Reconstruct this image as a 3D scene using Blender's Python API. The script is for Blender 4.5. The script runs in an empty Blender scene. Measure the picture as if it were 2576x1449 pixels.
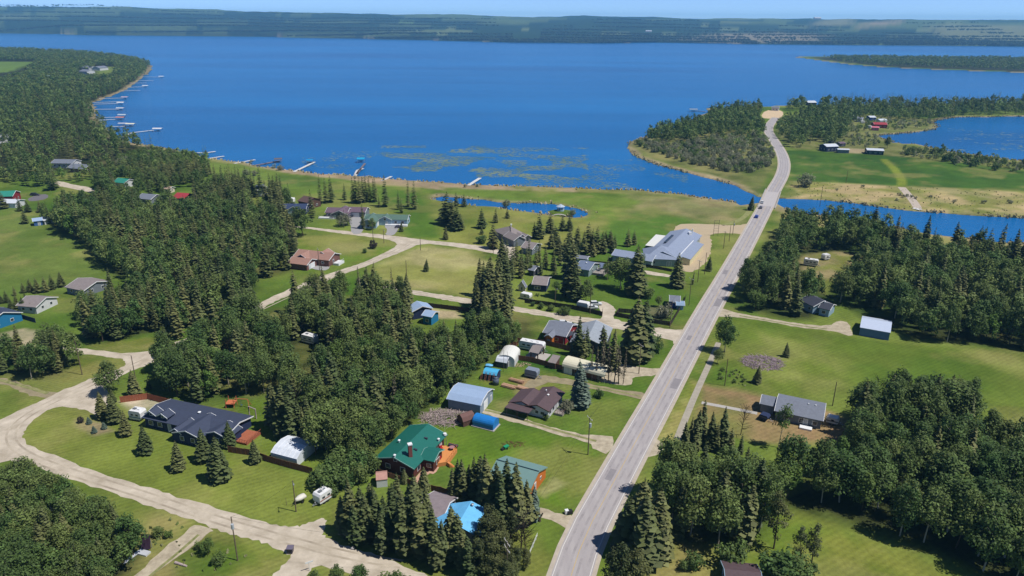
import bpy, math, random, numpy as np
from mathutils import Vector, Matrix
from mathutils.geometry import tessellate_polygon
S = bpy.context.scene; COL = S.collection
rnd = random.Random(7); NR = np.random.RandomState(11)
PI = math.pi; R = math.radians
# ---------------- camera ----------------
HC = 105.0; FPX = 1819.0; CX, CY = 1288.0, 724.5
PITCH = math.atan(674.5/1819.0); ROLL = R(.45)
cam = bpy.data.cameras.new('camera'); co = bpy.data.objects.new('camera', cam); COL.objects.link(co)
cam.sensor_width = 36; cam.lens = 36*FPX/2576; cam.clip_start = 1; cam.clip_end = 60000
co.location = (0, 0, HC)
co.matrix_world = Matrix.Translation((0, 0, HC)) @ Matrix.Rotation(PI/2-PITCH, 4, 'X') @ Matrix.Rotation(ROLL, 4, 'Z')
S.camera = co
# ---------------- world, sun, exposure ----------------
SUNEL = R(60); SD = Vector((.95, -.30)).normalized()          # towards the sun, on the ground plane
w = bpy.data.worlds.new("World"); S.world = w; w.use_nodes = True
nt = w.node_tree; sky = nt.nodes.new('ShaderNodeTexSky'); sky.sky_type = 'NISHITA'; sky.sun_disc = False
sky.sun_elevation = SUNEL; sky.sun_rotation = math.atan2(SD.x, SD.y); sky.altitude = 700
sky.air_density = .36; sky.dust_density = 0; sky.ozone_density = 6.0
bg = nt.nodes['Background']; bg.inputs[1].default_value = 0.15
nt.links.new(sky.outputs[0], bg.inputs[0])
sl = bpy.data.lights.new('sun', 'SUN'); so = bpy.data.objects.new('sun', sl); COL.objects.link(so)
sl.energy = 4.9; sl.angle = R(.5); sl.color = (1, .96, .9)
so.rotation_euler = Vector((-SD.x*math.cos(SUNEL), -SD.y*math.cos(SUNEL), -math.sin(SUNEL))).to_track_quat('-Z', 'Y').to_euler()
S.view_settings.view_transform = 'Standard'; S.view_settings.look = 'None'; S.view_settings.exposure = 0.0; S.view_settings.gamma = 1
S.render.engine = 'CYCLES'; S.cycles.volume_bounces = 1; S.cycles.max_bounces = 6
S.cycles.transparent_max_bounces = 8
# ---------------- survey: where a bearing meets the ground ----------------
_c, _s = math.cos(ROLL), math.sin(ROLL); CP, SP = math.cos(PITCH), math.sin(PITCH)
def G(x, y, z=0.0):
    u = (x-CX)/FPX; v = (y-CY)/FPX; u, v = u*_c+v*_s, -u*_s+v*_c
    d = SP+v*CP
    return ((HC-z)*u/d, (HC-z)*(CP-v*SP)/d)
def P(X, Y, Z):
    """back to picture units, used only to measure things"""
    dz = Z-HC; fw = Y*CP-dz*SP; up = Y*SP+dz*CP
    u = X/fw; v = -up/fw; u, v = u*_c-v*_s, u*_s+v*_c
    return CX+FPX*u, CY+FPX*v
def HT(x, yb, yt):
    """real height of an upright thing from its foot and top"""
    X, Y = G(x, yb); lo, hi = 0, 40
    for _ in range(30):
        m = (lo+hi)/2
        if P(X, Y, m)[1] > yt: lo = m
        else: hi = m
    return m
# ---------------- object helpers ----------------
BASE = {}
def tag(o, label=None, cat=None, group=None, kind=None):
    if label: o['label'] = label
    if cat: o['category'] = cat
    if group: o['group'] = group
    if kind: o['kind'] = kind
    return o
def thing(name, label, cat, loc=(0, 0, 0), group=None):
    o = bpy.data.objects.new(name, None); COL.objects.link(o)
    loc = tuple(loc) + (0,)*(3-len(loc)); o.location = loc; o.empty_display_size = .5
    BASE[o.name] = Vector(loc); return tag(o, label, cat, group)
class MB:
    def __init__(s): s.v = []; s.f = []
    def poly(s, pts):
        n = len(s.v); s.v += [tuple(p) for p in pts]; s.f.append(tuple(range(n, n+len(pts))))
    def raw(s, v, f):
        n = len(s.v); s.v += [tuple(p) for p in v]; s.f += [tuple(i+n for i in q) for q in f]
    def box(s, c, sx, sy, sz, rz=0, z0=None):
        """c = centre of the footprint, z0 = bottom"""
        ca, sa = math.cos(rz), math.sin(rz); z = c[2] if z0 is None else z0
        q = [(-sx/2, -sy/2), (sx/2, -sy/2), (sx/2, sy/2), (-sx/2, sy/2)]
        q = [(c[0]+a*ca-b*sa, c[1]+a*sa+b*ca) for a, b in q]
        s.raw([(a, b, z) for a, b in q]+[(a, b, z+sz) for a, b in q],
              [(3, 2, 1, 0), (4, 5, 6, 7), (0, 1, 5, 4), (1, 2, 6, 5), (2, 3, 7, 6), (3, 0, 4, 7)])
    def tube(s, p, q, r0, r1=None, n=6):
        p, q = Vector(p), Vector(q); r1 = r0 if r1 is None else r1
        d = (q-p).normalized(); a = d.orthogonal().normalized(); b = d.cross(a); vs = []
        for c, r in ((p, r0), (q, r1)):
            vs += [c+(a*math.cos(2*PI*i/n)+b*math.sin(2*PI*i/n))*r for i in range(n)]
        s.raw(vs, [(i, (i+1) % n, n+(i+1) % n, n+i) for i in range(n)]+[tuple(range(n-1, -1, -1)), tuple(range(n, 2*n))])
    def prism(s, pts, z0, z1):
        n = len(pts)
        s.raw([(x, y, z0) for x, y in pts]+[(x, y, z1) for x, y in pts],
              [(i, (i+1) % n, n+(i+1) % n, n+i) for i in range(n)]+[tuple(range(n-1, -1, -1)), tuple(range(n, 2*n))])
def obj(name, mb, m, parent=None, smooth=False, bevel=0):
    b = BASE[parent.name] if parent else Vector((0, 0, 0))
    me = bpy.data.meshes.new(name)
    me.from_pydata([(x-b.x, y-b.y, z-b.z) for x, y, z in mb.v], [], mb.f); me.materials.append(m)
    o = bpy.data.objects.new(name, me); COL.objects.link(o); BASE[o.name] = b
    if parent: o.parent = parent
    if smooth: me.shade_smooth()
    if bevel:
        md = o.modifiers.new('bevel', 'BEVEL'); md.width = bevel; md.segments = 2; md.limit_method = 'ANGLE'
    return o
def children(o): return [c for c in bpy.data.objects if c.parent == o]
def dup(tree, loc, rz=0, label=None, group=None, scale=None):
    """tree = (root, [(part, [subparts])])"""
    r = tree[0].copy(); COL.objects.link(r); r.location = loc; r.rotation_euler = (0, 0, rz)
    if scale: r.scale = scale
    if label: r['label'] = label
    if group: r['group'] = group
    for p, sub in tree[1]:
        c = p.copy(); COL.objects.link(c); c.parent = r
        for q in sub:
            d = q.copy(); COL.objects.link(d); d.parent = c
    return r
def treeof(root):
    return (root, [(p, children(p)) for p in children(root)])
# ---------------- materials ----------------
def lin(c): c /= 255; return c/12.92 if c <= .04045 else ((c+.055)/1.055)**2.4
def K(r, g, b, k=.75): return (lin(r)*k, lin(g)*k, lin(b)*k, 1)
MATS = {}
def mat(name, c, rough=.8, var=.15, scale=3.0, metal=0, spec=.3, bump=0, stretch=None, tint2=None):
    if name in MATS: return MATS[name]
    m = bpy.data.materials.new(name); m.use_nodes = True; n = m.node_tree.nodes; L = m.node_tree.links
    p = n['Principled BSDF']; p.inputs['Roughness'].default_value = rough; p.inputs['Metallic'].default_value = metal
    p.inputs['Specular IOR Level'].default_value = spec
    tc = n.new('ShaderNodeTexCoord'); nz = n.new('ShaderNodeTexNoise'); nz.inputs['Scale'].default_value = scale
    nz.inputs['Detail'].default_value = 5; nz.inputs['Roughness'].default_value = .65
    if stretch:
        mp = n.new('ShaderNodeMapping'); mp.inputs['Scale'].default_value = stretch
        L.new(tc.outputs['Object'], mp.inputs[0]); L.new(mp.outputs[0], nz.inputs[0])
    else: L.new(tc.outputs['Object'], nz.inputs[0])
    cr = n.new('ShaderNodeMix'); cr.data_type = 'RGBA'
    a = [min(1, x*(1-var)) for x in c[:3]]; b = [min(1, x*(1+var)) for x in (tint2 or c)[:3]]
    cr.inputs[6].default_value = (*a, 1); cr.inputs[7].default_value = (*b, 1)
    mr = n.new('ShaderNodeMapRange'); mr.inputs[1].default_value = .3; mr.inputs[2].default_value = .7
    L.new(nz.outputs[0], mr.inputs[0]); L.new(mr.outputs[0], cr.inputs[0]); L.new(cr.outputs[2], p.inputs['Base Color'])
    if bump:
        bm = n.new('ShaderNodeBump'); bm.inputs['Strength'].default_value = bump; L.new(nz.outputs[0], bm.inputs['Height'])
        bm.inputs['Distance'].default_value = .1; L.new(bm.outputs[0], p.inputs['Normal'])
    MATS[name] = m; return m
WHITE = mat('white_paint', (.72, .73, .74, 1), .5, .05); GLASS = mat('dark_glass', (.03, .04, .055, 1), .12, .2, spec=.6)
BLACK = mat('black_rubber', (.02, .02, .02, 1), .7); STEEL = mat('grey_steel', (.32, .33, .35, 1), .4, .1, metal=.4)
WOODP = mat('weathered_pole_wood', K(120, 105, 88), .9, .25, 4); ALU = mat('bright_aluminium', (.62, .64, .67, 1), .35, .06, metal=.3)
CONC = mat('concrete', K(190, 185, 178), .9, .12, 2)
# ---------------- noise and distance fields ----------------
def vnoise(x, y, seed=0):
    xi = np.floor(x).astype(np.int64); yi = np.floor(y).astype(np.int64); fx = x-xi; fy = y-yi
    fx = fx*fx*(3-2*fx); fy = fy*fy*(3-2*fy)
    def h(a, b):
        n = (a*374761393+b*668265263+seed*974634777) & 0xffffffff
        n = ((n ^ (n >> 13))*1274126177) & 0xffffffff
        return ((n ^ (n >> 16)) & 0xffff)/65535.0
    return (h(xi, yi)*(1-fx)+h(xi+1, yi)*fx)*(1-fy)+(h(xi, yi+1)*(1-fx)+h(xi+1, yi+1)*fx)*fy
def fbm(x, y, s, o=4, seed=0):
    t = 0; a = .5; n = 0
    for i in range(o):
        t = t+a*vnoise(x/s+i*17.3, y/s-i*9.1, seed+i); n += a; a *= .55; s /= 2.1
    return t/n
def sdf(X, Y, poly):
    """signed distance, positive outside"""
    p = np.array(poly); d = np.full(X.shape, 1e12); ins = np.zeros(X.shape, bool)
    for i in range(len(p)):
        a = p[i]; b = p[(i+1) % len(p)]; e = b-a; l2 = max(e@e, 1e-9)
        t = np.clip(((X-a[0])*e[0]+(Y-a[1])*e[1])/l2, 0, 1)
        d = np.minimum(d, (X-a[0]-t*e[0])**2+(Y-a[1]-t*e[1])**2)
        if a[1] != b[1]:
            c = ((a[1] > Y) != (b[1] > Y)) & (X < (b[0]-a[0])*(Y-a[1])/(b[1]-a[1])+a[0]); ins ^= c
    d = np.sqrt(d); return np.where(ins, -d, d)
def W(pts, z=0): return [G(x, y, z) for x, y in pts]
# ======================= TERRAIN =======================
LAKE = W([(-700,76),(0,82),(213,87),(430,89),(644,91.7),(844,95.7),(1044,100),(1288,107.5),(1521,109.5),(1641,106.7),(1932,111.7),(2232,114),(2400,115),(2576,118),(3300,127),
 (3300,236),(2900,247),(2576,255),(2400,262),(2300,265),(2100,262),(2000,262),(1900,268),(1780,272),(1776,284),(1758,290),(1770,300),(1740,312),(1700,322),(1660,338),(1620,345),(1590,352),(1578,363),(1581,377),(1601,393),(1638,407),(1688,423),(1755,440),(1821,457),(1873,476),(1902,492),(1922,496),(1959,498),(2002,499),(2064,501),(2140,509),(2198,517),(2247,523.6),(2302,530),(2369,535),(2480,542.5),(2576,547),(2900,562),(2900,650),(2569,610),(2524,608),(2435,598),(2347,587),(2258,572.5),(2147,556),(2073,541),(2033,537),(2006,533.6),(1990,529),(1957,511),(1915,508),(1864,513.6),(1850,507),(1795,500),(1717,488),(1621,479),(1510,473.6),(1399,469),(1288,467),(1181,462.5),(1059,454.7),(970,447),(859,439),(807,435.8),(740,427),(652,417),(596,407),(520,396.6),(467,381.6),(413,368),(345,361),(300,350),(262,318),(240,290),(235,258),(300,233),(333,213),(367,190),(383,175),(383,163),(340,150),(250,138),(150,131),(0,125),(-400,120),(-700,118)])
ISL = W([(1989,143),(2065,153),(2139,163),(2232,170),(2399,177),(2576,183),(3200,200),(3200,156),(2576,149),(2400,147),(2200,144),(2100,141),(2030,140)])
LAGOON = W([(2205,340),(2265,335),(2315,330),(2345,325),(2358,318),(2352,305),(2375,298),(2420,294),(2576,292),(3000,290),(3000,440),(2576,404),(2465,389),(2365,376),(2315,362),(2249,357)])
POND = W([(1083,498),(1114,492.5),(1179,499),(1214,500),(1250,507),(1288,508.7),(1344,509),(1388,511.4),(1421,516),(1455,523.6),(1477,531),(1479,538),(1466,543.6),(1444,545.5),(1405,542),(1377,537),(1332,531),(1288,527),(1248,518),(1192,516),(1103,502.5)])
PISLE = W([(1375,530),(1390,526),(1412,524),(1435,527),(1447,533),(1440,541),(1420,544),(1400,541),(1383,536)])
GRX = W([(1421,1620),(1421,1440),(1579,1147),(1675,976),(1781.8,778.7),(1833,692),(1929,515),(1945,480),(1966,446),(1973,421),(1972,402),(1965,382),(1953,362),(1938,340),(1932,328),(1935,315),(1945,303),(1958,294)])
NX, NY = 820, 860
iy = np.arange(NY)/(NY-1.0)
yy = 1/((1-iy)/88.0+iy/9800.0) ; yy = np.concatenate([[60, 75], yy, [10400, 11000]])
ux = np.linspace(-1.05, 1.05, NX)
gY = np.repeat(yy[:, None], NX, 1); gX = ux[None, :]*(gY*.95+45)
Xf, Yf = gX.ravel(), gY.ravel()
wob = np.clip(Yf/500, .3, 8)
Xw = Xf+(fbm(Xf, Yf, 14, 3, 3)-.5)*5*wob; Yw = Yf+(fbm(Xf, Yf, 14, 3, 9)-.5)*5*wob
sl = sdf(Xw, Yw, LAKE); isl = -sdf(Xw, Yw, ISL); sland = np.maximum(sl, isl)
sland = np.minimum(sland, sdf(Xw, Yw, LAGOON)); sp = sdf(Xf, Yf, POND); sland = np.minimum(sland, np.maximum(sp, -sdf(Xf, Yf, PISLE)))
Z = np.clip(sland*.3-.5, -3, 0)
far = np.clip((Yf-3800)/4200, 0, 1); az = Xf/Yf
prof = np.interp(az, [-.75, -.6, -.5, -.35, -.25, -.1, 0, .1, .25, .4, .55, .75], [172, 168, 172, 158, 136, 138, 128, 134, 118, 120, 126, 134])
hl = far*far*(3-2*far)*(prof+(fbm(Xf, Yf, 900, 5, 21)-.5)*62*np.clip(far*1.3, 0, 1))+np.clip((Yf-3700)/800, 0, 1)*(fbm(Xf, Yf, 900, 3, 5))*22
hl = np.where(Yf > 8600, hl-(Yf-8600)*.03, hl)
Z = np.where((Yf > 3500) & (sland > 0), np.maximum(Z, 0)+hl*np.clip(sland/300, 0, 1), Z)
# colour of what grows there
C = np.zeros((len(Xf), 3)); n1 = fbm(Xf, Yf, 45, 4, 1); n2 = fbm(Xf, Yf, 9, 3, 2); n3 = fbm(Xf, Yf, 160, 3, 4)
def c3(*a): return np.array(K(*a)[:3])
C[:] = c3(104, 128, 52); C += ((n1-.5)[:, None]*1.6)*c3(150, 140, 80)*.5
def paint(poly, col, soft=1.5, edge=2.0, k=1.0, world=False, col2=None, s2=12):
    p = poly if world else W(poly); q = np.array(p); m = edge+soft+4
    sel = np.where((Xf > q[:, 0].min()-m) & (Xf < q[:, 0].max()+m) & (Yf > q[:, 1].min()-m) & (Yf < q[:, 1].max()+m))[0]
    if not len(sel): return
    x, y = Xf[sel], Yf[sel]; d = sdf(x, y, p)+(n2[sel]-.5)*2*edge
    a = np.clip(.5-d/(2*soft), 0, 1)*k; cc = np.tile(c3(*col), (len(sel), 1))
    if col2 is not None:
        t = np.clip((fbm(x, y, s2, 4, 31)-.38)*4, 0, 1)[:, None]; cc = cc*(1-t)+c3(*col2)*t
    C[sel] = C[sel]*(1-a[:, None])+cc*a[:, None]
def line(pts, wd):
    p = np.array(W(pts)); d = np.gradient(p, axis=0); d /= np.linalg.norm(d, axis=1)[:, None]; n = np.stack([-d[:, 1], d[:, 0]], 1)
    return list(map(tuple, p+n*wd/2))+list(map(tuple, (p-n*wd/2)[::-1]))
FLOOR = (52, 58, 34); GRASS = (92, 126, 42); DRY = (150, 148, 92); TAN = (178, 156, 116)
# far land: woods and fields
fm = (Yf > 3300) & (sland > 0); t = fbm(Xf*.8, Yf*.7, 620, 4, 41); t2 = fbm(Xf*.6, Yf*.5, 480, 4, 47)
fc = np.where((t > .44)[:, None], c3(50, 74, 42), c3(92, 114, 66))*(1+.5*(fbm(Xf, Yf*.6, 130, 3, 52)-.5))[:, None]; fc = np.where(((t2 > .70) & (Yf > 4300))[:, None], c3(112, 130, 80), fc); fc = np.where(((t2 < .26) & (Yf > 5200))[:, None], c3(104, 134, 70), fc)
C[fm] = fc[fm]
paint([(1750,99),(1960,97),(2080,101),(2060,108),(1860,109),(1720,105)], (140,132,104), 60, 90)
paint([(2060,84),(2140,84),(2140,90),(2030,92)], (130,134,96), 60, 60)
paint([(2330,92),(2480,94),(2700,95),(2700,108),(2450,108),(2350,102)], (128,134,88), 60, 60)
paint([(2180,88),(2260,88),(2240,93),(2160,93)], (160,146,110), 60, 60)
# upper left peninsula and island
paint(LAKE, TAN, 5, 3, .0, True)
UL = [(-600,121),(0,126),(150,132),(250,139),(340,151),(378,165),(360,190),(328,213),(292,235),(230,258),(235,290),(258,318),(296,352),(345,366),(410,378),(380,410),(240,425),(0,440),(-600,470)]
paint(UL, FLOOR, 8, 8)
paint([(-300,153),(90,156),(70,164),(30,180),(-60,190),(-300,190)], (104,134,58), 8, 8)
paint([(245,168),(292,168),(290,180),(262,190),(240,186)], (120,142,62), 8, 4)
paint([(2040,143),(2576,149),(3100,155),(3100,195),(2576,181),(2232,168),(2065,150)], (64,72,44), 10, 6)
# near-shore reed beds and beach
shore = np.where((Yf < 1400) & (sland > -1))[0]
a = np.clip(1-(sland[shore]-1-8*fbm(Xf[shore], Yf[shore], 30, 3, 77))/4, 0, 1)*.8
tt = np.clip((n2[shore]-.35)*3, 0, 1)[:, None]; C[shore] = C[shore]*(1-a[:, None])+(c3(176,158,124)*(1-tt)+c3(150,132,108)*tt)*a[:, None]
s3 = np.where((Yf >= 1400) & (Yf < 3300) & (sland > -1))[0]; a = np.clip(1-(sland[s3]-12)/10, 0, 1)*.8; C[s3] = C[s3]*(1-a[:, None])+c3(150,136,112)*a[:, None]
s3 = np.where((Yf >= 3300) & (sland > -1))[0]; a = np.clip(1-(sland[s3]-14)/10, 0, 1)*.7; C[s3] = C[s3]*(1-a[:, None])+c3(140,132,118)*a[:, None]
paint([(660,418),(740,429),(860,441),(970,449),(1059,457),(1181,464),(1288,469),(1288,478),(1180,478),(1130,481),(1060,472),(960,466),(860,450),(740,438),(660,424)], (184,158,134), 2, 3, .9, col2=(160,140,112))
paint([(1288,469),(1500,475),(1700,487),(1720,494),(1500,485),(1288,478)], (184,162,130), 2, 4, .8, col2=(140,138,80))
paint([(410,372),(470,386),(530,399),(600,411),(560,412),(500,405),(440,392)], (186,164,124), 2, 4, .9, col2=(150,150,90))
paint([(1560,478),(1700,490),(1850,512),(1880,530),(1860,560),(1700,560),(1560,540),(1545,510),(1580,490)], (112,128,66), 6, 5, .8, col2=(160,146,104), s2=26)
paint([(1590,490),(1760,505),(1850,525),(1800,545),(1650,535),(1590,515)], (150,140,100), 6, 8, .45)
paint([(1530,545),(1640,520),(1760,560),(1700,590),(1640,640),(1560,640),(1500,600)], (86,124,44), 5, 3, .9)
paint([(1110,470),(1300,482),(1500,488),(1620,505),(1560,545),(1510,580),(1400,590),(1480,545),(1480,530),(1420,513),(1250,503),(1120,489)], (110,138,54), 3, 3, .9)
paint([(1060,480),(1090,500),(1250,520),(1380,542),(1470,548),(1520,560),(1480,600),(1400,620),(1250,640),(1100,600),(1040,540)], (140,142,72), 3, 3, .9, col2=(122,136,60), s2=20)
paint([(900,470),(1060,482),(1085,530),(1110,600),(1020,600),(1000,560),(960,520),(900,500)], (82,120,40), 4, 3, .9)
paint([(640,440),(860,452),(1000,470),(960,510),(860,530),(700,520),(620,480)], (104,132,52), 4, 3, .9)
paint([(700,440),(800,447),(820,460),(760,470),(690,455)], (74,104,44), 4, 3, .7)
paint([(510,400),(700,430),(660,460),(560,450),(500,425)], (112,136,60), 4, 3, .9)
paint(W([(1375,528),(1412,523),(1447,531),(1440,543),(1405,544),(1380,538)]), (96,124,44), 1, .5, 1, True)
# right bank
paint([(1583,366),(1640,395),(1690,412),(1760,432),(1830,450),(1905,485),(1930,470),(1950,430),(1930,340),(1850,320),(1700,330),(1600,352)], (104,112,62), 4, 4, .9, col2=(140,134,84), s2=16)
paint([(1790,440),(1860,462),(1905,488),(1890,490),(1830,462),(1700,428),(1640,410),(1700,420)], (184,164,128), 2, 2, .7, col2=(158,140,110))
paint([(1940,430),(1955,420),(1930,480),(1908,490)], (96,124,46), 2, 2, .8)
paint([(1945,290),(2200,290),(2360,300),(2340,325),(2260,332),(2200,340),(2250,360),(2380,382),(2576,410),(2576,440),(2400,410),(2150,385),(1990,372),(1960,350)], (108,120,60), 5, 5, .9, col2=(136,134,84))
paint([(1975,378),(2072,381),(2165,387),(2299,397),(2432,410),(2576,430),(3000,490),(3000,530),(2576,481),(2413,472),(2258,467),(2146,461),(2024,456),(1988,450),(1990,420)], (62,100,36), 2.5, 2, 1, col2=(78,114,40), s2=30)
paint([(1990,385),(2030,392),(2060,440),(2040,452),(1998,445)], (92,122,48), 3, 3, .5)
paint([(1985,456),(2024,457),(2146,462),(2258,468),(2413,473),(2576,483),(3000,530),(3000,562),(2576,546),(2480,541),(2369,534),(2302,529),(2247,522),(2198,516),(2140,508),(2064,500),(1975,497)], (188,168,122), 3, 2.5, 1, col2=(142,142,76), s2=14)
paint([(1965,480),(1990,470),(2020,490),(1990,497),(1962,496)], (104,128,52), 2, 2, .8)
paint(line([(2222,400),(2245,420),(2262,440),(2269,458),(2268,470)], 6), (128,146,52), 1, .5, 1, True)
paint([(2085,372),(2180,375),(2190,384),(2150,386),(2110,384)], (182,164,130), 3, 3, .9)
paint([(1960,530),(2073,545),(2258,576),(2435,602),(2576,614),(3000,660),(3000,700),(2576,640),(2400,620),(2150,580),(1960,560)], (150,146,84), 3, 3, .8, col2=(176,160,110))
# right-hand meadow and lots
paint([(1808,790),(1917,802),(2095,836),(2300,865),(2576,895),(3000,960),(3000,1200),(2576,1120),(2400,1020),(2150,990),(1990,1000),(1770,965),(1745,960)], (104,124,50), 3, 3, 1, col2=(96,120,44), s2=30)
paint([(1880,830),(2060,850),(2120,920),(2060,1000),(1960,985),(1890,960),(1860,900)], (150,152,88), 8, 8, .55, col2=(120,142,56), s2=14)
paint([(2400,870),(2576,895),(2900,950),(2900,990),(2500,925)], (140,148,80), 5, 5, .7)
paint([(1780,925),(1860,930),(1900,975),(1850,976),(1765,960)], (84,116,40), 3, 4, .8)
paint([(1762,967),(1850,978),(1950,1000),(2080,1030),(2170,1070),(2180,1110),(2040,1120),(1900,1110),(1790,1080),(1740,1060)], (158,132,96), 2, 2, 1, col2=(142,126,84), s2=10)
paint([(1760,1030),(1850,1045),(1880,1100),(1760,1100),(1735,1070)], (142,134,78), 2, 2, .6)
paint([(1745,960),(1762,975),(1700,1110),(1655,1125),(1650,1100)], (138,144,66), 2, 2, .9, col2=(158,150,90), s2=6)
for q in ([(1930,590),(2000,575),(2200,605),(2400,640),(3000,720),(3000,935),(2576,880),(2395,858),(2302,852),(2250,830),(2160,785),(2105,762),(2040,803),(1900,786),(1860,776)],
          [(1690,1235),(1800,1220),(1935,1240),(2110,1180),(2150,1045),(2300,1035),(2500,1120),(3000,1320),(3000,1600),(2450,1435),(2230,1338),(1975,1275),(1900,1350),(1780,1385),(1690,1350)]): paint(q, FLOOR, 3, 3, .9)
paint([(2010,640),(2100,632),(2170,642),(2180,662),(2110,700),(2075,740),(2060,700),(2010,680)], (128,134,66), 2, 3, .9, col2=(160,146,104), s2=8)
paint([(1640,1390),(1900,1380),(1975,1290),(2100,1335),(2350,1430),(2700,1560),(2300,1700),(1500,1700),(1480,1449),(1560,1340)], (104,128,46), 3, 3, .95, col2=(132,140,62), s2=18)
paint([(1660,1390),(1760,1385),(1830,1400),(1800,1470),(1600,1470)], (160,138,94), 4, 5, .6)
# village lawns
paint([(0,520),(90,530),(100,575),(125,582),(190,607),(222,625),(251,665),(280,690),(250,720),(160,735),(60,745),(-300,760),(-300,520)], (104,130,56), 4, 3, 1, col2=(112,134,62), s2=40)
paint([(735,600),(860,590),(940,600),(1000,612),(960,645),(900,665),(820,680),(740,690)], (126,138,62), 3, 3, .9, col2=(104,132,48))
paint([(840,608),(930,612),(930,630),(860,640),(820,625)], (158,152,100), 3, 3, .6)
paint([(930,680),(1000,640),(1070,618),(1180,632),(1230,660),(1200,745),(1080,728),(960,718)], (140,144,76), 3, 3, 1, col2=(164,158,106), s2=20)
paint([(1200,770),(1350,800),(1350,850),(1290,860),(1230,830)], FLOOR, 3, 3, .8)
paint([(1280,900),(1370,870),(1420,900),(1400,940),(1300,915)], (60,98,34), 1.5, 1, 1)
paint([(1100,1000),(1200,960),(1300,930),(1400,960),(1300,1030),(1250,1040),(1130,1030)], (118,130,54), 2, 3, .8, col2=(100,128,44))
paint([(1050,1060),(1180,1040),(1260,1075),(1480,1120),(1515,1140),(1420,1285),(1360,1270),(1240,1220),(1140,1210),(1120,1130)], (96,128,40), 2, 2, 1, col2=(108,134,48), s2=25)
paint([(1330,1040),(1420,1030),(1500,1000),(1600,1005),(1540,1095),(1430,1080),(1330,1060)], (98,126,48), 2, 2, 1, col2=(116,134,60), s2=14)
paint([(1240,1010),(1300,1000),(1300,1040),(1240,1030)], (158,150,98), 2, 2, .7)
paint([(1085,1175),(1150,1170),(1150,1230),(1075,1225)], (92,120,46), 2, 1, 1)
paint([(60,1094),(66,1075),(99,1042),(131,1027),(197,1027),(260,1050),(330,1080),(480,1120),(620,1160),(780,1195),(880,1250),(840,1310),(739,1325),(646,1309),(559,1282),(460,1255),(296,1206),(164,1157),(85,1127)], (118,136,56), 1.5, 1, 1, col2=(128,144,64), s2=30)
paint([(620,1140),(700,1100),(800,1120),(790,1190),(700,1170)], (112,134,48), 2, 2, .8)
paint([(190,1055),(260,1062),(290,1085),(240,1095),(195,1075)], (158,142,112), 1, 1, .9)
paint([(495,1020),(600,1035),(615,1060),(560,1060),(480,1035)], (150,118,92), 1, 1, 1, col2=(130,100,76), s2=3)
paint([(300,1010),(370,995),(440,1015),(400,1030),(330,1030)], (198,184,158), 1.5, 1, 1)
paint([(640,952),(682,950),(692,1010),(725,1060),(690,1095),(600,1080),(590,1030),(640,1000)], (108,132,46), 2, 2, 1)
paint([(815,1345),(880,1375),(1000,1412),(1100,1449),(1300,1520),(1420,1420),(1440,1300),(1300,1250),(1100,1330),(900,1320)], (100,124,48), 2, 2, 1, col2=(122,132,62), s2=14)
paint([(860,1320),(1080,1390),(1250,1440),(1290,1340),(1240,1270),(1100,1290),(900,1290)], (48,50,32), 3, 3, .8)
paint([(360,1285),(520,1320),(700,1390),(740,1400),(680,1449),(640,1560),(200,1600),(330,1400)], (118,130,58), 2, 3, .9, col2=(148,138,86), s2=14)
paint([(490,1370),(560,1350),(640,1400),(560,1440),(480,1430),(440,1400)], (88,118,40), 2, 3, .8)
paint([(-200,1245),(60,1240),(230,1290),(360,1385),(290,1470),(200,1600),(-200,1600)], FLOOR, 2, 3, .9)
# woods floors
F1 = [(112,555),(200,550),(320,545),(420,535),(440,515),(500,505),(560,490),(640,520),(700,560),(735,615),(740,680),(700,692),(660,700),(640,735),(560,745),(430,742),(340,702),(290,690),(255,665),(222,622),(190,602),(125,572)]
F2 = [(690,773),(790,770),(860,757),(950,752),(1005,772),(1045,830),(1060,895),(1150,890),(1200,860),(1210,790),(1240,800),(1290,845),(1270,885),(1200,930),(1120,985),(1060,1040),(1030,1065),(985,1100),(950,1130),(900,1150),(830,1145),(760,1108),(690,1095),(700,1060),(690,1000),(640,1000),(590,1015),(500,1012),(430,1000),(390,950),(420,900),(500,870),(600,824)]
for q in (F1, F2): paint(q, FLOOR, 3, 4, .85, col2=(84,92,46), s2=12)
paint([(200,800),(430,790),(420,838),(330,850),(270,865),(225,850)], FLOOR, 2, 3, .8)
paint([(220,866),(330,855),(430,842),(450,860),(370,878),(270,880),(215,876)], (138,134,72), 2, 2, .9, col2=(110,128,50), s2=12)
paint([(-50,905),(110,870),(205,905),(150,945),(60,955),(-50,930)], FLOOR, 2, 3, .8)
paint([(205,893),(266,897),(307,905),(318,918),(240,945),(160,960),(150,945)], (128,130,62), 2, 2, .9, col2=(98,124,44), s2=9)
paint([(58,828),(92,835),(92,875),(60,880),(0,860),(0,840)], (196,178,150), 1.5, 1.5, 1)
paint([(1065,775),(1150,782),(1160,800),(1080,800)], (186,170,134), 1.5, 1, 1)
paint([(1310,950),(1345,945),(1372,958),(1340,985),(1300,990),(1290,970)], (168,142,108), 1.5, 1.5, .9)
paint([(1620,770),(1665,770),(1680,800),(1640,815),(1600,795)], (128,118,96), 1.5, 1.5, .8, col2=(90,96,60))
paint([(1395,1200),(1430,1215),(1370,1250),(1350,1235)], (184,176,130), 1, 2, .5)
fine = (fbm(Xf, Yf, 3.5, 3, 66)-.5)*.36*np.clip(600/np.maximum(Yf, 600), 0, 1)+(n3-.5)*.28
C = np.clip(C*(1+fine[:, None]), .003, 1)
dry = np.clip((fbm(Xf, Yf, 22, 4, 90)-.56)*7, 0, 1)*np.clip((Yf < 620)*1.0, 0, 1)*(sland > 3)*.42; C = C*(1-dry[:, None])+c3(158, 150, 92)*dry[:, None]
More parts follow.
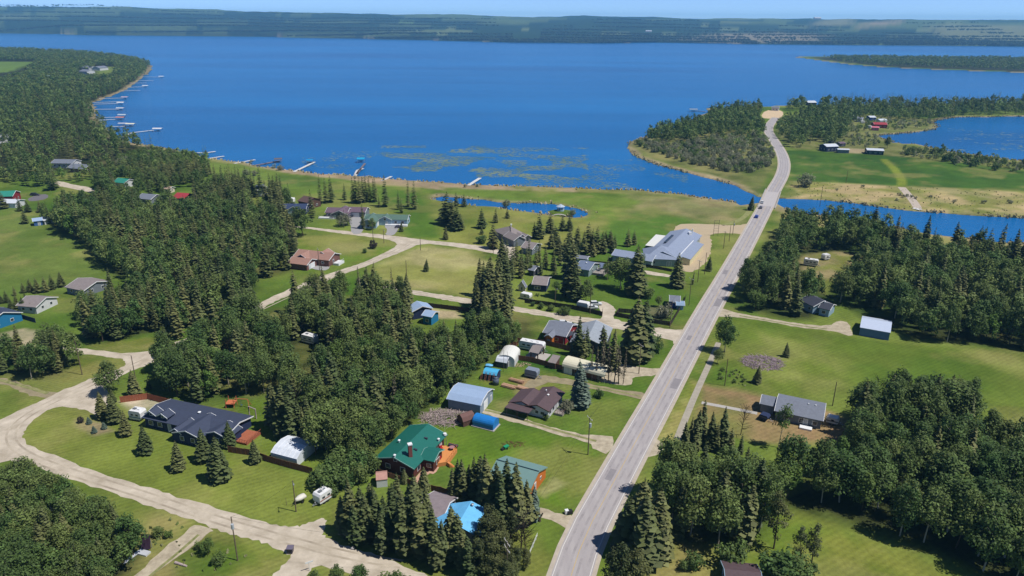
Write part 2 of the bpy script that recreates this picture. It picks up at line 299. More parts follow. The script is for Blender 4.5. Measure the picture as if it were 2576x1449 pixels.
lush = np.clip((fbm(Xf, Yf, 30, 4, 95)-.58)*7, 0, 1)*(Yf < 620)*.4; C = C*(1-lush[:, None])+c3(70, 108, 34)*lush[:, None]
gw = np.clip((C[:, 1]/np.maximum(C[:, 0], 1e-4)-1.0)/.25, 0, 1)[:, None]; C = C*(1-gw)+C*np.array([1.0, .93, .96])*gw
uw = sland < 0; C[uw] = C[uw]*.3
def ground_material():
    m = bpy.data.materials.new('ground_cover'); m.use_nodes = True; n = m.node_tree.nodes; L = m.node_tree.links; p = n['Principled BSDF']
    p.inputs['Roughness'].default_value = .95; p.inputs['Specular IOR Level'].default_value = .08
    at = n.new('ShaderNodeAttribute'); at.attribute_name = 'Col'; tc = n.new('ShaderNodeTexCoord')
    mx = n.new('ShaderNodeMix'); mx.data_type = 'RGBA'; mx.blend_type = 'MULTIPLY'; mx.inputs[0].default_value = 1
    a = n.new('ShaderNodeTexNoise'); a.inputs['Scale'].default_value = .9; a.inputs['Detail'].default_value = 7; a.inputs['Roughness'].default_value = .75
    b = n.new('ShaderNodeTexNoise'); b.inputs['Scale'].default_value = .06; b.inputs['Detail'].default_value = 4
    wv = n.new('ShaderNodeTexWave'); wv.inputs['Scale'].default_value = .22; wv.inputs['Distortion'].default_value = 2.2; wv.inputs['Detail'].default_value = 2; wv.inputs['Detail Scale'].default_value = .25
    mp = n.new('ShaderNodeMapping'); mp.inputs['Rotation'].default_value = (0, 0, R(58)); L.new(tc.outputs['Object'], mp.inputs[0]); L.new(mp.outputs[0], wv.inputs[0])
    for q in (a, b): L.new(tc.outputs['Object'], q.inputs[0])
    def mth(op, x, y):
        q = n.new('ShaderNodeMath'); q.operation = op
        for i, z in enumerate((x, y)):
            if isinstance(z, (int, float)): q.inputs[i].default_value = z
            else: L.new(z, q.inputs[i])
        return q.outputs[0]
    s = mth('ADD', mth('MULTIPLY', a.outputs[0], 1.15), mth('MULTIPLY', b.outputs[0], .8)); s = mth('ADD', s, mth('MULTIPLY', wv.outputs[1], .13)); s = mth('ADD', s, -.02)
    L.new(at.outputs[0], mx.inputs[6]); L.new(s, mx.inputs[7]); L.new(mx.outputs[2], p.inputs['Base Color'])
    bm = n.new('ShaderNodeBump'); bm.inputs['Strength'].default_value = .35; bm.inputs['Distance'].default_value = .3; L.new(a.outputs[0], bm.inputs['Height']); L.new(bm.outputs[0], p.inputs['Normal'])
    return m
def npmesh(name, V, F, m, attr=None, an='Col', smooth=False):
    me = bpy.data.meshes.new(name); k = F.shape[1]; me.vertices.add(len(V)); me.loops.add(F.size); me.polygons.add(len(F))
    me.vertices.foreach_set('co', np.ascontiguousarray(V, np.float32).ravel()); me.loops.foreach_set('vertex_index', F.astype(np.int32).ravel())
    me.polygons.foreach_set('loop_start', np.arange(0, F.size, k, dtype=np.int32)); me.update(calc_edges=True)
    if attr is not None:
        a = me.color_attributes.new(an, 'FLOAT_COLOR', 'POINT'); c4 = np.ones((len(V), 4), np.float32); c4[:, :attr.shape[1]] = attr; a.data.foreach_set('color', c4.ravel())
    if smooth: me.shade_smooth()
    me.materials.append(m); o = bpy.data.objects.new(name, me); COL.objects.link(o); BASE[o.name] = Vector((0, 0, 0)); return o
ny = len(yy); ii = (np.arange(ny-1)[:, None]*NX+np.arange(NX-1)[None, :]).ravel()
Fq = np.stack([ii, ii+1, ii+NX+1, ii+NX], 1)
gr = npmesh('ground', np.stack([Xf, Yf, Z], 1), Fq, ground_material(), C, smooth=True); tag(gr, 'grassy land with lawns, meadows and reed beds', kind='structure')
# foreground skirt so that the land also runs on below and behind the viewpoint
mb = MB(); mb.poly([(-900, -400, -.02), (900, -400, -.02), (900, 62, -.02), (-900, 62, -.02)]); o = obj('ground_behind', mb, mat('plain_grass', K(100, 126, 48), .95, .25, .3)); o['kind'] = 'structure'; o.name = 'ground_near_viewpoint'
# ---------------- water ----------------
def water_material():
    m = bpy.data.materials.new('lake_water'); m.use_nodes = True; n = m.node_tree.nodes; L = m.node_tree.links; p = n['Principled BSDF']
    p.inputs['Roughness'].default_value = .18; p.inputs['IOR'].default_value = 1.33; p.inputs['Specular IOR Level'].default_value = .14
    tc = n.new('ShaderNodeTexCoord'); mp = n.new('ShaderNodeMapping'); mp.inputs['Rotation'].default_value = (0, 0, R(-12)); mp.inputs['Scale'].default_value = (.0009, .0055, 1); L.new(tc.outputs['Object'], mp.inputs[0])
    a = n.new('ShaderNodeTexNoise'); a.inputs['Scale'].default_value = 1; a.inputs['Detail'].default_value = 6; a.inputs['Roughness'].default_value = .55; L.new(mp.outputs[0], a.inputs[0])
    rp = n.new('ShaderNodeValToRGB'); e = rp.color_ramp.elements; e[0].position = .28; e[0].color = (.002, .082, .262, 1); e[1].position = .80; e[1].color = (.007, .165, .44, 1); L.new(a.outputs[0], rp.inputs[0]); L.new(rp.outputs[0], p.inputs['Base Color'])
    b = n.new('ShaderNodeTexNoise'); b.inputs['Scale'].default_value = .55; b.inputs['Detail'].default_value = 5; b.inputs['Roughness'].default_value = .6
    mq = n.new('ShaderNodeMapping'); mq.inputs['Rotation'].default_value = (0, 0, R(20)); mq.inputs['Scale'].default_value = (.45, 1, 1); L.new(tc.outputs['Object'], mq.inputs[0]); L.new(mq.outputs[0], b.inputs[0])
    bm = n.new('ShaderNodeBump'); bm.inputs['Strength'].default_value = 1; bm.inputs['Distance'].default_value = .55; L.new(b.outputs[0], bm.inputs['Height']); L.new(bm.outputs[0], p.inputs['Normal'])
    return m
mb = MB(); mb.poly([(-9000, 100, -.5), (9000, 100, -.5), (9000, 7000, -.5), (-9000, 7000, -.5)])
lake = obj('lake_water', mb, water_material()); tag(lake, 'wide blue lake with wind-ruffled surface', kind='structure')
# ---------------- floating weed ----------------
vs, fs = [], []
def weed(x0, x1, y0, y1, n, sz):
    for _ in range(n):
        cx = rnd.uniform(x0, x1); cy = rnd.uniform(y0, y1); X, Y = G(cx, cy)
        if vnoise(np.array([X/22.]), np.array([Y/14.]), 5)[0] < .50: continue
        k = rnd.randint(7, 10); a = sz*rnd.uniform(.5, 2.2); b = a*rnd.uniform(.2, .5); n0 = len(vs); th = rnd.uniform(-.25, .15)
        for i in range(k):
            t = 2*PI*i/k; r = rnd.uniform(.5, 1.2); px, py = a*r*math.cos(t), b*r*math.sin(t)
            vs.append((X+px*math.cos(th)-py*math.sin(th), Y+px*math.sin(th)+py*math.cos(th), -.488+rnd.random()*.006))
        fs.append(tuple(range(n0, n0+k)))
weed(830, 960, 378, 440, 420, .9); weed(960, 1220, 365, 430, 3600, 1.1); weed(1200, 1480, 370, 450, 3800, 1.0); weed(1300, 1730, 400, 472, 3200, .8); weed(2380, 2576, 320, 380, 500, 1.3); weed(760, 850, 395, 428, 160, .9)
mb = MB(); mb.v = vs; mb.f = fs; o = obj('floating_weed', mb, mat('tan_weed', K(72, 120, 124), .8, .2, .03, tint2=K(128, 138, 104))); tag(o, 'tan and green weed mats floating off the reedy shore', kind='stuff')
# ---------------- roads ----------------
def jag(poly, step=1.5, amp=.35, seed=0):
    out = []; r = random.Random(seed)
    for i in range(len(poly)):
        a = Vector(poly[i]); b = Vector(poly[(i+1) % len(poly)]); k = max(1, min(200, int((b-a).length/step)))
        nrm = Vector((-(b-a).y, (b-a).x)).normalized() if (b-a).length > 0 else Vector((0, 0))
        for j in range(k):
            p = a.lerp(b, j/k)+nrm*r.uniform(-amp, amp); out.append((p.x, p.y))
    return out
def smooth(p, closed=True, it=2):
    for _ in range(it):
        q = []; n = len(p)
        for i in range(n if closed else n-1):
            a, b = p[i], p[(i+1) % n]; q += [(a[0]*.75+b[0]*.25, a[1]*.75+b[1]*.25), (a[0]*.25+b[0]*.75, a[1]*.25+b[1]*.75)]
        p = q if closed else [p[0]]+q+[p[-1]]
    return p
def sheet(name, poly, m, z, label=None, amp=.35, sm=2, kind='structure'):
    p = smooth(W(poly) if poly[0][1] > 0 and not isinstance(poly, tuple) else list(poly), True, sm); p = jag(p, 1.5, amp, len(poly)) if amp else p
    v = [Vector((a, b, z)) for a, b in p]; mb = MB(); mb.v = [tuple(q) for q in v]; mb.f = [tuple(t) for t in tessellate_polygon([v])]
    o = obj(name, mb, m); tag(o, label, kind=kind); return o
GRAVEL = mat('pale_gravel', K(196, 182, 160), .95, .17, .22, bump=.3, tint2=K(210, 198, 180)); GRAV2 = mat('worn_gravel', K(180, 166, 142), .95, .2, .5, tint2=K(196, 184, 160))
DIRT = mat('dirt_track', K(158, 146, 116), .95, .22, .5); GREYPAD = mat('grey_pad', K(168, 166, 166), .9, .08, .6); ASPH2 = mat('dark_driveway', K(120, 116, 120), .9, .1, .6)
sheet('gravel_road', [(1130,1475),(1056,1438),(997,1414.5),(939,1393),(880,1377),(841,1364),(815,1350),(811,1336),(822,1305),(802,1305),(763,1322),(739,1325),(704,1322.7),(646,1309),(559,1282),(460,1255),(362,1222.5),(296,1206),(230,1183),(164,1157),(85,1127),(61,1111),(56,1094),(66,1075),(99,1042),(131,1027),(158,1023),(197,1027),(232,1040),(252,1062),(262,1040),(275,1000),(262,975),(290,955),(311,943),(342,928),(364,921),(420,895),(470,872),(560,832),(620,802),(665,772),(720,745),(790,718),(860,690),(936,664.7),(970,649),(1014,633.6),(1045,617),(1072,612.5),(1125,618),(1192,628),(1236,636),(1300,652),(1300,644),(1240,622),(1214,619),(1147,611),(1081,605),(1036,599.5),(970,591),(925,587),(859,580),(794,573.6),(740,567),(740,572),(794,578),(859,588),(903,592.5),(959,600),(992,607),(1001,614),(992,622.5),(948,644.7),(912,662.5),(850,680),(780,705),(710,735),(655,760),(610,785),(550,815),(460,855),(409,872),(378,883),(333,890),(267,884),(209,877),(150,868),(80,850),(80,858),(150,876),(204,891),(267,896.5),(307,903),(320,912),(311,922),(275,938),(240,947.6),(200,965),(142,987.6),(107,1009),(66,1022),(0,1056),(-150,1130),(-150,1230),(0,1160),(60,1160),(120,1185),(200,1215),(280,1240),(378,1275),(427,1288),(476,1304),(539,1332),(587,1344),(646,1360),(685,1373),(724,1393),(741,1401),(704,1426),(670,1475),(640,1560),(700,1640),(770,1449),(785,1425),(820,1425),(900,1449),(980,1475),(1070,1500)], GRAVEL, .03, 'pale gravel road looping past the lawns', .4, 2)
sheet('gravel_lane', [(960,717),(1041,729.8),(1112,741),(1203,755),(1352,780),(1399,788.7),(1488,801),(1514,802),(1512,780),(1500,762),(1520,757),(1551,776),(1544,794),(1546,804),(1621,820),(1688,829),(1728,829),(1712,860),(1697,868),(1690,855),(1666,850),(1621,838.7),(1532,824),(1443,812),(1355,793),(1201,768),(1110,753),(965,728)], GRAVEL, .036, 'straight gravel lane between the village houses', .5, 1)
sheet('driveway', [(1537,912),(1577,918),(1632,927),(1668,926),(1652,947),(1600,946),(1590,955),(1586,970),(1540,967),(1499,958),(1500,935)], GRAV2, .03, 'short gravel driveway beside the bare spruces', .3, 1)
sheet('driveway', [(1345,945),(1366,943),(1443,956),(1488,967),(1577,983),(1625,989),(1622,1005),(1577,997),(1510,982),(1440,970),(1399,962),(1372,962),(1344,979),(1318,985),(1322,965)], DIRT, .03, 'dirt driveway behind the brown-roofed house', .4, 1)
sheet('driveway', [(1211,1024),(1233,1031),(1295,1045),(1362,1067),(1451,1092),(1503,1096),(1552,1099),(1530,1146),(1503,1134),(1489,1126),(1486,1115),(1462,1108),(1407,1094),(1340,1075),(1258,1053),(1205,1035)], GRAV2, .03, 'two-track gravel driveway to the white garage', .35, 1)
sheet('driveway', [(1338,1270),(1390,1287),(1418,1295),(1445,1296),(1430,1332),(1424,1330),(1399,1314),(1345,1296)], GRAV2, .03, 'short driveway below the orange-ended shed', .3, 1)
sheet('driveway', [(1800,770),(1850,787),(1917,798),(2006,814),(2084,821),(2108,805),(2135,812),(2140,830),(2148,849),(2095,832),(2006,824),(1939,810),(1850,797),(1795,797)], GRAV2, .03, 'gravel driveway across the right-hand meadow', .3, 1)
sheet('driveway', [(1640,1105),(1656,1106),(1678,1124),(1655,1145),(1625,1150),(1615,1140)], GRAV2, .03, 'small gravel apron right of the road', .3, 1)
sheet('driveway', [(493,1318),(539,1334),(529,1340),(500,1365),(460,1390),(420,1420),(378,1449),(340,1480),(310,1480),(345,1443),(411,1380),(476,1331)], GRAV2, .034, 'gravel driveway running down from the loop road', .35, 1)
sheet('parking_lot', [(1695,585),(1700,568),(1717,562),(1793,564),(1850,568),(1900,560),(1880,600),(1871,592),(1850,587),(1800,587),(1784,592),(1793,610),(1784,650),(1751,684),(1717,684),(1700,670),(1740,620),(1760,600),(1735,572)], mat('tan_lot', K(206, 186, 156), .95, .14, .2, tint2=K(190, 172, 140)), .03, 'bare gravel lot round the large hall', .5, 1)
sheet('parking_lot', [(1912,296),(1925,277),(1962,277),(1972,283),(1965,297),(1940,299)], mat('pale_sand', K(222, 196, 160), .95, .08, .2), .03, 'pale sandy lot at the end of the road', .5, 1)
sheet('driveway', [(1612,680),(1640,683),(1690,692),(1690,698),(1640,692),(1612,688)], GRAVEL, .03, 'gravel strip below the large hall', .3, 1)
sheet('dirt_track', [(-150,935),(0,950),(60,965),(110,985),(150,990),(130,1006),(90,1000),(40,980),(0,963),(-150,945)], DIRT, .026, 'rutted dirt track joining the gravel road at left', .5, 1)
sheet('driveway', [(880,545),(905,542),(912,560),(915,580),(903,590),(884,588),(882,565),(876,555)], ASPH2 if 0 else GREYPAD, .032, 'grey driveway to the purple-roofed house', .2, 1)
sheet('driveway', [(966,568),(985,560),(1003,568),(1003,577),(990,593),(968,591),(975,580)], GREYPAD, .034, 'grey driveway to the green-roofed white house', .2, 1)
sheet('driveway', [(790,662),(830,667),(826,680),(800,680),(775,672)], GREYPAD, .03, 'grey pad in front of the salmon-roofed garage', .1, 1)
sheet('driveway', [(67,500),(95,490),(121,488),(121,500),(76,508)], ASPH2, .03, 'dark paved pad beside the far left house', .1, 1)
sheet('driveway', [(120,463),(185,475),(240,487),(240,480),(225,470),(190,466),(150,455),(118,455)], GRAVEL, .032, 'pale lane among the trees at upper left', .3, 1)
sheet('driveway', [(1255,600),(1290,603),(1300,640),(1280,660),(1262,630)], GRAVEL, .028, 'pale gravel court below the grey gabled house', .3, 1)
def strip(name, pts, wd, m, z, label, off=0, sm=2, kind='structure', parent=None):
    p = np.array(smooth(W(pts), False, sm)); d = np.gradient(p, axis=0); d /= np.linalg.norm(d, axis=1)[:, None]; n = np.stack([-d[:, 1], d[:, 0]], 1)
    a = p+n*(off+wd/2); b = p+n*(off-wd/2); mb = MB(); mb.v = [(x, y, z) for x, y in a]+[(x, y, z) for x, y in b]; k = len(p)
    mb.f = [(i+k, i+k+1, i+1, i) for i in range(k-1)]; o = obj(name, mb, m, parent)
    if not parent: tag(o, label, kind=kind)
    return o
RC = [(1421,1700),(1421,1440),(1579,1147),(1675,976),(1781.8,778.7),(1833,692),(1929,515),(1945,480),(1966,446),(1973,421),(1972,402),(1965,382),(1953,362),(1938,340),(1932,328),(1935,315),(1945,303),(1952,296)]
for pts, wdt, off in [([(1010,1420),(880,1400),(700,1353),(540,1307),(378,1250),(200,1196),(70,1150),(20,1110),(40,1062),(130,1010),(240,962),(320,925),(420,884),(560,824),(700,756),(850,690),(980,640),(1030,612)], .55, s) for s in (-1.1, 1.0)]+[([(970,723),(1112,748),(1210,762),(1355,786),(1500,812),(1680,842)], .5, s) for s in (-1.0, 1.0)]:
    strip('wheel_rut', pts, wdt, mat('packed_gravel', K(176, 162, 142), .95, .2, .15, tint2=K(200, 188, 168)), .041, 'darker packed wheel track on the gravel road', off=off)
strip('road_shoulder', RC, 9.7, mat('road_shoulder_gravel', K(196, 184, 168), .95, .12, .5), .04, 'pale gravel shoulders of the paved road')
road = strip('road', RC, 7.9, mat('grey_asphalt', K(178, 171, 172), .88, .07, .25, stretch=(1.4, .12, 1), tint2=K(186, 180, 179)), .048, 'straight grey paved road to the bridge')
for s in (-2.7, -1.0, 1.0, 2.7): strip('tyre_wear', RC, .55, mat('worn_asphalt_%d' % (abs(s) > 2), K(164, 158, 159), .85, .14, .3, tint2=K(176, 170, 170)), .0505, 'darker tyre track worn along the paved road', off=s)
for k, (t, o_, l_, w_) in enumerate([(.12, 1.8, 5, 1.6), (.3, -1.9, 7, 2.2), (.42, 1.6, 4, 1.4), (.55, -1.7, 9, 2.4), (.68, 2.0, 6, 1.8)]):
    a_, b_ = Vector(G(1421, 1440)), Vector(G(1907, 558)); q_ = a_.lerp(b_, t); u_ = (b_-a_).normalized(); v_ = Vector((-u_.y, u_.x)); q_ = q_+v_*o_; mb = MB(); mb.poly([(*(q_-u_*l_/2-v_*w_/2), .052), (*(q_-u_*l_/2+v_*w_/2), .052), (*(q_+u_*l_/2+v_*w_/2), .052), (*(q_+u_*l_/2-v_*w_/2), .052)][::-1]); o = obj('road_patch', mb, mat('asphalt_patch', K(150, 145, 148), .85, .08, .5)); tag(o, 'slightly darker repair patch on the paved road', kind='structure')
for pts_, w_ in (([(1215,1030),(1295,1050),(1362,1072),(1451,1097),(1500,1110)], .9), ([(-60,942),(0,956),(60,972),(120,990)], 1.3), ([(500,1345),(455,1385),(400,1430),(365,1460)], .7), ([(1860,794),(2006,819),(2080,828)], .8), ([(1450,965),(1510,976),(1577,990),(1612,997)], .7)): strip('grassy_median', pts_, w_, mat('median_grass', K(126, 134, 76), .95, .3, .6, tint2=K(150, 148, 100)), .045, 'grass strip growing between the wheel tracks')
strip('road_centre_line', RC[:9], .16, mat('faded_yellow_line', K(206, 180, 128), .8, .1), .053, 'faded yellow centre line of the road')
for s in (1, -1): strip('road_edge_line', RC[:15], .17, mat('white_line', K(226, 222, 216), .8, .08), .053, 'white edge line of the road', off=3.6*s)
strip('footpath', [(1808,862),(1784,916),(1742,1008),(1703,1106)], 1.9, mat('worn_path_concrete', K(178, 170, 154), .9, .15, .6), .034, 'straight concrete footpath beside the road')
strip('footpath', [(1765,1013),(1830,1025),(1905,1040)], 1.6, CONC, .034, 'narrow pale path to the grey-roofed house')
strip('footpath', [(2268,471),(2285,490),(2302,512),(2308,524)], 5, mat('boardwalk_planks', K(200, 186, 170), .9, .15, 1), .034, 'pale plank path through the marsh to the channel')
strip('track', [(1884,520),(1886,532),(1868,550),(1840,562),(1815,566)], 3, mat('grass_track', K(148, 150, 92), .95, .2, .5), .03, 'curving grass track by the channel')

# ---------------- reeds and rough grass ----------------
def tufts(name, label, pts, h, w, ca, cb):
    Vn, Fn, Tn = [], [], []; r = random.Random(len(pts))
    for X, Y in pts:
        s = r.uniform(.7, 1.4); t0 = r.uniform(.7, 1.25)
        for k in range(3):
            a = r.random()*3.14; c, sn = math.cos(a)*w*s/2, math.sin(a)*w*s/2; n = len(Vn); hh = h*s*r.uniform(.7, 1.1); lx, ly = r.uniform(-.9, -.2)*h, r.uniform(-.2, .9)*h
            Vn += [(X-c, Y-sn, -.4), (X+c, Y+sn, -.4), (X+c*.6+lx, Y+sn*.6+ly, hh), (X-c*.7+lx, Y-sn*.7+ly, hh*.85)]; Fn.append((n, n+1, n+2, n+3)); Tn += [(t0*.8, t0, 0), (t0*.8, t0, 0), (t0*1.1, t0, 0), (t0*1.1, t0, 0)]
    m = bpy.data.materials.new(name+'_blades'); m.use_nodes = True; nn = m.node_tree.nodes; at = nn.new('ShaderNodeAttribute'); at.attribute_name = 'tint'; sp = nn.new('ShaderNodeSeparateColor'); mx = nn.new('ShaderNodeMix'); mx.data_type = 'RGBA'; mx.inputs[6].default_value = ca; mx.inputs[7].default_value = cb; fr = nn.new('ShaderNodeMapRange'); fr.inputs[1].default_value = .7; fr.inputs[2].default_value = 1.3
    L = m.node_tree.links; L.new(at.outputs[0], sp.inputs[0]); L.new(sp.outputs[1], fr.inputs[0]); L.new(fr.outputs[0], mx.inputs[0]); L.new(mx.outputs[2], nn['Principled BSDF'].inputs['Base Color']); nn['Principled BSDF'].inputs['Roughness'].default_value = .9; nn['Principled BSDF'].inputs['Specular IOR Level'].default_value = .1
    o = npmesh(name, np.array(Vn, np.float32), np.array(Fn, np.int32), m, np.array(Tn, np.float32), 'tint'); tag(o, label, kind='stuff')
pp = []
for poly, step in ((LAKE, .5), (POND, 1.1), (LAGOON, .8)):
    for i in range(len(poly)):
        a, bq = poly[i], poly[(i+1) % len(poly)]
        if max(a[1], bq[1]) > 900 or min(a[1], bq[1]) < 330: continue
        L_ = math.hypot(bq[0]-a[0], bq[1]-a[1]); nx, ny2 = -(bq[1]-a[1])/L_, (bq[0]-a[0])/L_
        for k in range(int(L_/step)):
            t = rnd.random(); d = rnd.gauss(0, 2.2); X, Y = a[0]+(bq[0]-a[0])*t+nx*d, a[1]+(bq[1]-a[1])*t+ny2*d
            if vnoise(np.array([X/14.]), np.array([Y/14.]), 71)[0] < .3: continue
            j = int(np.clip(np.searchsorted(yy, Y), 1, len(yy)-1)); ui = int(np.clip(round((X/(yy[j]*.95+45)+1.05)/2.1*(NX-1)), 0, NX-1))
            if Z[j*NX+ui] > -.95 and not (146 < X < 182 and 425 < Y < 482): pp.append((X, Y))
tufts('reeds', 'tan and olive reeds fringing the shores', pp, .7, 1.1, (.50, .40, .27, 1), (.28, .29, .13, 1))
def scatter(polys, dens):
    out = []
    for poly in polys:
        p = W(poly); xs = [q[0] for q in p]; ys = [q[1] for q in p]; n = int((max(xs)-min(xs))*(max(ys)-min(ys))*dens); X = NR.uniform(min(xs), max(xs), n); Y = NR.uniform(min(ys), max(ys), n); k = (sdf(X, Y, p) < 0) & (fbm(X, Y, 9, 3, 44) > .46); out += list(zip(X[k], Y[k]))
    return out
tufts('rough_grass', 'rough green grass tufts and weeds', scatter([[(1775,925),(1860,930),(1905,975),(1850,976),(1765,960)],[(380,1290),(480,1330),(430,1390),(370,1360)],[(450,1360),(640,1400),(560,1445),(440,1430)]], .3)+scatter([[(1985,458),(2146,463),(2576,484),(2576,545),(2302,528),(1985,496)]], .05), .45, .6, (.10, .14, .04, 1), (.24, .23, .12, 1))
# ======================= VEGETATION =======================
def foliage(name, ca, cb, trans=.2):
    m = bpy.data.materials.new(name); m.use_nodes = True; n = m.node_tree.nodes; L = m.node_tree.links; p = n['Principled BSDF']; out = n['Material Output']
    p.inputs['Roughness'].default_value = .65; p.inputs['Specular IOR Level'].default_value = .25
    at = n.new('ShaderNodeAttribute'); at.attribute_name = 'tint'; oi = n.new('ShaderNodeObjectInfo')
    sp = n.new('ShaderNodeSeparateColor'); L.new(at.outputs[0], sp.inputs[0])
    ad = n.new('ShaderNodeMath'); ad.operation = 'ADD'; L.new(oi.outputs['Random'], ad.inputs[0]); L.new(sp.outputs[1], ad.inputs[1])
    fr = n.new('ShaderNodeMath'); fr.operation = 'FRACT'; L.new(ad.outputs[0], fr.inputs[0])
    mx = n.new('ShaderNodeMix'); mx.data_type = 'RGBA'; mx.inputs[6].default_value = ca; mx.inputs[7].default_value = cb; L.new(fr.outputs[0], mx.inputs[0])
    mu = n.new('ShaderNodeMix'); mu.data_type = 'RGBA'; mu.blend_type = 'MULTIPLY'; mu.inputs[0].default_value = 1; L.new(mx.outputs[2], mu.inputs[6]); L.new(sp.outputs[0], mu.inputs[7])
    L.new(mu.outputs[2], p.inputs['Base Color'])
    tr = n.new('ShaderNodeBsdfTranslucent'); L.new(mu.outputs[2], tr.inputs[0]); ms = n.new('ShaderNodeMixShader'); ms.inputs[0].default_value = trans
    L.new(p.outputs[0], ms.inputs[1]); L.new(tr.outputs[0], ms.inputs[2]); L.new(ms.outputs[0], out.inputs[0]); return m
SPM = foliage('spruce_needles', (.055, .078, .024, 1), (.122, .128, .043, 1), .14)
BLM = foliage('blue_spruce_needles', (.075, .11, .085, 1), (.10, .135, .10, 1), .1)
BRM = foliage('broad_leaves', (.066, .126, .031, 1), (.155, .200, .055, 1), .3)
LGM = foliage('light_leaves', (.085, .155, .028, 1), (.13, .18, .045, 1), .25)
SHM = foliage('willow_leaves', (.17, .20, .10, 1), (.24, .24, .16, 1), .3)
DRM = foliage('sparse_brown_needles', (.10, .09, .055, 1), (.13, .11, .07, 1), .1)
GYM = foliage('bare_grey_twigs', (.20, .17, .155, 1), (.25, .21, .19, 1), .05)
BARK = mat('dark_bark', K(92, 78, 64), .95, .25, 2); PALEB = mat('pale_aspen_bark', K(190, 180, 160), .9, .2, 2)
def arr(v, t): return np.array(v, np.float32), np.array(t, np.int32)
def spruce(seed, tiers, br, tufts, R0, z0=.06, power=.85, ragged=.3, droop=.25, tw=1.0):
    r = random.Random(seed); V, F, T = [], [], []
    for k in range(tiers):
        t = k/(tiers-1.0); z = z0+(.985-z0)*(t**.93); rad = R0*((1-t)**power)*(1-.35*max(0, .12-t)/.12)+.006; nb = max(4, int(br*(.45+.55*(1-t)))); a0 = r.random()*6.28
        for b in range(nb):
            a = a0+2*PI*b/nb+r.uniform(-.3, .3); rr = rad*r.uniform(1-ragged, 1+ragged*.5); zz = z+r.uniform(-.5, .5)*.8/tiers; sh = r.uniform(.62, 1.3); ca, sa = math.cos(a), math.sin(a); dz = droop*rr*.35
            for q in range(tufts):
                f0 = q/tufts*.75; f1 = f0+.5+r.uniform(-.1, .12); w = (.30*rad+.012)*tw*r.uniform(.7, 1.25)*(1-.25*f0)
                x0, x1, xm = rr*f0, rr*min(f1, 1.12), rr*(f0*.4+f1*.6); zz0 = zz-dz*f0*f0*2.2+.004; zz1 = zz-dz*f1*f1*2.2-r.uniform(0, .010); zm = (zz0+zz1)/2+.006
                tl = r.uniform(-.35, .35)*w; n = len(V)
                V += [(x0*ca, x0*sa, zz0), (xm*ca-w*sa, xm*sa+w*ca, zm-w*.16+tl*.3), (x1*ca, x1*sa, zz1), (xm*ca+w*sa, xm*sa-w*ca, zm-w*.16-tl*.3)]
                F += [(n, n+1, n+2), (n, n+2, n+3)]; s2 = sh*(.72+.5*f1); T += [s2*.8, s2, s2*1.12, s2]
    n = len(V); V += [(-.008, 0, .95), (.008, .004, .95), (0, 0, 1.01), (0, -.008, .95)]; F += [(n, n+1, n+2), (n+1, n+3, n+2)]; T += [1, 1, 1, 1]
    return (*arr(V, F), np.array(T, np.float32))
def broad(seed, clumps, leaves, ls, rx=.27, zc=.60, rz=.38, shape='poplar'):
    r = random.Random(seed); V, F, T = [], [], []; cs = []
    for i in range(clumps):
        for _ in range(20):
            th = r.random()*6.283; u = r.uniform(-1, 1); ph = math.acos(u); k = r.uniform(.45, .95)
            if shape == 'poplar': wd = (1-.45*max(0, math.cos(ph)))
            else: wd = 1.0
            p = (rx*k*math.sin(ph)*math.cos(th)*wd, rx*k*math.sin(ph)*math.sin(th)*wd, zc+rz*k*math.cos(ph))
            if p[2] > .04 and all((p[0]-c[0])**2+(p[1]-c[1])**2+(p[2]-c[2])**2 > (.5*rx/clumps**.33*1.2)**2 for c in cs): break
        cs.append(p); cr = rx*r.uniform(.26, .44); sh = r.uniform(.66, 1.3)
        for j in range(leaves):
            a = r.random()*6.283; b = math.acos(r.uniform(-.75, 1)); d = cr*r.uniform(.55, 1.12); nx, ny_, nz = math.sin(b)*math.cos(a), math.sin(b)*math.sin(a), math.cos(b)
            c = Vector((p[0]+nx*d, p[1]+ny_*d, p[2]+nz*d*1.15)); nv = (Vector((nx, ny_, nz+.5))+Vector((r.uniform(-.8, .8), r.uniform(-.8, .8), r.uniform(-.5, .8)))).normalized()
            e = nv.orthogonal().normalized(); f = nv.cross(e); tw = r.random()*3.1; e, f = e*math.cos(tw)+f*math.sin(tw), f*math.cos(tw)-e*math.sin(tw); s = ls*r.uniform(.6, 1.35); n = len(V)
            V += [tuple(c+e*s), tuple(c+f*s*.75), tuple(c-e*s), tuple(c-f*s*.7)]; F += [(n, n+1, n+2), (n, n+2, n+3)]; q = sh*r.uniform(.75, 1.25); T += [q]*4
    return (*arr(V, F), np.array(T, np.float32))
def trunkmesh(seed, h, r0, limbs=0, cr=.25, m=BARK, z0=.3):
    r = random.Random(seed); mb = MB(); x = y = 0; z = 0; k = 6
    for i in range(k):
        x2 = x+r.uniform(-.006, .006); y2 = y+r.uniform(-.006, .006); z2 = h*(i+1)/k; mb.tube((x, y, z), (x2, y2, z2), r0*(1-i/k*.85), r0*(1-(i+1)/k*.85), 6)
        if limbs and z2 > z0*.8 and i < k-1:
            for j in range(limbs):
                a = r.random()*6.28; l = cr*r.uniform(.5, .9); mb.tube((x2, y2, z2), (x2+l*math.cos(a), y2+l*math.sin(a), z2+l*r.uniform(.5, 1.1)), r0*.4*(1-i/k*.6), r0*.1, 4)
        x, y, z = x2, y2, z2
    return mb
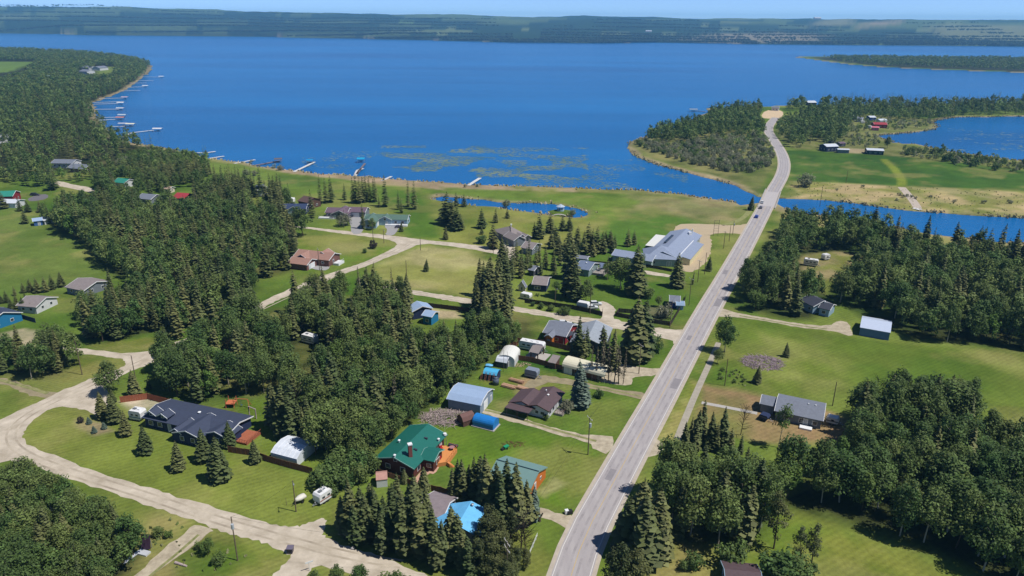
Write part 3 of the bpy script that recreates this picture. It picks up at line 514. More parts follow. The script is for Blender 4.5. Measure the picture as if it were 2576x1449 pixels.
def twigs(seed, n, rx, rz, zc=.6, r0=.004):
    """leafless crown: forking limbs"""
    r = random.Random(seed); mb = MB()
    for i in range(n):
        z = r.uniform(.15, .85); a = r.random()*6.28; l = rx*r.uniform(.5, 1)*(1.1-z*.6); p = Vector((0, 0, z)); q = p+Vector((l*math.cos(a), l*math.sin(a), l*r.uniform(.3, 1.2))); mb.tube(p, q, r0, r0*.4, 3)
        for j in range(3): s = p.lerp(q, r.uniform(.4, .95)); b = a+r.uniform(-1, 1); mb.tube(s, s+Vector((math.cos(b), math.sin(b), r.uniform(.2, 1)))*l*.35, r0*.5, r0*.2, 3)
    return mb
def leafmesh(name, data, m):
    V, F, T = data; t = np.zeros((len(V), 3), np.float32); t[:, 0] = T; o = npmesh(name, V, F, m, t, 'tint'); me = o.data; bpy.data.objects.remove(o); return me
def mesh_of(mb, m, name):
    me = bpy.data.meshes.new(name); me.from_pydata(mb.v, [], mb.f); me.materials.append(m); return me
# kinds -> list of (crown mesh, trunk mesh) ; unit height
KIND = {}
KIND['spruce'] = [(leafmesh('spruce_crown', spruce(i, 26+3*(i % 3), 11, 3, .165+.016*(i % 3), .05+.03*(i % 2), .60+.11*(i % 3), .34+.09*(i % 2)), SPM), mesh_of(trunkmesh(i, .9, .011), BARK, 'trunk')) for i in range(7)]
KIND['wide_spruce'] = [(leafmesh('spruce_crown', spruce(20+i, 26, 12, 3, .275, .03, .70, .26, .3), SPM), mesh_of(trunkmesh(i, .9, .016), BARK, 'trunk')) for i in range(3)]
KIND['blue_spruce'] = [(leafmesh('spruce_crown', spruce(40+i, 26, 13, 3, .235, .02, .72, .14, .2), BLM), mesh_of(trunkmesh(i, .9, .016), BARK, 'trunk')) for i in range(2)]
KIND['column'] = [(leafmesh('crown', spruce(60+i, 26, 9, 2, .11, .01, .35, .15), SPM), mesh_of(trunkmesh(i, .9, .012), BARK, 'trunk')) for i in range(2)]
KIND['pine'] = [(leafmesh('pine_crown', broad(70+i, 26, 50, .015, .165, .60, .40), foliage('pine_needles', (.060, .078, .026, 1), (.105, .115, .036, 1), .12) if i == 0 else bpy.data.materials['pine_needles']), mesh_of(trunkmesh(i, .96, .013, 3, .16, BARK, .3), BARK, 'trunk')) for i in range(2)]
KIND['bushy_pine'] = [(leafmesh('pine_crown', broad(75+i, 44, 66, .017, .20, .50, .47), bpy.data.materials['pine_needles']), mesh_of(trunkmesh(i, .9, .013, 2, .1, BARK, .3), BARK, 'trunk')) for i in range(2)]
KIND['thin_spruce'] = [(leafmesh('sparse_crown', spruce(80+i, 20, 5, 2, .10, .25, .7, .5, .5, .55), DRM), mesh_of(trunkmesh(i, .98, .012, 3, .08, BARK, .1), BARK, 'trunk')) for i in range(3)]
KIND['broad'] = [(leafmesh('leafy_crown', broad(100+i, 40, 72, .0185, .24+.02*(i % 3), .58, .37), BRM), mesh_of(trunkmesh(i, .85, .012, 3, .2, PALEB), PALEB if i % 2 else BARK, 'trunk')) for i in range(7)]
KIND['light'] = [(leafmesh('leafy_crown', broad(120+i, 34, 72, .021, .30, .56, .38, 'round'), LGM), mesh_of(trunkmesh(i, .8, .013, 3, .2, BARK), BARK, 'trunk')) for i in range(2)]
KIND['birch'] = [(leafmesh('airy_crown', broad(130+i, 22, 46, .015, .16, .66, .28), LGM), mesh_of(trunkmesh(i, .95, .010, 3, .12, PALEB), PALEB, 'trunk')) for i in range(2)]
KIND['shrub'] = [(leafmesh('foliage', broad(140+i, 20, 60, .050, .52, .45, .46, 'round'), BRM), mesh_of(trunkmesh(i, .5, .03, 4, .3, BARK, .1), BARK, 'stem')) for i in range(3)]
KIND['willow'] = [(leafmesh('foliage', broad(150+i, 20, 60, .046, .55, .45, .46, 'round'), SHM), mesh_of(trunkmesh(i, .5, .03, 4, .3, BARK, .1), BARK, 'stem')) for i in range(3)]
KIND['lightshrub'] = [(leafmesh('foliage', broad(160+i, 18, 60, .050, .52, .45, .46, 'round'), LGM), mesh_of(trunkmesh(i, .5, .03, 4, .3, BARK, .1), BARK, 'stem')) for i in range(2)]
KIND['purple'] = [(leafmesh('foliage', broad(165, 22, 70, .046, .5, .46, .46, 'round'), foliage('dark_purple_leaves', (.05, .04, .035, 1), (.06, .045, .04, 1))), mesh_of(trunkmesh(3, .5, .03, 4, .3, BARK, .1), BARK, 'stem'))]
KIND['bare'] = [(mesh_of(twigs(170+i, 46, .26, .4), GYM, 'twigs'), mesh_of(trunkmesh(i, .9, .011, 3, .2), BARK, 'trunk')) for i in range(2)]
NAMES = dict(spruce=('spruce_tree', 'spruce'), wide_spruce=('spruce_tree', 'spruce'), blue_spruce=('blue_spruce_tree', 'spruce'), column=('columnar_evergreen', 'evergreen'), pine=('pine_tree', 'pine'), bushy_pine=('pine_tree', 'pine'),
    thin_spruce=('dying_spruce_tree', 'spruce'), broad=('poplar_tree', 'tree'), light=('leafy_tree', 'tree'), birch=('birch_tree', 'tree'), shrub=('shrub', 'shrub'), willow=('willow_shrub', 'shrub'), lightshrub=('shrub', 'shrub'), purple=('shrub', 'shrub'), bare=('bare_tree', 'tree'))
CAP = {'spruce': 'A', 'wide_spruce': 'A', 'blue_spruce': 'A2', 'column': 'A3', 'pine': 'A4', 'bushy_pine': 'A4', 'thin_spruce': 'A5', 'broad': 'B', 'light': 'B', 'birch': 'B2', 'shrub': 'C', 'willow': 'C', 'lightshrub': 'C', 'purple': 'C', 'bare': 'D'}
PLANTS = []   # kind, X, Y, H, label, group, unique
def S1(kind, x, yb, yt, label=None, group=None, wf=1.0):
    X, Y = G(x, yb); PLANTS.append([kind, X, Y, HT(x, yb, yt), label, group, label is not None and group is None, wf])
def many(kind, pts, label, group):
    for p in pts: S1(kind, p[0], p[1], p[2], label, group, (1.12 if kind == 'wide_spruce' else 1.0)*random.Random(int(p[0]*7+p[1])).uniform(.82, 1.2))
# --- singled-out lawn trees ---
for x, yb, yt, l in [(260,1052,985,'leftmost spruce beside the white trailer parked by the navy house'),(292,1062,988,'spruce just right of the leftmost one, by the white trailer at the navy house'),(316,1096,1035,'spruce at the right edge of the planted bed with blue dwarf spruces'),
    (368,1140,1068,'lone spruce on the striped lawn below the two dormers of the navy house'),(450,1183,1110,'slim spruce on the lawn left of the navy front porch gable'),(513,1160,1078,'spruce hiding the right side of the navy porch gable'),
    (552,1209,1097,'tallest and foremost spruce on the lawn in front of the navy house'),(578,1124,1058,'spruce at the right end of the navy house, by the wooden fence'),(642,1164,1104,'lone spruce against the brown board fence left of the plastic greenhouse'),
    (1072,682.5,651,'lone small spruce in the middle of the dry mown field'),(1978,897.6,861,'small lone spruce on the right-hand meadow behind the brush pile'),(1904,964,919,'small spruce in the tall grass below the brush pile'),
    (1121,602.5,569,'small spruce at the lane edge below the pond-side spruces'),(1888,529,491,'single spruce on the bank left of the bridge'),(1702,722,636,'large spruce in front of the right end of the long hall'),(1599,742,615,'big dark spruce in front of the low wing of the long hall'),
    (1592,906,743,'tallest dark spruce at the lane corner left of the road'),(1023,770,690,'spruce beside the gravel lane with a pole in its top'),(1009.8,582.5,558,'small slim evergreen right of the green-roofed white house drive')]:
    S1('wide_spruce', x, yb, yt, l)
S1('wide_spruce', 1782, 681, 644, 'bushy evergreen on the grass between the bare lot and the road'); S1('wide_spruce', 1610, 899, 748, 'second tall spruce right behind the tallest one at the lane corner')
S1('blue_spruce', 1462, 1023, 905, 'tall silvery blue spruce beside the brown-roofed bungalow'); S1('blue_spruce', 1340, 1306, 1222, 'rounded silvery spruce at the right end of the dark spruce row by the green shed')
for x, yb, yt, l in [(263,1079,1061,'right blue dwarf spruce in the planted bed'),(238,1089,1071,'lowest blue dwarf spruce in the planted bed'),(225,1066,1048,'upper blue dwarf spruce in the planted bed')]: S1('blue_spruce', x, yb, yt, l, wf=1.7)
S1('purple', 204, 1063, 1048, 'reddish shrub at the left end of the planted bed'); S1('purple', 939, 625, 604, 'dark purple shrub on the curve of the gravel road'); S1('lightshrub', 919, 636, 623, 'low bright shrub left of the dark purple shrub')
S1('willow', 869, 562+6, 536, 'greyish shrub by the pole below the purple-roofed house'); S1('column', 914, 576, 515, 'dark columnar tree beside the garage of the purple-roofed house'); S1('column', 1742, 716, 683, 'trimmed dark column evergreen beside the road driveway')
S1('light', 936, 578, 546, 'round bright green tree in front of the green-roofed house garage'); S1('broad', 763, 594, 515, 'big dark broadleaf tree at the end of the upper gravel road', wf=1.25)
S1('broad', 1823, 886, 794, 'lone poplar at the left edge of the right-hand meadow', wf=1.05); S1('broad', 1804, 915, 872, 'small poplar just below the lone poplar by the footpath'); S1('birch', 1958, 1126, 1010, 'tall pale birch in front of the grey-roofed house')
S1('bare', 1863, 1094, 1004, 'leafless tree on the dry lot left of the grey-roofed house'); S1('bare', 1241, 640, 590, 'leafless tree beside the lane fork'); S1('bare', 1310, 1385, 1270, 'grey leafless tree beside the spruces at the bottom', wf=1.4); S1('bare', 1322, 1400, 1310, 'low grey leafless bush right of the grey bare tree', wf=1.5)
S1('light', 1607, 670, 634, 'bright green tree against the low wing of the hall', wf=1.2); S1('broad', 1560, 728, 640, 'round leafy tree left of the big dark spruce by the hall', wf=1.3); S1('light', 1530, 700, 655, 'bright leafy tree beside the grey deck house')
S1('light', 1400, 735, 705, 'rounded yellow-green tree beside the navy cottage', wf=1.3); S1('broad', 1473, 760, 700, 'dark round broadleaf tree behind the long white trailer', wf=1.2)
S1('lightshrub', 1100, 1003, 978, 'bright round bush at the hedge end left of the white garage'); S1('shrub', 1508, 1000, 978, 'round green bush right of the blue spruce'); S1('willow', 1427, 1035, 1006, 'pale flowering bush at the front corner of the brown-roofed bungalow')
S1('shrub', 1374, 1055, 1040, 'small bush along the bungalow front wall') ; S1('shrub', 1626, 908, 880, 'dark shrub by the grass corner pole') ; S1('shrub', 1645, 885, 843, 'rounded shrub near the road corner')
S1('broad', 278, 990, 905, 'bushy poplar at the gravel junction by the wooden fence', wf=1.3); S1('wide_spruce', 340, 994, 927, 'spruce right of the bushy poplar above the wooden fence'); S1('wide_spruce', 376, 979, 950, 'small spruce behind the wooden fence')
S1('wide_spruce', 286, 1012, 978, 'small spruce at the left end of the wooden fence'); S1('shrub', 1745, 1428, 1392, 'round shrub on the dry grass at the bottom right'); S1('shrub', 1725, 1432, 1405, 'smaller shrub touching the round shrub at bottom right'); S1('shrub', 1834, 1420, 1360, 'large leafy bush behind the brown roof at the bottom edge', wf=1.1)
S1('shrub', 1958, 1462, 1392, 'broad leafy bush below the sparse pines', wf=1.2); S1('shrub', 2010, 1470, 1410, 'leafy bush at the foot of the two pines', wf=1.1)
for x, yb, yt, l in [(1946,1380,1235,'leftmost sparse pine on the lawn at bottom right'),(2006,1424,1318,'middle sparse pine on the lawn at bottom right'),(2041,1424,1311,'rightmost sparse pine on the lawn at bottom right')]: S1('pine', x, yb, yt, l)
S1('light', 525, 1395, 1352, 'bright bush clump in the fenced grass plot at lower left', wf=1); S1('lightshrub', 545, 1418, 1392, 'flat round bush beside the power pole at lower left', wf=1.3); S1('shrub', 505, 1385, 1362, 'small dark bush by the lower-left driveway'); S1('shrub', 400, 1350, 1325, 'low shrub by the poplar thicket'); S1('lightshrub', 425, 1352, 1334, 'low bright shrub beside the road at lower left')
S1('willow', 2023, 470, 434, 'large round willow right of the road before the bridge', wf=1.0); S1('light', 2065, 345, 312, 'bright yellow-green tree in the woods beyond the bridge', wf=1.3); S1('broad', 2232, 373, 341, 'dark round tree by the lagoon behind the white-roofed shed', wf=1.2)
S1('willow', 1440, 543, 526, 'grey bush on the pond islet beside the gazebo'); S1('willow', 1273, 522, 502, 'bush on the pond bank behind the grey gabled house'); S1('shrub', 1212, 612, 590, 'round bush at the edge of the dry grass', wf=1.2)
S1('broad', 1656, 772, 741, 'young broadleaf tree beside the little blue-gabled house'); S1('willow', 1668, 798, 762, 'loose bush inside the dark fenced garden'); S1('shrub', 1630, 750, 722, 'small tree on the grass above the fenced garden')
S1('light', 1900, 782, 722, 'bright yellow-green tree at the driveway entrance right of the road', wf=1.1)
# --- small groups ---
many('spruce', [(896.5,511,436),(914,509,445),(921,507,436),(941,509,449),(945,507,442),(906,512,440),(969.8,520,439),(954,522,489),(930,508,446),(889,511,444),(867.6,503,462)], 'tall dark spruce in the clump on the lakeside lawn', 'spruces on the lakeside lawn')
many('spruce', [(1003,527,478),(1010,536,498),(1027.6,520,453.6),(1043,526,454.7)], 'spruce right of the green-roofed white house', 'spruces right of the green-roofed house')
many('wide_spruce', [(1125,565,482),(1119,556,508),(1147.6,518,482.5),(1167.6,520,487),(1150,580,513.6),(1159,578,536),(1136,563,500),(1140,572,505)], 'dark spruce in the clump in front of the pond', 'spruces in front of the pond')
many('wide_spruce', [(1212,574,524),(1212,589,569),(1247.6,560,522.5),(1276.4,549,523.6),(1241,625,558)], 'spruce left of the grey gabled house', 'spruces left of the grey gabled house')
many('wide_spruce', [(1357,600,538),(1344,598,558),(1383.5,585,536),(1397,616,567),(1386,625,580),(1415,580,542.5),(1432,580,542.5),(1432,642,571),(1452,625,569),(1479,634,560),(1501,638,569),(1490,632,575),(1534.6,622,578),(1523,620,580),(1515,637,582),(1468,640,580),(1546,622,590),(1540,636,600),(1490,645,600),(1420,655,600),(1448,655,605),(1405,640,590)], 'dark spruce in the belt between the grey gabled house and the hall', 'spruce belt beside the grey gabled house')
many('wide_spruce', [(1579,620,573.6),(1594.6,616,578)], 'one of two spruces alone on the green field by the hall', 'pair of spruces on the green field')
many('spruce', [(1299,669,602),(1324,678,620),(1348,678,613),(1372,676,615),(1258,690,600),(1266,700,590),(1285,705,628),(1310,700,640),(1335,690,640),(1360,692,650),(1290,690,615),(1312,690,622),(1330,660,600),(1356,660,600),(1392,680,625),(1408,668,612),(1395,700,640),(1275,680,600)], 'tall spruce in the grove above the navy cottage', 'spruce grove above the navy cottage')
many('spruce', [(1430,700,592),(1440,752,612),(1448,757,665),(1422,745,640)], 'towering spruce left of the grey deck house', 'towering spruces by the deck house')
many('spruce', [(1210,770,680),(1217,780,655),(1228,790,662),(1236,775,640),(1246,800,690),(1222,830,720),(1240,840,735),(1258,760,640),(1205,800,712),(1215,850,740),(1198,770,690),(1250,810,665),(1262,790,650),(1272,770,640),(1280,800,690),(1268,830,715),(1205,745,650),(1196,790,700),(1232,820,700)], 'towering spruce at the lane bend behind the long hedge', 'towering spruces at the lane bend')
many('spruce', [(1452,895,794),(1475,896,822),(1466,905,830),(1517,925,817),(1540,930,826),(1440,893,840)], 'slim spruce between the grey roofs and the fabric shelter', 'slim spruces by the fabric shelter')
many('thin_spruce', [(1499,955,870),(1510,950,845),(1530,958,850),(1545,962,855),(1556,965,870),(1567,967,878),(1520,955,862),(1485,950,868)], 'thin dying spruce with a bare trunk in the row by the gravel drive', 'row of dying spruces')
many('spruce', [(862,1335,1245),(885,1345,1205),(905,1330,1215),(925,1362,1240),(950,1350,1222),(975,1378,1245),(1000,1360,1215),(1015,1397,1240),(1040,1382,1225),(1060,1402,1262),(1085,1397,1270),(990,1330,1225),(1030,1340,1210),(1050,1345,1190),(1075,1330,1215),(870,1352,1262),(900,1368,1265),(935,1340,1215),(960,1392,1280),(1003,1330,1195)], 'dark spruce in the dense stand by the gravel junction at the bottom', 'dense spruce stand at the bottom')
many('spruce', [(1128,1405,1268),(1152,1410,1290),(1140,1400,1275),(1112,1420,1300),(1165,1435,1335),(1185,1452,1345),(1098,1432,1310)], 'slim spruce in front of the tarp-covered roof', 'slim spruces in front of the tarp-covered roof')
many('spruce', [(1150,1262,1152),(1168,1268,1150),(1190,1275,1152),(1205,1275,1146),(1232,1300,1136),(1216,1290,1165),(1252,1306,1165),(1273,1318,1150),(1293,1325,1156),(1312,1318,1199),(1325,1312,1201),(1140,1268,1175),(1180,1262,1165),(1262,1330,1180)], 'tall dark spruce in the row before the green-roofed shed', 'spruces before the green-roofed shed')
many('bushy_pine', [(1235,1372,1262),(1215,1402,1290),(1250,1412,1300),(1230,1442,1330),(1266,1440,1335),(1285,1382,1275),(1205,1450,1350),(1300,1440,1372),(1322,1432,1375),(1290,1470,1385),(1245,1490,1390),(1270,1500,1400)], 'yellow-green conifer in the clump beside the bottom of the road', 'yellow-green conifers left of the road')
many('wide_spruce', [(1605,1378,1205),(1640,1390,1225),(1622,1410,1240),(1585,1385,1250),(1655,1405,1270)], 'large dark spruce at the road edge left of the big poplar clump', 'large spruces at the road edge')
many('bushy_pine', [(1560,1500,1362),(1535,1490,1370),(1592,1500,1378),(1570,1470,1385),(1655,1405,1290)], 'dark bushy conifer at the right edge of the road bottom', 'dark conifers right of the road')
many('spruce', [(1764,1112,1004),(1750,1122,1030),(1735,1132,1050),(1790,1130,1038),(1816,1128,1022),(1800,1135,1060),(1835,1146,1075),(1862,1142,1090),(1722,1142,1060),(1745,1140,1055)], 'ragged spruce above the poplar clump right of the road', 'ragged spruces right of the road')
many('wide_spruce', [(38,743,719),(60,736.5,710),(78,734,701),(95.5,736.5,696.5),(115.5,734,694),(133,728,690),(155.5,721,684),(18,761,730),(44,776,741),(60,783,747),(80,785,761),(4,763,739),(30,779,750),(95,770,752),(66,762,735)], 'young spruce in the row along the left green field', 'young spruces along the left field')
many('wide_spruce', [(64,562.5,527),(102,533.6,504.7),(51,531,496),(71,533.6,502.5),(9,525,480)], 'spruce on the lawn by the far left house', 'lawn spruces at far left')
many('spruce', [(807,513.6,440),(820.5,511,447),(834,509,442.5),(785,549,476),(672,545,454),(694,527,442.5),(705,522.5,447),(691.6,558,520),(607,527,440),(620,527,442),(549,500,431),(562,500,437),(575,505,436),(600,525,443),(632,535,450),(715,560,480),(728,613,545),(690,560,500),(655,560,480),(640,565,490),(722,600,535)], 'tall slim spruce between the lakeside houses', 'slim spruces among the lakeside houses')
many('spruce', [(700,1090,975),(716,1100,965),(735,1107,985),(752,1100,1000),(768,1110,1020),(690,1075,960),(780,1095,990),(742,1092,958)], 'tall spruce right behind the plastic greenhouse', 'spruces behind the greenhouse')
many('broad', [(795,1145,1030),(845,1150,1025),(870,1140,1040),(820,1130,1000),(855,1110,990),(900,1130,1020),(930,1140,1040),(960,1120,1030),(985,1100,1010),(1000,1075,980),(950,1150,1070),(900,1165,1080)], 'poplar in the woods behind the green-roofed log house', 'poplars behind the log house')
many('shrub', [(850,1180,1130),(880,1195,1145),(905,1215,1165),(830,1200,1160),(812,1225,1180),(840,1232,1175),(868,1225,1180),(900,1190,1130),(930,1185,1130),(790,1215,1188),(870,1165,1120),(915,1160,1110)], 'tall leafy bush between the greenhouse and the log house', 'bushes left of the log house')
S1('wide_spruce', 1066, 1232, 1172, 'small spruce at the front corner of the log house'); S1('wide_spruce', 1018, 1215, 1178, 'small spruce before the gable of the log house', wf=1.1)
many('shrub', [(1340,770,758),(1362,776,760),(1385,782,766),(1410,790,772),(1425,792,770),(1352,745,735)], 'low roadside bush along the dark fence', 'bushes along the dark fence')
many('willow', [(690,423,412),(705,428,414),(632,412,400),(620,440,425),(642,442,428),(1170,471,462),(1200,470,462)], 'grey-green shrub on the reedy lake bank', 'shrubs on the lake bank')
many('willow', [(2262,472+20,483),(2272,497,488),(2282,495,486),(2293,496,488),(2302,500,491),(2256,505,497),(2340,498,490),(2105,478,472),(2170,472,464),(2400,508,500),(2475,512,502),(2540,512,500)], 'small round bush in the tan marsh', 'bushes in the marsh')
# --- composition guards: things that stay visible past the woods ---
KEEP = [(690,1100,800,1170),(350,1005,615,1125),(300,1000,375,1050),(560,955,690,1005),(640,1000,690,1090),(985,1060,1160,1200),(1185,1035,1260,1080),(1110,960,1235,1040),(1205,915,1375,1000),(1240,835,1430,925),
 (1300,740,1525,775),(1520,770,1700,830),(1660,735,1725,775),(1330,690,1390,730),(1300,700,1325,735),(1445,635,1535,700),(1365,800,1445,850),(1470,805,1520,850),(1040,752,1105,808),(1105,765,1140,785),(735,607,850,675),(822,500,915,545),(922,512,1020,572),(1250,540,1325,600),(1310,600,1350,625),
 (720,500,765,535),(755,490,790,505),(640,462,665,510),(445,480,475,495),(298,447,330,460),(358,484,392,494),(140,399,225,412),(150,468,225,478),(0,475,52,520),(52,480,122,512),(70,545,125,572),(175,697,247,727),(60,740,120,762),(0,770,26,832),(20,797,60,806),(64,840,84,856),
 (1535,570,1770,680),(2014,645,2064,672),(2070,640,2090,656),(2046,740,2098,792),(2158,797,2245,850),(1925,995,2080,1070),(2078,1048,2104,1072),(1905,1040,1935,1062),(2068,358,2140,384),(2178,370,2232,388),(2195,303,2236,322),(2140,285,2175,318),(2185,288,2215,302),(1914,276,1972,294),
 (1900,555,1950,600),(1190,1140,1370,1235),(1240,1145,1300,1160),(1135,1255,1215,1350),(1070,1245,1135,1290),(200,160,270,188),(334,302,400,334),(0,153,62,180),(665,758,700,766),(700,690,715,700),(655,700,710,735),(752,838,795,856),(755,878,772,896),(1410,810,1437,824),(1465,812,1490,828),
 (1790,590,1900,640),(2086,634,2140,652),(1950,380,1990,480),(1925,340,1958,375),(208,878,310,900),(1815,788,1848,800),(2047,415,2058,460),(1260,690,1290,760),(2030,248,2060,262),(1728,272,1772,284),(2050,342,2066,360),(1975,270,2010,282)]
def okeep(X, Y, H, wd):
    xb, yb = P(X, Y, 0); xt, yt = P(X, Y, H); hw = wd*H*FPX/math.hypot(math.hypot(X, Y), HC)
    for a, b, c, d in KEEP:
        if min(xb, xt)-hw < c and max(xb, xt)+hw > a and yt < d-(d-b)*.3 and yb > b and yb > (b+d)/2+(d-b)*.25: return False
    return True
BLD = [(360,1020,610,1120),(690,1110,790,1160),(0,0,0,0)]
allroad = [G(x, y) for x, y in [(1421,1440),(1579,1147),(1675,976),(1782,779),(1833,692),(1862,640),(1907,558),(1929,515),(1945,480),(1966,446),(1973,421),(1967,390),(1950,356),(1935,335),(1945,303)]]
gravl = [[(-50,1095),(30,1060),(150,1000),(260,955),(340,915),(420,880),(520,838),(620,790),(680,761),(780,712),(860,680),(920,666),(1000,625),(1060,608)],[(340,905),(270,890),(200,884),(120,868)],[(1060,608),(1200,625),(1290,645)],[(740,570),(860,584),(960,596),(1060,608)],[(960,722),(1110,748),(1210,762),(1355,786),(1500,812),(1700,845)],[(0,1100),(60,1150),(200,1200),(378,1245),(540,1305),(700,1355),(870,1400),(1000,1449)],[(1808,862),(1703,1106)],[(1800,784),(1939,804),(2095,830)]]
segs = []
for ln, wd in [(allroad, 7.0)]+[([G(*p) for p in g], 4.2) for g in gravl]:
    for a, b in zip(ln, ln[1:]): segs.append((a, b, wd))
def onroad(x, y):
    for a, b, wd in segs:
        ex, ey = b[0]-a[0], b[1]-a[1]; l2 = ex*ex+ey*ey
        t = max(0, min(1, ((x-a[0])*ex+(y-a[1])*ey)/l2))
        if (x-a[0]-t*ex)**2+(y-a[1]-t*ey)**2 < wd*wd: return True
    return False
def inside(x, y, p):
    c = False; n = len(p)
    for i in range(n):
        a, b = p[i], p[(i+1) % n]
        if (a[1] > y) != (b[1] > y) and x < (b[0]-a[0])*(y-a[1])/(b[1]-a[1])+a[0]: c = not c
    return c
WPOL = [LAKE, LAGOON, POND]
def landat(x, y): return not (inside(x, y, LAKE) and not inside(x, y, ISL)) and not inside(x, y, LAGOON) and not inside(x, y, POND)
def zone(poly, sp, mix, label, group, guard=True, holes=(), seed=1, clear=2.5, grid2=True):
    """mix = list of (share, kind, hmin, hmax)"""
    label = group; p = W(poly); r = random.Random(seed*13+5); xs = [a for a, b in p]; ys = [b for a, b in p]; hs = [W(h) for h in holes]
    cell = sp; occ = {}
    for q in PLANTS: occ.setdefault((int(q[1]//cell), int(q[2]//cell)), []).append((q[1], q[2]))
    tries = int((max(xs)-min(xs))*(max(ys)-min(ys))/(sp*sp)*2.6)
    for _ in range(tries):
        x = r.uniform(min(xs), max(xs)); y = r.uniform(min(ys), max(ys))
        if not inside(x, y, p) or any(inside(x, y, h) for h in hs): continue
        i, j = int(x//cell), int(y//cell); s2 = (sp*.78)**2
        if any((x-a)**2+(y-b)**2 < s2 for di in (-1, 0, 1) for dj in (-1, 0, 1) for a, b in occ.get((i+di, j+dj), ())): continue
        if y < 1500 and onroad(x, y): continue
        if not landat(x, y): continue
        u = r.random(); nz = vnoise(np.array([x/38.]), np.array([y/38.]), 8)[0]-.5; u = min(.999, max(0, u+nz*.5)); acc = 0
        for sh, kd, h0, h1 in mix:
            acc += sh
            if u <= acc or kd == mix[-1][1]: break
        H = r.uniform(h0, h1)*(1+.25*(vnoise(np.array([x/25.]), np.array([y/25.]), 3)[0]-.5)); wd = {'spruce': .12, 'broad': .2, 'thin_spruce': .08}.get(kd, .3)
        if guard and y < 1600 and not okeep(x, y, H, wd): continue
        nm = {'spruce': 'dark spruce', 'wide_spruce': 'dark spruce', 'broad': 'green poplar', 'light': 'bright green tree', 'willow': 'grey-green willow', 'shrub': 'green shrub', 'lightshrub': 'bright shrub', 'thin_spruce': 'sparse brown spruce', 'bare': 'leafless grey tree', 'pine': 'pine', 'birch': 'pale birch'}[kd]
        PLANTS.append([kd, x, y, H, nm+' '+label, nm+'s '+group if not nm.endswith('s') else group, False, r.uniform(.85, 1.15)]); occ.setdefault((i, j), []).append((x, y))
MIXP = [(.3, 'spruce', 12, 18), (.62, 'broad', 11, 16), (.02, 'bare', 8, 11), (.06, 'light', 8, 12)]
zone([(-160,1240),(40,1240),(120,1250),(200,1290),(290,1335),(352,1388),(330,1410),(300,1470),(260,1560),(-200,1600)], 3.1, [(.10, 'spruce', 9, 12), (.86, 'broad', 8.5, 12.5), (.02, 'bare', 6, 8), (.02, 'light', 7, 9)], 'in the thicket at the bottom left corner', 'in the bottom left thicket', seed=1)
zone([(790,1505),(900,1490),(1010,1495),(1075,1560),(1000,1600),(780,1600)], 2.6, [(1, 'broad', 6, 8.5)], 'whose top pokes in at the bottom edge', 'at the bottom edge', seed=2)
zone([(1690,1240),(1800,1225),(1900,1255),(1940,1300),(1912,1352),(1830,1388),(1740,1385),(1690,1380),(1660,1340),(1650,1280)], 4.0, [(.2, 'spruce', 14, 18), (.8, 'broad', 14.5, 18.5)], 'in the big clump right of the road bottom', 'in the clump right of the road bottom', seed=3)
zone([(1930,1248),(1960,1212),(2050,1198),(2110,1180),(2150,1100),(2148,1050),(2200,1030),(2300,1040),(2400,1065),(2500,1125),(2600,1190),(2950,1290),(2950,1620),(2600,1500),(2450,1430),(2350,1385),(2230,1335),(2100,1280),(2000,1262)], 4.4, [(.12, 'spruce', 13, 17), (.74, 'broad', 13, 18), (.04, 'bare', 9, 13), (.10, 'light', 10, 14)], 'in the big wood at the lower right', 'in the lower right wood', seed=4)
zone([(1940,592),(2000,580),(2090,587),(2180,605),(2220,625),(2150,632),(2085,630),(2000,648),(1995,690),(2050,715),(2058,765),(2040,802),(1990,800),(1900,780),(1866,772),(1872,730),(1897,690),(1912,650)], 5.2, [(.12, 'spruce', 13, 17), (.82, 'broad', 12, 17), (.06, 'light', 9, 13)], 'in the wood right of the road below the channel', 'in the wood right of the road', seed=5)
zone([(2150,640),(2130,606),(2200,606),(2300,632),(2400,647),(2576,674),(3000,735),(3000,945),(2576,882),(2480,868),(2395,858),(2370,862),(2302,852),(2255,834),(2250,803),(2160,785),(2105,764),(2115,700),(2185,665)], 5.6, [(.13, 'spruce', 15, 20), (.78, 'broad', 12, 17), (.03, 'bare', 8, 12), (.06, 'light', 10, 14)], 'in the wood beside the channel at right', 'in the wood by the channel', seed=6)
many('spruce', [(2191,608,516),(2213,625,560),(2320,640,540),(2280,650,571),(2341,640,572),(2396,655,558),(2405,655,580),(2451,660,567),(2462,662,570),(2476,665,574),(2500,672,578),(2520,690,600),(2569,690,591),(2134,600,510),(2430,680,600),(2540,700,615),(2085,600,556),(2116,600,550),(2122,606,552),(2500,710,625),(2575,720,620),(2480,700,600),(2555,715,612),(2100,605,562)], 'tall spruce standing out against the blue channel at right', 'tall spruces against the channel')
zone(F1, 4.7, [(.42, 'spruce', 13, 20), (.44, 'broad', 11, 16), (.03, 'thin_spruce', 12, 17), (.03, 'bare', 9, 12), (.08, 'light', 9, 13)], 'in the large wood above the gravel junction', 'in the large wood above the junction', seed=7, holes=[[(560,500),(640,520),(640,545),(600,530),(560,520)]])
zone([(430,748),(560,752),(650,742),(690,735),(665,765),(600,790),(560,800),(520,790),(480,840),(430,862),(425,800)], 4.6, [(.6, 'spruce', 13, 18), (.4, 'broad', 12, 15)], 'in the woods north of the hidden gravel road', 'north of the hidden gravel road', seed=28)
zone([(330,700),(430,742),(430,800),(360,790),(335,760)], 4.6, [(.3, 'spruce', 12, 16), (.7, 'broad', 11, 15)], 'in the grove above the left gravel spur', 'in the grove above the gravel spur', seed=29)
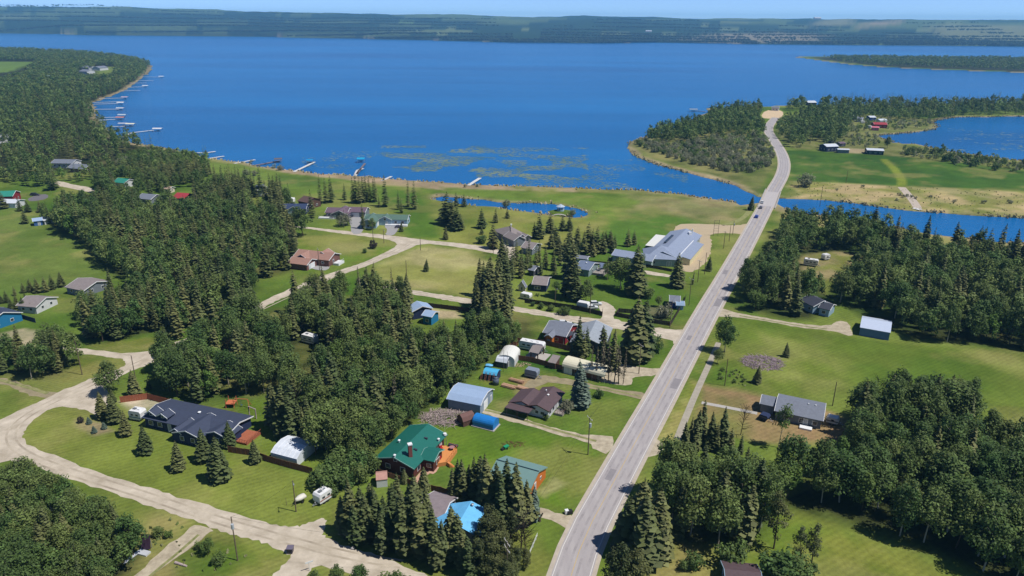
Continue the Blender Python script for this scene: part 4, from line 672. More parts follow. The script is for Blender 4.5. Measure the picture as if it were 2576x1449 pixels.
zone([(160,790),(215,770),(300,760),(335,790),(250,800)], 4.8, [(.6, 'spruce', 12, 16), (.4, 'broad', 10, 13)], 'in the grove above the left gravel spur', 'in the grove above the gravel spur', seed=30)
zone([(530,470),(600,476),(700,500),(735,560),(748,650),(735,690),(700,640),(640,560),(560,520)], 4.6, [(.75, 'spruce', 14, 19), (.25, 'broad', 11, 14)], 'in the large wood above the gravel junction', 'in the large wood above the junction', seed=27)
zone([(700,495),(722,505),(742,540),(735,560),(700,545)], 4.5, [(.6, 'spruce', 12, 17), (.4, 'broad', 10, 14)], 'beside the navy cottage by the lake', 'beside the navy cottage', seed=41)
zone([(112,560),(140,575),(190,600),(225,622),(255,664),(290,689),(330,695),(330,670),(280,640),(240,600),(180,575),(130,556)], 4.2, [(.25, 'spruce', 10, 14), (.75, 'broad', 10, 14)], 'on the edge of the left green field', 'on the left field edge', seed=17)
zone(F2, 4.6, [(.34, 'spruce', 13, 20), (.47, 'broad', 12, 17), (.04, 'thin_spruce', 13, 17), (.05, 'bare', 10, 13), (.10, 'light', 10, 14)], 'in the dense central wood', 'in the central wood', seed=8)
zone([(1292,848),(1310,862),(1250,900),(1190,950),(1130,1000),(1075,1040),(1035,1075),(1015,1062),(1060,1020),(1120,965),(1200,905),(1260,860)], 2.9, [(.58, 'broad', 6.5, 9.5), (.42, 'light', 6.5, 9)], 'in the long hedge row up to the fenced yard', 'in the long hedge row', seed=9)
zone([(200,800),(280,788),(350,785),(432,785),(438,830),(420,838),(330,850),(270,865),(225,850)], 4.4, [(.62, 'spruce', 12, 17), (.38, 'broad', 11, 14)], 'in the grove above the left gravel spur', 'in the grove above the gravel spur', seed=10)
zone([(-100,885),(0,900),(60,905),(110,868),(150,865),(196,893),(205,912),(150,945),(80,957),(0,940),(-100,930)], 3.8, [(.15, 'spruce', 10, 14), (.85, 'broad', 9, 13)], 'in the clump at the left edge above the dirt track', 'in the clump above the dirt track', seed=11)
zone([(380,985),(440,1005),(520,1010),(600,1010),(640,1000),(620,960),(500,930),(400,940)], 4.6, [(.7, 'spruce', 11, 15), (.3, 'broad', 10, 13)], 'behind the navy house', 'behind the navy house', seed=12)
zone([(-260,432),(130,432),(235,432),(300,428),(390,400),(520,405),(530,440),(500,470),(420,480),(400,520),(300,530),(150,540),(128,530),(160,500),(120,470),(-260,520)], 5.2, [(.4, 'wide_spruce', 10, 16), (.45, 'broad', 9, 14), (.15, 'light', 7, 11)], 'among the houses at upper left', 'among the upper left houses', seed=13, holes=[[(125,455),(240,465),(250,492),(180,480),(120,468)],[(0,455),(118,480),(125,510),(-200,530)]])
many('wide_spruce', [(400,437,398),(412,440,394),(430,442,397),(445,440,392),(460,438,396),(478,438,392),(490,440,395),(503,436,398),(515,432,402),(470,445,400),(425,448,405)], 'dark spruce in the clump behind the lake beach at left', 'spruces behind the lake beach')
zone([(300,400),(380,378),(410,384),(480,392),(500,402),(400,410),(330,425),(290,425)], 5, [(.75, 'lightshrub', 4, 6), (.25, 'willow', 4, 6)], 'in the light thicket by the beach at upper left', 'in the light beach thicket', seed=14)
zone(UL, 7.5, [(.4, 'spruce', 11, 17), (.6, 'broad', 11, 16)], 'on the wooded shore at upper left', 'on the upper left shore', seed=15, holes=[[(-300,150),(100,154),(60,190),(30,204),(-300,215)],[(240,168),(292,166),(285,196),(230,192)],[(200,176),(250,182),(250,194),(195,190)],[(-800,100),(-250,100),(-200,470),(-800,470)]])
zone([(-300,128),(0,128),(150,134),(250,141),(340,153),(372,166),(340,170),(200,160),(60,150),(-300,150)], 10, [(.3, 'spruce', 12, 16), (.7, 'broad', 12, 15)], 'on the wooded shore at upper left', 'on the upper left shore', seed=35)
zone([(1590,360),(1640,382),(1690,400),(1760,418),(1830,432),(1880,440),(1900,430),(1935,418),(1945,395),(1932,352),(1900,335),(1850,340),(1750,352),(1680,362),(1620,360)], 5.2, [(.62, 'willow', 3.4, 5.6), (.26, 'shrub', 3.4, 5.5), (.12, 'lightshrub', 3, 5)], 'in the scrub on the point left of the road', 'in the scrub on the point', seed=16)
zone([(1622,352),(1640,344),(1700,330),(1760,314),(1790,302),(1870,296),(1908,302),(1928,318),(1924,340),(1900,348),(1850,352),(1750,362),(1690,366),(1640,364)], 5.2, [(.85, 'broad', 11, 16), (.15, 'light', 10, 14)], 'in the wood on the point beyond the reeds', 'in the wood on the point', seed=18)
many('spruce', [(1705,325,298),(1712,326,291),(1720,325,286),(1728,324,290),(1735,323,285),(1742,322,292),(1750,320,294),(1780,293,255),(1788,294,251),(1796,292,256),(1806,290,254),(1815,288,257),(1825,287,258),(1838,286,258),(1850,284,257),(1862,283,258),(1873,282,243),(1880,284,250),(1892,284,252),(1900,290,262),(1905,294,264)], 'dark spruce at the tip of the point across the lake', 'spruces at the tip of the point')
many('light', [(1812,300,262),(1830,298,260),(1845,300,268),(1802,303,272)], 'bright green tree among dark spruces on the point', 'bright trees on the point')
zone([(1945,302),(2000,290),(2150,292),(2150,330),(2105,365),(2070,372),(1990,370),(1962,348)], 5.8, [(.85, 'broad', 11, 17), (.08, 'light', 10, 13), (.07, 'spruce', 12, 16)], 'in the wood right of the road beyond the bridge', 'in the wood beyond the bridge', seed=19)
zone([(1975,273),(2060,266),(2300,270),(2576,264),(3000,258),(3000,284),(2576,288),(2420,290),(2350,296),(2250,300),(2180,282),(2000,287)], 6.4, [(.45, 'spruce', 14, 21), (.5, 'broad', 12, 17), (.05, 'light', 9, 12)], 'on the wooded strip beyond the lagoon', 'on the strip beyond the lagoon', seed=20)
zone([(1782,294),(1800,286),(1850,280),(1910,276),(1914,300),(1880,304),(1850,302),(1790,306)], 5.0, [(.5, 'spruce', 14, 19), (.35, 'broad', 12, 16), (.15, 'light', 11, 14)], 'behind the point beside the sandy lot', 'behind the point', seed=40)
zone([(1960,276),(2000,286),(2180,282),(2250,299),(2350,297),(2410,290),(2400,300),(2300,306),(2150,300),(2000,292)], 6.6, [(.7, 'broad', 10, 15), (.15, 'light', 9, 12), (.15, 'spruce', 12, 17)], 'in the wood beyond the bridge', 'in the wood beyond the bridge', seed=39)
zone([(2130,292),(2340,300),(2338,318),(2250,327),(2200,325),(2150,335),(2120,330)], 7, [(.6, 'willow', 3, 5), (.3, 'shrub', 3, 5), (.1, 'broad', 7, 10)], 'in the scrub round the red-roofed cottage', 'in the scrub round the red cottage', seed=21)
zone([(2110,340),(2200,342),(2215,362),(2190,372),(2090,362)], 7, [(.6, 'willow', 3, 5.5), (.3, 'shrub', 3, 5)], 'in the scrub behind the white-roofed sheds', 'in the scrub behind the white sheds', seed=22)
zone([(2265,384),(2320,378),(2400,390),(2480,402),(2600,418),(3000,470),(3000,500),(2576,436),(2420,420),(2360,404),(2270,396)], 6, [(.5, 'shrub', 4, 7.5), (.3, 'willow', 3, 5), (.2, 'broad', 7, 10)], 'in the bush belt between field and lagoon', 'in the bush belt by the lagoon', seed=23)
zone([(2072,147),(2130,158),(2232,167),(2400,173),(2576,179),(3150,194),(3150,156),(2400,149),(2200,146)], 11, [(.15, 'spruce', 11, 15), (.85, 'broad', 11, 16)], 'on the long low island', 'on the long low island', seed=24)
zone([(1810,800+130),(1860,936),(1900,950),(1850,970),(1765,958),(1785,930)], 3.2, [(1, 'shrub', .8, 1.6)], 'in the rough grass beside the footpath', 'in the rough grass', seed=25)
# --- build them: the 300 that show largest of each kind as individuals ---
def nearland(z): return z
for q in PLANTS: q.append(q[3]/math.sqrt(q[1]**2+q[2]**2+HC*HC))
by = {}
for q in PLANTS:
    px, py = P(q[1], q[2], q[3]); q.append(-60 < px < 2640 and py < 1449)
    if not q[9] and px > -1500 and px < 4000: q[8] *= .02
    by.setdefault(CAP[q[0]], []).append(q)
LOD = {}
ORD = ['leftmost', 'second-from-left', 'third-from-left', 'fourth-from-left', 'fifth-from-left', 'sixth-from-left', 'seventh-from-left', 'eighth-from-left', 'ninth-from-left', 'tenth-from-left', 'eleventh-from-left', 'twelfth-from-left', 'thirteenth-from-left', 'fourteenth-from-left', 'fifteenth-from-left', 'sixteenth-from-left', 'seventeenth-from-left', 'eighteenth-from-left', 'nineteenth-from-left', 'twentieth-from-left', 'twenty-first-from-left', 'twenty-second-from-left', 'twenty-third-from-left', 'twenty-fourth-from-left', 'twenty-fifth-from-left']
def relabel(lst, deep=True):
    fam = {}
    for q in lst:
        if not q[6] and q[4]: fam.setdefault(q[4], []).append(q)
    for lb, g in fam.items():
        g.sort(key=lambda q: P(q[1], q[2], 0)[0])
        if len(g) == 1: g[0][5] = None; continue
        if len(g) <= 25:
            for i, q in enumerate(g): q[4] = (ORD[i] if i < len(g)-1 else 'rightmost')+' '+lb
            continue
        ds = sorted(q[2] for q in g); hs = sorted(q[3] for q in g); n = len(g)
        for i, q in enumerate(g):
            col_ = ('far left', 'left', 'middle', 'right', 'far right')[min(4, i*5//n)]; row_ = 'front' if q[2] < ds[n//3] else 'centre' if q[2] < ds[2*n//3] else 'back'; ht = 'short' if q[3] < hs[n//2] else 'tall'
            q[4] = ht+' '+lb.replace(' in ', ' at the '+col_+' '+row_+' of ', 1) if ' in ' in lb else ht+' '+row_+' '+col_+' '+lb
        if deep:
            sub = {}
            for q in g: sub.setdefault(q[4], []).append(q)
            for l2, h in sub.items():
                if len(h) > 1 and len(l2.split()) < 16:
                    for i, q in enumerate(h): q[4] = ORD[i]+' '+l2 if i < 24 else l2
def lod(kind, lv):
    if (kind, lv) in LOD: return LOD[(kind, lv)]
    d = []
    for i in range(3):
        if kind in ('spruce', 'wide_spruce'):
            w_ = .155 if kind == 'spruce' else .27
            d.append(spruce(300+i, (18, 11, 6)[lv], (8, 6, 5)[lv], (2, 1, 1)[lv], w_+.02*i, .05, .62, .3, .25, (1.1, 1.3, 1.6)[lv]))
        elif kind in ('broad', 'light', 'birch'): d.append(broad(320+i, (26, 14, 7)[lv], (34, 16, 8)[lv], (.027, .042, .07)[lv], .26, .56, .38))
        else: d.append(broad(340+i, (14, 9, 5)[lv], (30, 14, 8)[lv], (.07, .10, .15)[lv], .55, .45, .46, 'round'))
    LOD[(kind, lv)] = d; return d
def merge(lst, name, m, label):
    Vs, Fs, Ts = [], [], []; off = 0
    for kind in set(q[0] for q in lst):
        for lv in range(3):
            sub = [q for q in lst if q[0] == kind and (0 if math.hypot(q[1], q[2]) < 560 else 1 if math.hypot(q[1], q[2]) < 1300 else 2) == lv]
            for vi in range(3):
                s = sub[vi::3]
                if not s: continue
                V, F, T = lod(kind, lv)[vi]; n = len(s); A = np.array([[q[1], q[2], q[3], q[7]] for q in s]); th = NR.uniform(0, 6.28, n)
                if lv == 2: A[:, 3] *= 1.25
                c, sn = np.cos(th)[:, None], np.sin(th)[:, None]; sx = (A[:, 2]*A[:, 3])[:, None]
                out = np.stack([(V[None, :, 0]*c-V[None, :, 1]*sn)*sx+A[:, :1], (V[None, :, 0]*sn+V[None, :, 1]*c)*sx+A[:, 1:2], V[None, :, 2]*A[:, 2:3]], 2).reshape(-1, 3)
                Vs.append(out); Fs.append((F[None]+(np.arange(n)*len(V))[:, None, None]).reshape(-1, 3)+off); off += len(out)
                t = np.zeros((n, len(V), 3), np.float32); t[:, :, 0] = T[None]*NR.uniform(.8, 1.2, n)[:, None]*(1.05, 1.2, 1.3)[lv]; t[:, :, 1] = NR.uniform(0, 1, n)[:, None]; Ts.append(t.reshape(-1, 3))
    if not Vs: return
    o = npmesh(name, np.concatenate(Vs), np.concatenate(Fs), m, np.concatenate(Ts), 'tint'); tag(o, label, kind='stuff'); print(name, len(lst), off)
count = 0
for cap, lst in by.items():
    lst.sort(key=lambda q: (not q[6], -q[8])); N = 300; ind, rest = lst[:N], lst[N:]
    relabel(ind)
    for q in ind:
        if q[4] and len(q[4].split()) > 16: print('LONG', q[4])
    for i, q in enumerate(ind):
        kd, X, Y, H, lb, gp, un, wf = q[:8]; cm, tm = KIND[kd][int(abs(X)*7+Y*3) % len(KIND[kd])]; nm, ct = NAMES[kd]
        o = thing(nm, lb, ct, (X, Y, 0), gp); o.rotation_euler = (R(rnd.gauss(0, 2.2)), R(rnd.gauss(0, 2.2)), rnd.uniform(0, 6.28)); o.scale = (H*wf, H*wf, H)
        for pn, me in (('crown' if cap not in 'C' else 'foliage', cm), ('trunk' if cap not in 'C' else 'stem', tm)):
            c = bpy.data.objects.new(pn, me); COL.objects.link(c); c.parent = o
        count += 1
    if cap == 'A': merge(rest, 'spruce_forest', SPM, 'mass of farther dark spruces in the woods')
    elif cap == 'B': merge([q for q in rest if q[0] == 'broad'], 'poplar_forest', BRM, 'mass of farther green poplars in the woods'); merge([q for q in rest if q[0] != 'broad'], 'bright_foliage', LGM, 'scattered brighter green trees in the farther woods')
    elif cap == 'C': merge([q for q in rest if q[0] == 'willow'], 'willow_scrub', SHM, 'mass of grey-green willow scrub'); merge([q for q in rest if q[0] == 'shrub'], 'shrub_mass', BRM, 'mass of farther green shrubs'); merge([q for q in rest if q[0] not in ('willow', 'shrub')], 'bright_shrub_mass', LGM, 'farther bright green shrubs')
    elif rest: print('extra', cap, len(rest)); merge([['spruce']+q[1:] for q in rest], 'sparse_conifers', SPM, 'farther sparse conifers')
print('individual plants', count, 'all', len(PLANTS))
# far shore woods
fl = []
fs_ = [G(x, y) for x, y in [(-500,78),(0,82),(213,87),(430,89),(644,91.7),(844,95.7),(1044,100),(1288,107.5),(1521,109.5),(1641,106.7),(1932,111.7),(2232,114),(2400,115),(2700,119)]]
def zat(X, Y):
    j = int(np.clip(np.searchsorted(yy, Y), 1, ny-1)); u = X/(yy[j]*.95+45); i = int(np.clip(round((u+1.05)/2.1*(NX-1)), 0, NX-1)); return float(Z[j*NX+i])
for _ in range(32000):
    k = rnd.random()*(len(fs_)-1); i = int(k); a, b = fs_[i], fs_[i+1]; X = a[0]+(b[0]-a[0])*(k-i); Y = a[1]+(b[1]-a[1])*(k-i)+20+(rnd.random()**1.8)*2300
    X *= 1+(Y-a[1])/a[1]*.6; s = 1+(Y-3500)/6000.
    if vnoise(np.array([X/420.]), np.array([Y*.55/300.]), 61)[0] > .66 and Y > a[1]+260: continue
    z = zat(X, Y)
    if z < -.2: continue
    fl.append((X, Y, z, rnd.uniform(9, 15)*(1+.2*s), rnd.random() < .35))
Vs, Fs, Ts = [], [], []; off = 0
for kd, dat in ((True, spruce(401, 4, 4, 1, .22, .05, .8, .3, .2, 1.8)), (False, broad(402, 6, 5, .16, .42, .5, .4, 'round'))):
    V, F, T = dat; A = np.array([q[:4] for q in fl if q[4] == kd]); n = len(A); th = NR.uniform(0, 6.28, n); c, sn = np.cos(th)[:, None], np.sin(th)[:, None]; sx = A[:, 3:4]
    Vs.append(np.stack([(V[None, :, 0]*c-V[None, :, 1]*sn)*sx+A[:, :1], (V[None, :, 0]*sn+V[None, :, 1]*c)*sx+A[:, 1:2], V[None, :, 2]*sx+A[:, 2:3]], 2).reshape(-1, 3))
    Fs.append((F[None]+(np.arange(n)*len(V))[:, None, None]).reshape(-1, 3)+off); off += n*len(V); t = np.zeros((n, len(V), 3), np.float32); t[:, :, 0] = T[None]*NR.uniform(.8, 1.2, n)[:, None]; t[:, :, 1] = NR.uniform(0, 1, n)[:, None]; Ts.append(t.reshape(-1, 3))
o = npmesh('far_shore_forest', np.concatenate(Vs), np.concatenate(Fs), foliage('far_leaves', (.055, .090, .034, 1), (.10, .135, .06, 1)), np.concatenate(Ts), 'tint'); tag(o, 'continuous far woods along the opposite lake shore', kind='stuff')
# ======================= BUILDINGS =======================
def rf(name, *c, **k): return mat('roof_'+name, K(*c), k.pop('rough', .75), k.pop('var', .12), k.pop('scale', 1.2), spec=k.pop('spec', .3), **k)
RGREEN = rf('green_metal', 36, 114, 102, rough=.42, var=.06, spec=.5); RGREY = rf('grey_shingle', 128, 134, 148); RNAVY = rf('slate_blue_shingle', 68, 76, 98); RBROWN = rf('brown_shingle', 98, 80, 84)
RBLUE = rf('pale_blue_metal', 168, 192, 224, rough=.4, var=.05, spec=.5); RSALMON = rf('salmon_shingle', 170, 132, 118); RPURP = rf('purple_brown_shingle', 116, 96, 110); RSAGE = rf('sage_green_shingle', 96, 124, 112)
RTAUPE = rf('taupe_shingle', 150, 140, 138); RRED = rf('red_metal', 178, 66, 72, rough=.5); RWHITE = rf('white_metal', 224, 230, 238, rough=.4, var=.04); RDARK = rf('charcoal_shingle', 66, 70, 84); RTEAL = rf('teal_metal', 60, 150, 130, rough=.45)
RPALE = rf('pale_green_metal', 126, 160, 156, rough=.45, var=.05); RCANV = rf('white_canvas', 236, 236, 230, rough=.6, var=.03); TARP = mat('blue_tarp', K(36, 134, 216, .75), .45, .1, .8, spec=.5, bump=.4); TARPL = mat('pale_blue_tarp', K(112, 190, 240, .85), .4, .1, .8, spec=.5, bump=.4); CYAN = mat('cyan_tarp', K(20, 190, 220), .5, .08, 1)
def wl(name, *c, **k): return mat('wall_'+name, K(*c), k.pop('rough', .8), k.pop('var', .08), k.pop('scale', 1.5), **k)
WLOG = wl('dark_log', 96, 52, 44, var=.2, stretch=(.3, .3, 6), scale=2); WWHITE = wl('white', 224, 226, 228); WNAVY = wl('navy', 44, 56, 92); WBLUE = wl('light_blue', 158, 186, 206); WGREY = wl('grey', 128, 136, 146); WRED = wl('barn_red', 150, 46, 52); WORNG = wl('orange_cedar', 214, 120, 46); WBRICK = wl('brown_brick', 130, 92, 84, var=.2)
WPURP = wl('mauve', 132, 124, 142); WSAGE = wl('pale_green', 150, 176, 166); WBARN = wl('pale_steel', 150, 166, 184); WDARK = wl('dark_grey', 78, 80, 88); WBROWN = wl('brown', 104, 76, 66); WCREAM = wl('cream', 226, 214, 190); WTEAL = wl('dark_teal', 40, 72, 84); WCYAN = wl('bright_blue', 40, 130, 180)
DECKO = mat('orange_deck', K(228, 152, 88), .7, .08, 2, stretch=(1, .1, 1)); DECKG = mat('grey_deck', K(168, 158, 150), .8, .1, 2); FENB = mat('brown_fence_boards', K(124, 84, 62), .85, .2, 2.5); FEND = mat('dark_fence_boards', K(70, 58, 56), .85, .2, 2.5); FENR = mat('cedar_fence_boards', K(176, 104, 76), .85, .15, 2.5)
BRICKC = mat('chimney_brick', K(140, 84, 78), .9, .2, 8)
class Blk: pass
def frame(R1, R2, zr, E=None, w=None, ze=None, lim=.38):
    if lim and E:
        for _ in range(4): q = frame(R1, R2, zr, E, w, ze, 0); zr = min(zr, ze+lim*q.w)
    elif lim and w and ze: zr = min(zr, ze+lim*w)
    a = Vector(G(*R1, zr)); b = Vector(G(*R2, zr)); B = Blk(); B.c = (a+b)/2; B.L = (b-a).length; B.a = (b-a).normalized(); n = Vector((-B.a.y, B.a.x))
    if n.dot(B.c) > 0: n = -n
    B.n = n; B.w = w if w else abs((Vector(G(*E, ze))-a).dot(n)); B.zr = zr; B.ze = ze; return B
def shape(B, kind):
    w, ze, zr = B.w, B.ze, B.zr
    if kind == 'gable' or kind == 'hip': return [(-w, ze), (0, zr), (w, ze)]
    if kind == 'gambrel': return [(-w, ze), (-w*.62, ze+(zr-ze)*.66), (0, zr), (w*.62, ze+(zr-ze)*.66), (w, ze)]
    if kind == 'barrel': return [(-w*math.cos(PI*i/10), ze+(zr-ze)*math.sin(PI*i/10)) for i in range(11)]
    if kind == 'flat': return [(-w, ze), (-w*.98, zr), (w*.98, zr), (w, ze)]
    if kind == 'shed': return [(-w, zr), (w, ze)]
    if kind == 'salt': return [(-w*1.6, ze), (0, zr), (w, ze)]
def block(T, B, kind='gable', wall=WWHITE, roof=RGREY, trim=WHITE, o=.5, hip=0, wins='auto', th=.16, frames=True, z0=-.02, roofname='roof', wallname='wall', inset=None, ends='ab'):
    pr = shape(B, kind); oi = o if inset is None else inset
    def pt(s, d, z): q = B.c+B.a*s+B.n*d; return (q.x, q.y, z)
    h = B.L/2; hw = B.w-oi; hl = h-oi; B.hw, B.hl = hw, hl
    # walls, following the underside of the roof
    def zat_(d):
        for (d0, a), (d1, b) in zip(pr, pr[1:]):
            if d0 <= d <= d1: return a+(b-a)*(d-d0)/(d1-d0 or 1)
        return pr[0][1]
    mids = [d for d, z in pr if -hw < d < hw] if not hip else []
    ds = [-hw]+mids+[hw]; sl = th*1.15
    for_end = [(d, (zat_(d) if not hip else B.ze+ .0)-sl*(1.0 if not hip else .3)) for d in ds]
    mb = MB(); n = len(ds)
    for s, rev in ((-hl, 0), (hl, 1)):
        p = [pt(s, -hw, z0), pt(s, hw, z0)]+[pt(s, d, z) for d, z in reversed(for_end)]; mb.poly(p if not rev else p[::-1])
    for d, sg in ((-hw, 0), (hw, 1)):
        z = for_end[0][1] if d < 0 else for_end[-1][1]; p = [pt(-hl, d, z0), pt(-hl, d, z), pt(hl, d, z), pt(hl, d, z0)]; mb.poly(p if not sg else p[::-1])
    W_ = obj(wallname, mb, wall, T) if wall else None
    # roof
    mb = MB(); hh = hip
    top = []; N = len(pr)
    def row(s, k, dz):
        d, z = pr[k]; f = (z-B.ze)/(B.zr-B.ze or 1)
        s2 = s-math.copysign(hh*f, s) if hh else s
        return pt(s2, d, z+dz)
    v = [row(-h, k, 0) for k in range(N)]+[row(h, k, 0) for k in range(N)]+[row(-h, k, -th) for k in range(N)]+[row(h, k, -th) for k in range(N)]
    f = []
    for k in range(N-1): f += [(k, k+1, N+k+1, N+k), (2*N+k, 3*N+k, 3*N+k+1, 2*N+k+1), (k, 2*N+k, 2*N+k+1, k+1), (N+k, N+k+1, 3*N+k+1, 3*N+k)]
    f += [(0, N, 3*N, 2*N), (N-1, 2*N-1+2*N, 4*N-1, 2*N-1) if 0 else (N-1, 3*N-1, 4*N-1, 2*N-1)]
    if hh: f += [tuple(range(N)), tuple(range(2*N-1, N-1, -1))]
    mb.raw(v, f); Rf = obj(roofname, mb, roof, T)
    if trim and kind in ('gable', 'gambrel', 'salt') and not hh:
        for s in (-h-.03, h+.03):
            mb = MB()
            for k in range(N-1):
                a, b = pr[k], pr[k+1]; q = [pt(s-.05, a[0], a[1]+.03), pt(s-.05, b[0], b[1]+.03), pt(s-.05, b[0], b[1]-.26), pt(s-.05, a[0], a[1]-.26), pt(s+.05, a[0], a[1]+.03), pt(s+.05, b[0], b[1]+.03), pt(s+.05, b[0], b[1]-.26), pt(s+.05, a[0], a[1]-.26)]
                mb.raw(q, [(0, 1, 2, 3), (7, 6, 5, 4), (0, 4, 5, 1), (3, 2, 6, 7), (0, 3, 7, 4), (1, 5, 6, 2)])
            obj('fascia', mb, trim, T)
    if wins == 'auto':
        wins = []; k = max(1, min(4, int(hl*2/3.6))); zc = min(B.ze-1.0, 1.7)
        wins += [('+', (i+.5)/k*2-1, zc, 1.1, .95) for i in range(k)]
        for e in ends: wins += [(e, s, zc, 1.0, .95) for s in ((-.45, .45) if hw > 2.6 else (0,))]
    for wn in wins: opening(T, B, *wn)
    return W_, Rf
def opening(T, B, side, s, zc, w, h, kind='window', fm=None):
    if side in '+-': sg = 1 if side == '+' else -1; c = B.c+B.a*(s*(B.hl-w/2))+B.n*sg*B.hw; u = B.a; nn = B.n*sg
    else: sg = -1 if side == 'a' else 1; c = B.c+B.a*sg*B.hl+B.n*(s*(B.hw-w/2)); u = B.n; nn = B.a*sg
    rz = math.atan2(u.y, u.x); mb = MB(); k = c+nn*.03
    fr = {'window': 'window', 'door': 'door', 'garage': 'garage_door'}[kind]
    mb.box((k.x, k.y), w+.22, .08, h+.22, rz, zc-h/2-.11); o = obj(fr, mb, fm or WHITE, T)
    mb = MB(); k = c+nn*.055
    if kind == 'garage':
        for i in range(4): mb.box((k.x, k.y), w-.15, .06, h/4-.06, rz, zc-h/2+i*h/4)
        obj('panel', mb, WHITE if not fm else fm, o)
    elif kind == 'door': mb.box((k.x, k.y), w-.1, .06, h-.1, rz, zc-h/2); obj('panel', mb, mat('door_panel', K(190, 192, 196), .6), o)
    else: mb.box((k.x, k.y), w, .06, h, rz, zc-h/2); obj('pane', mb, GLASS, o)
def on(B, s, d, z=0): q = B.c+B.a*s*B.L/2+B.n*d*B.w; return (q.x, q.y, z)
def roofz(B, d): return B.zr-(B.zr-B.ze)*abs(d)
def vent(T, B, s, d, r=.12, h=.5, m=WHITE, name='vent_pipe', cap=True):
    x, y, _ = on(B, s, d); z = roofz(B, d)-.1; mb = MB(); mb.tube((x, y, z), (x, y, z+h), r, r, 8)
    if cap: mb.tube((x, y, z+h), (x, y, z+h+.12), r*1.9, r*1.2, 8)
    obj(name, mb, m, T)
def rail(T, pts, z, h=1.0, m=WHITE, gap=.9, name='railing'):
    mb = MB()
    for a, b in zip(pts, pts[1:]):
        a, b = Vector(a), Vector(b); L_ = (b-a).length; k = max(1, int(L_/gap)); mb.tube((*a, z+h), (*b, z+h), .05, .05, 4); mb.tube((*a, z+.15), (*b, z+.15), .03, .03, 4)
        for i in range(k+1): q = a.lerp(b, i/k); mb.tube((*q, z), (*q, z+h), .045, .045, 4)
    obj(name, mb, m, T)
def deck(T, pts, z, m=DECKG, name='deck'):
    mb = MB(); mb.prism(pts[::1], -.02, z); obj(name, mb, m, T)
def ccw(p): return p if sum(p[i][0]*p[(i+1) % len(p)][1]-p[(i+1) % len(p)][0]*p[i][1] for i in range(len(p))) > 0 else p[::-1]
def simple(label, R1, R2, zr, ze, E=None, w=None, kind='gable', wall=WWHITE, roof=RGREY, cat='house', name='house', trim=WHITE, wins='auto', o=.45, hip=0, group=None):
    B = frame(R1, R2, zr, E, w, ze, .38 if kind in ('gable', 'hip', 'salt') and (w is None or w > 2.4) else 0); T = thing(name, label, cat, (B.c.x, B.c.y, 0), group); block(T, B, kind, wall, roof, trim, o, hip, wins); return T, B
# --- log house with green metal roof ---
B = frame((990, 1150), (1077, 1066), 6.2, (1032, 1191), None, 3.3); T = thing('log_house', 'long dark log house with green metal roof and orange deck', 'house', (B.c.x, B.c.y, 0)); LH = B
block(T, B, 'gable', WLOG, RGREEN, mat('pale_green_trim', K(150, 190, 180)), .7, 0, [('a', 0, 4.0, .8, .8), ('a', -.5, 1.7, 1.2, 1.1), ('a', .45, 1.7, 1.2, 1.1), ('+', -.75, 1.6, 1.2, 1.1), ('+', .5, 1.7, 1.6, 1.2), ('+', .8, 1.5, 1, 2, 'door'), ('b', 0, 1.7, 1.2, 1)])
Wg = frame((1068, 1128), (1105, 1136), 5.0, None, 3.0, 3.3)
block(T, Wg, 'gable', WLOG, RGREEN, mat('pale_green_trim', K(150, 190, 180)), .5, 0, [('b', 0, 1.7, 1.6, 1.3), ('+', .3, 1.6, 1, .9)], roofname='wing_roof', wallname='wing_wall')
x, y, _ = on(B, -.62, .48); mb = MB(); mb.box((x, y), .9, .9, 3.6, .4, 3.9); c = obj('chimney', mb, BRICKC, T); mb = MB(); mb.box((x, y), 1.1, 1.1, .3, .4, 7.5); obj('cap', mb, WHITE, c)
for s, d in ((-.97, .03), (-.1, -.55), (.55, .9)): vent(T, B, s, d, .2, .7)
for s, d in ((.35, .42), (-.3, .45)):
    x, y, _ = on(B, s, d); mb = MB(); mb.box((x, y), .9, .45, .5, math.atan2(B.n.y, B.n.x), roofz(B, d)-.15); obj('skylight', mb, RDARK, T)
dk = ccw([G(1110, 1121, 1.1), G(1129, 1121, 1.1), G(1150, 1129, 1.1), G(1127, 1161, 1.1), G(1098, 1166, 1.1), G(1096, 1150, 1.1)]); deck(T, dk, 1.1, DECKO)
rail(T, [G(1129, 1121, 1.1), G(1150, 1129, 1.1), G(1127, 1161, 1.1)], 1.1, .95, mat('orange_rail', K(214, 128, 66)), 1.2)
st = MB()
for i in range(5): q = Vector(G(1128+i*2.2, 1163+i*1.6, 1.0-.2*i)); st.box((q.x, q.y), 2.0, .5, 1.0-.2*i, -.9, 0)
obj('stairs', st, DECKO, T)
sheet('patio', [(1076, 1168), (1093, 1162), (1108, 1172), (1094, 1193), (1078, 1190), (1058, 1215), (1040, 1218), (1045, 1200)], mat('pink_patio', K(206, 164, 142), .9, .12, .8), .03, 'pinkish paved patio along the log house', .1, 1)
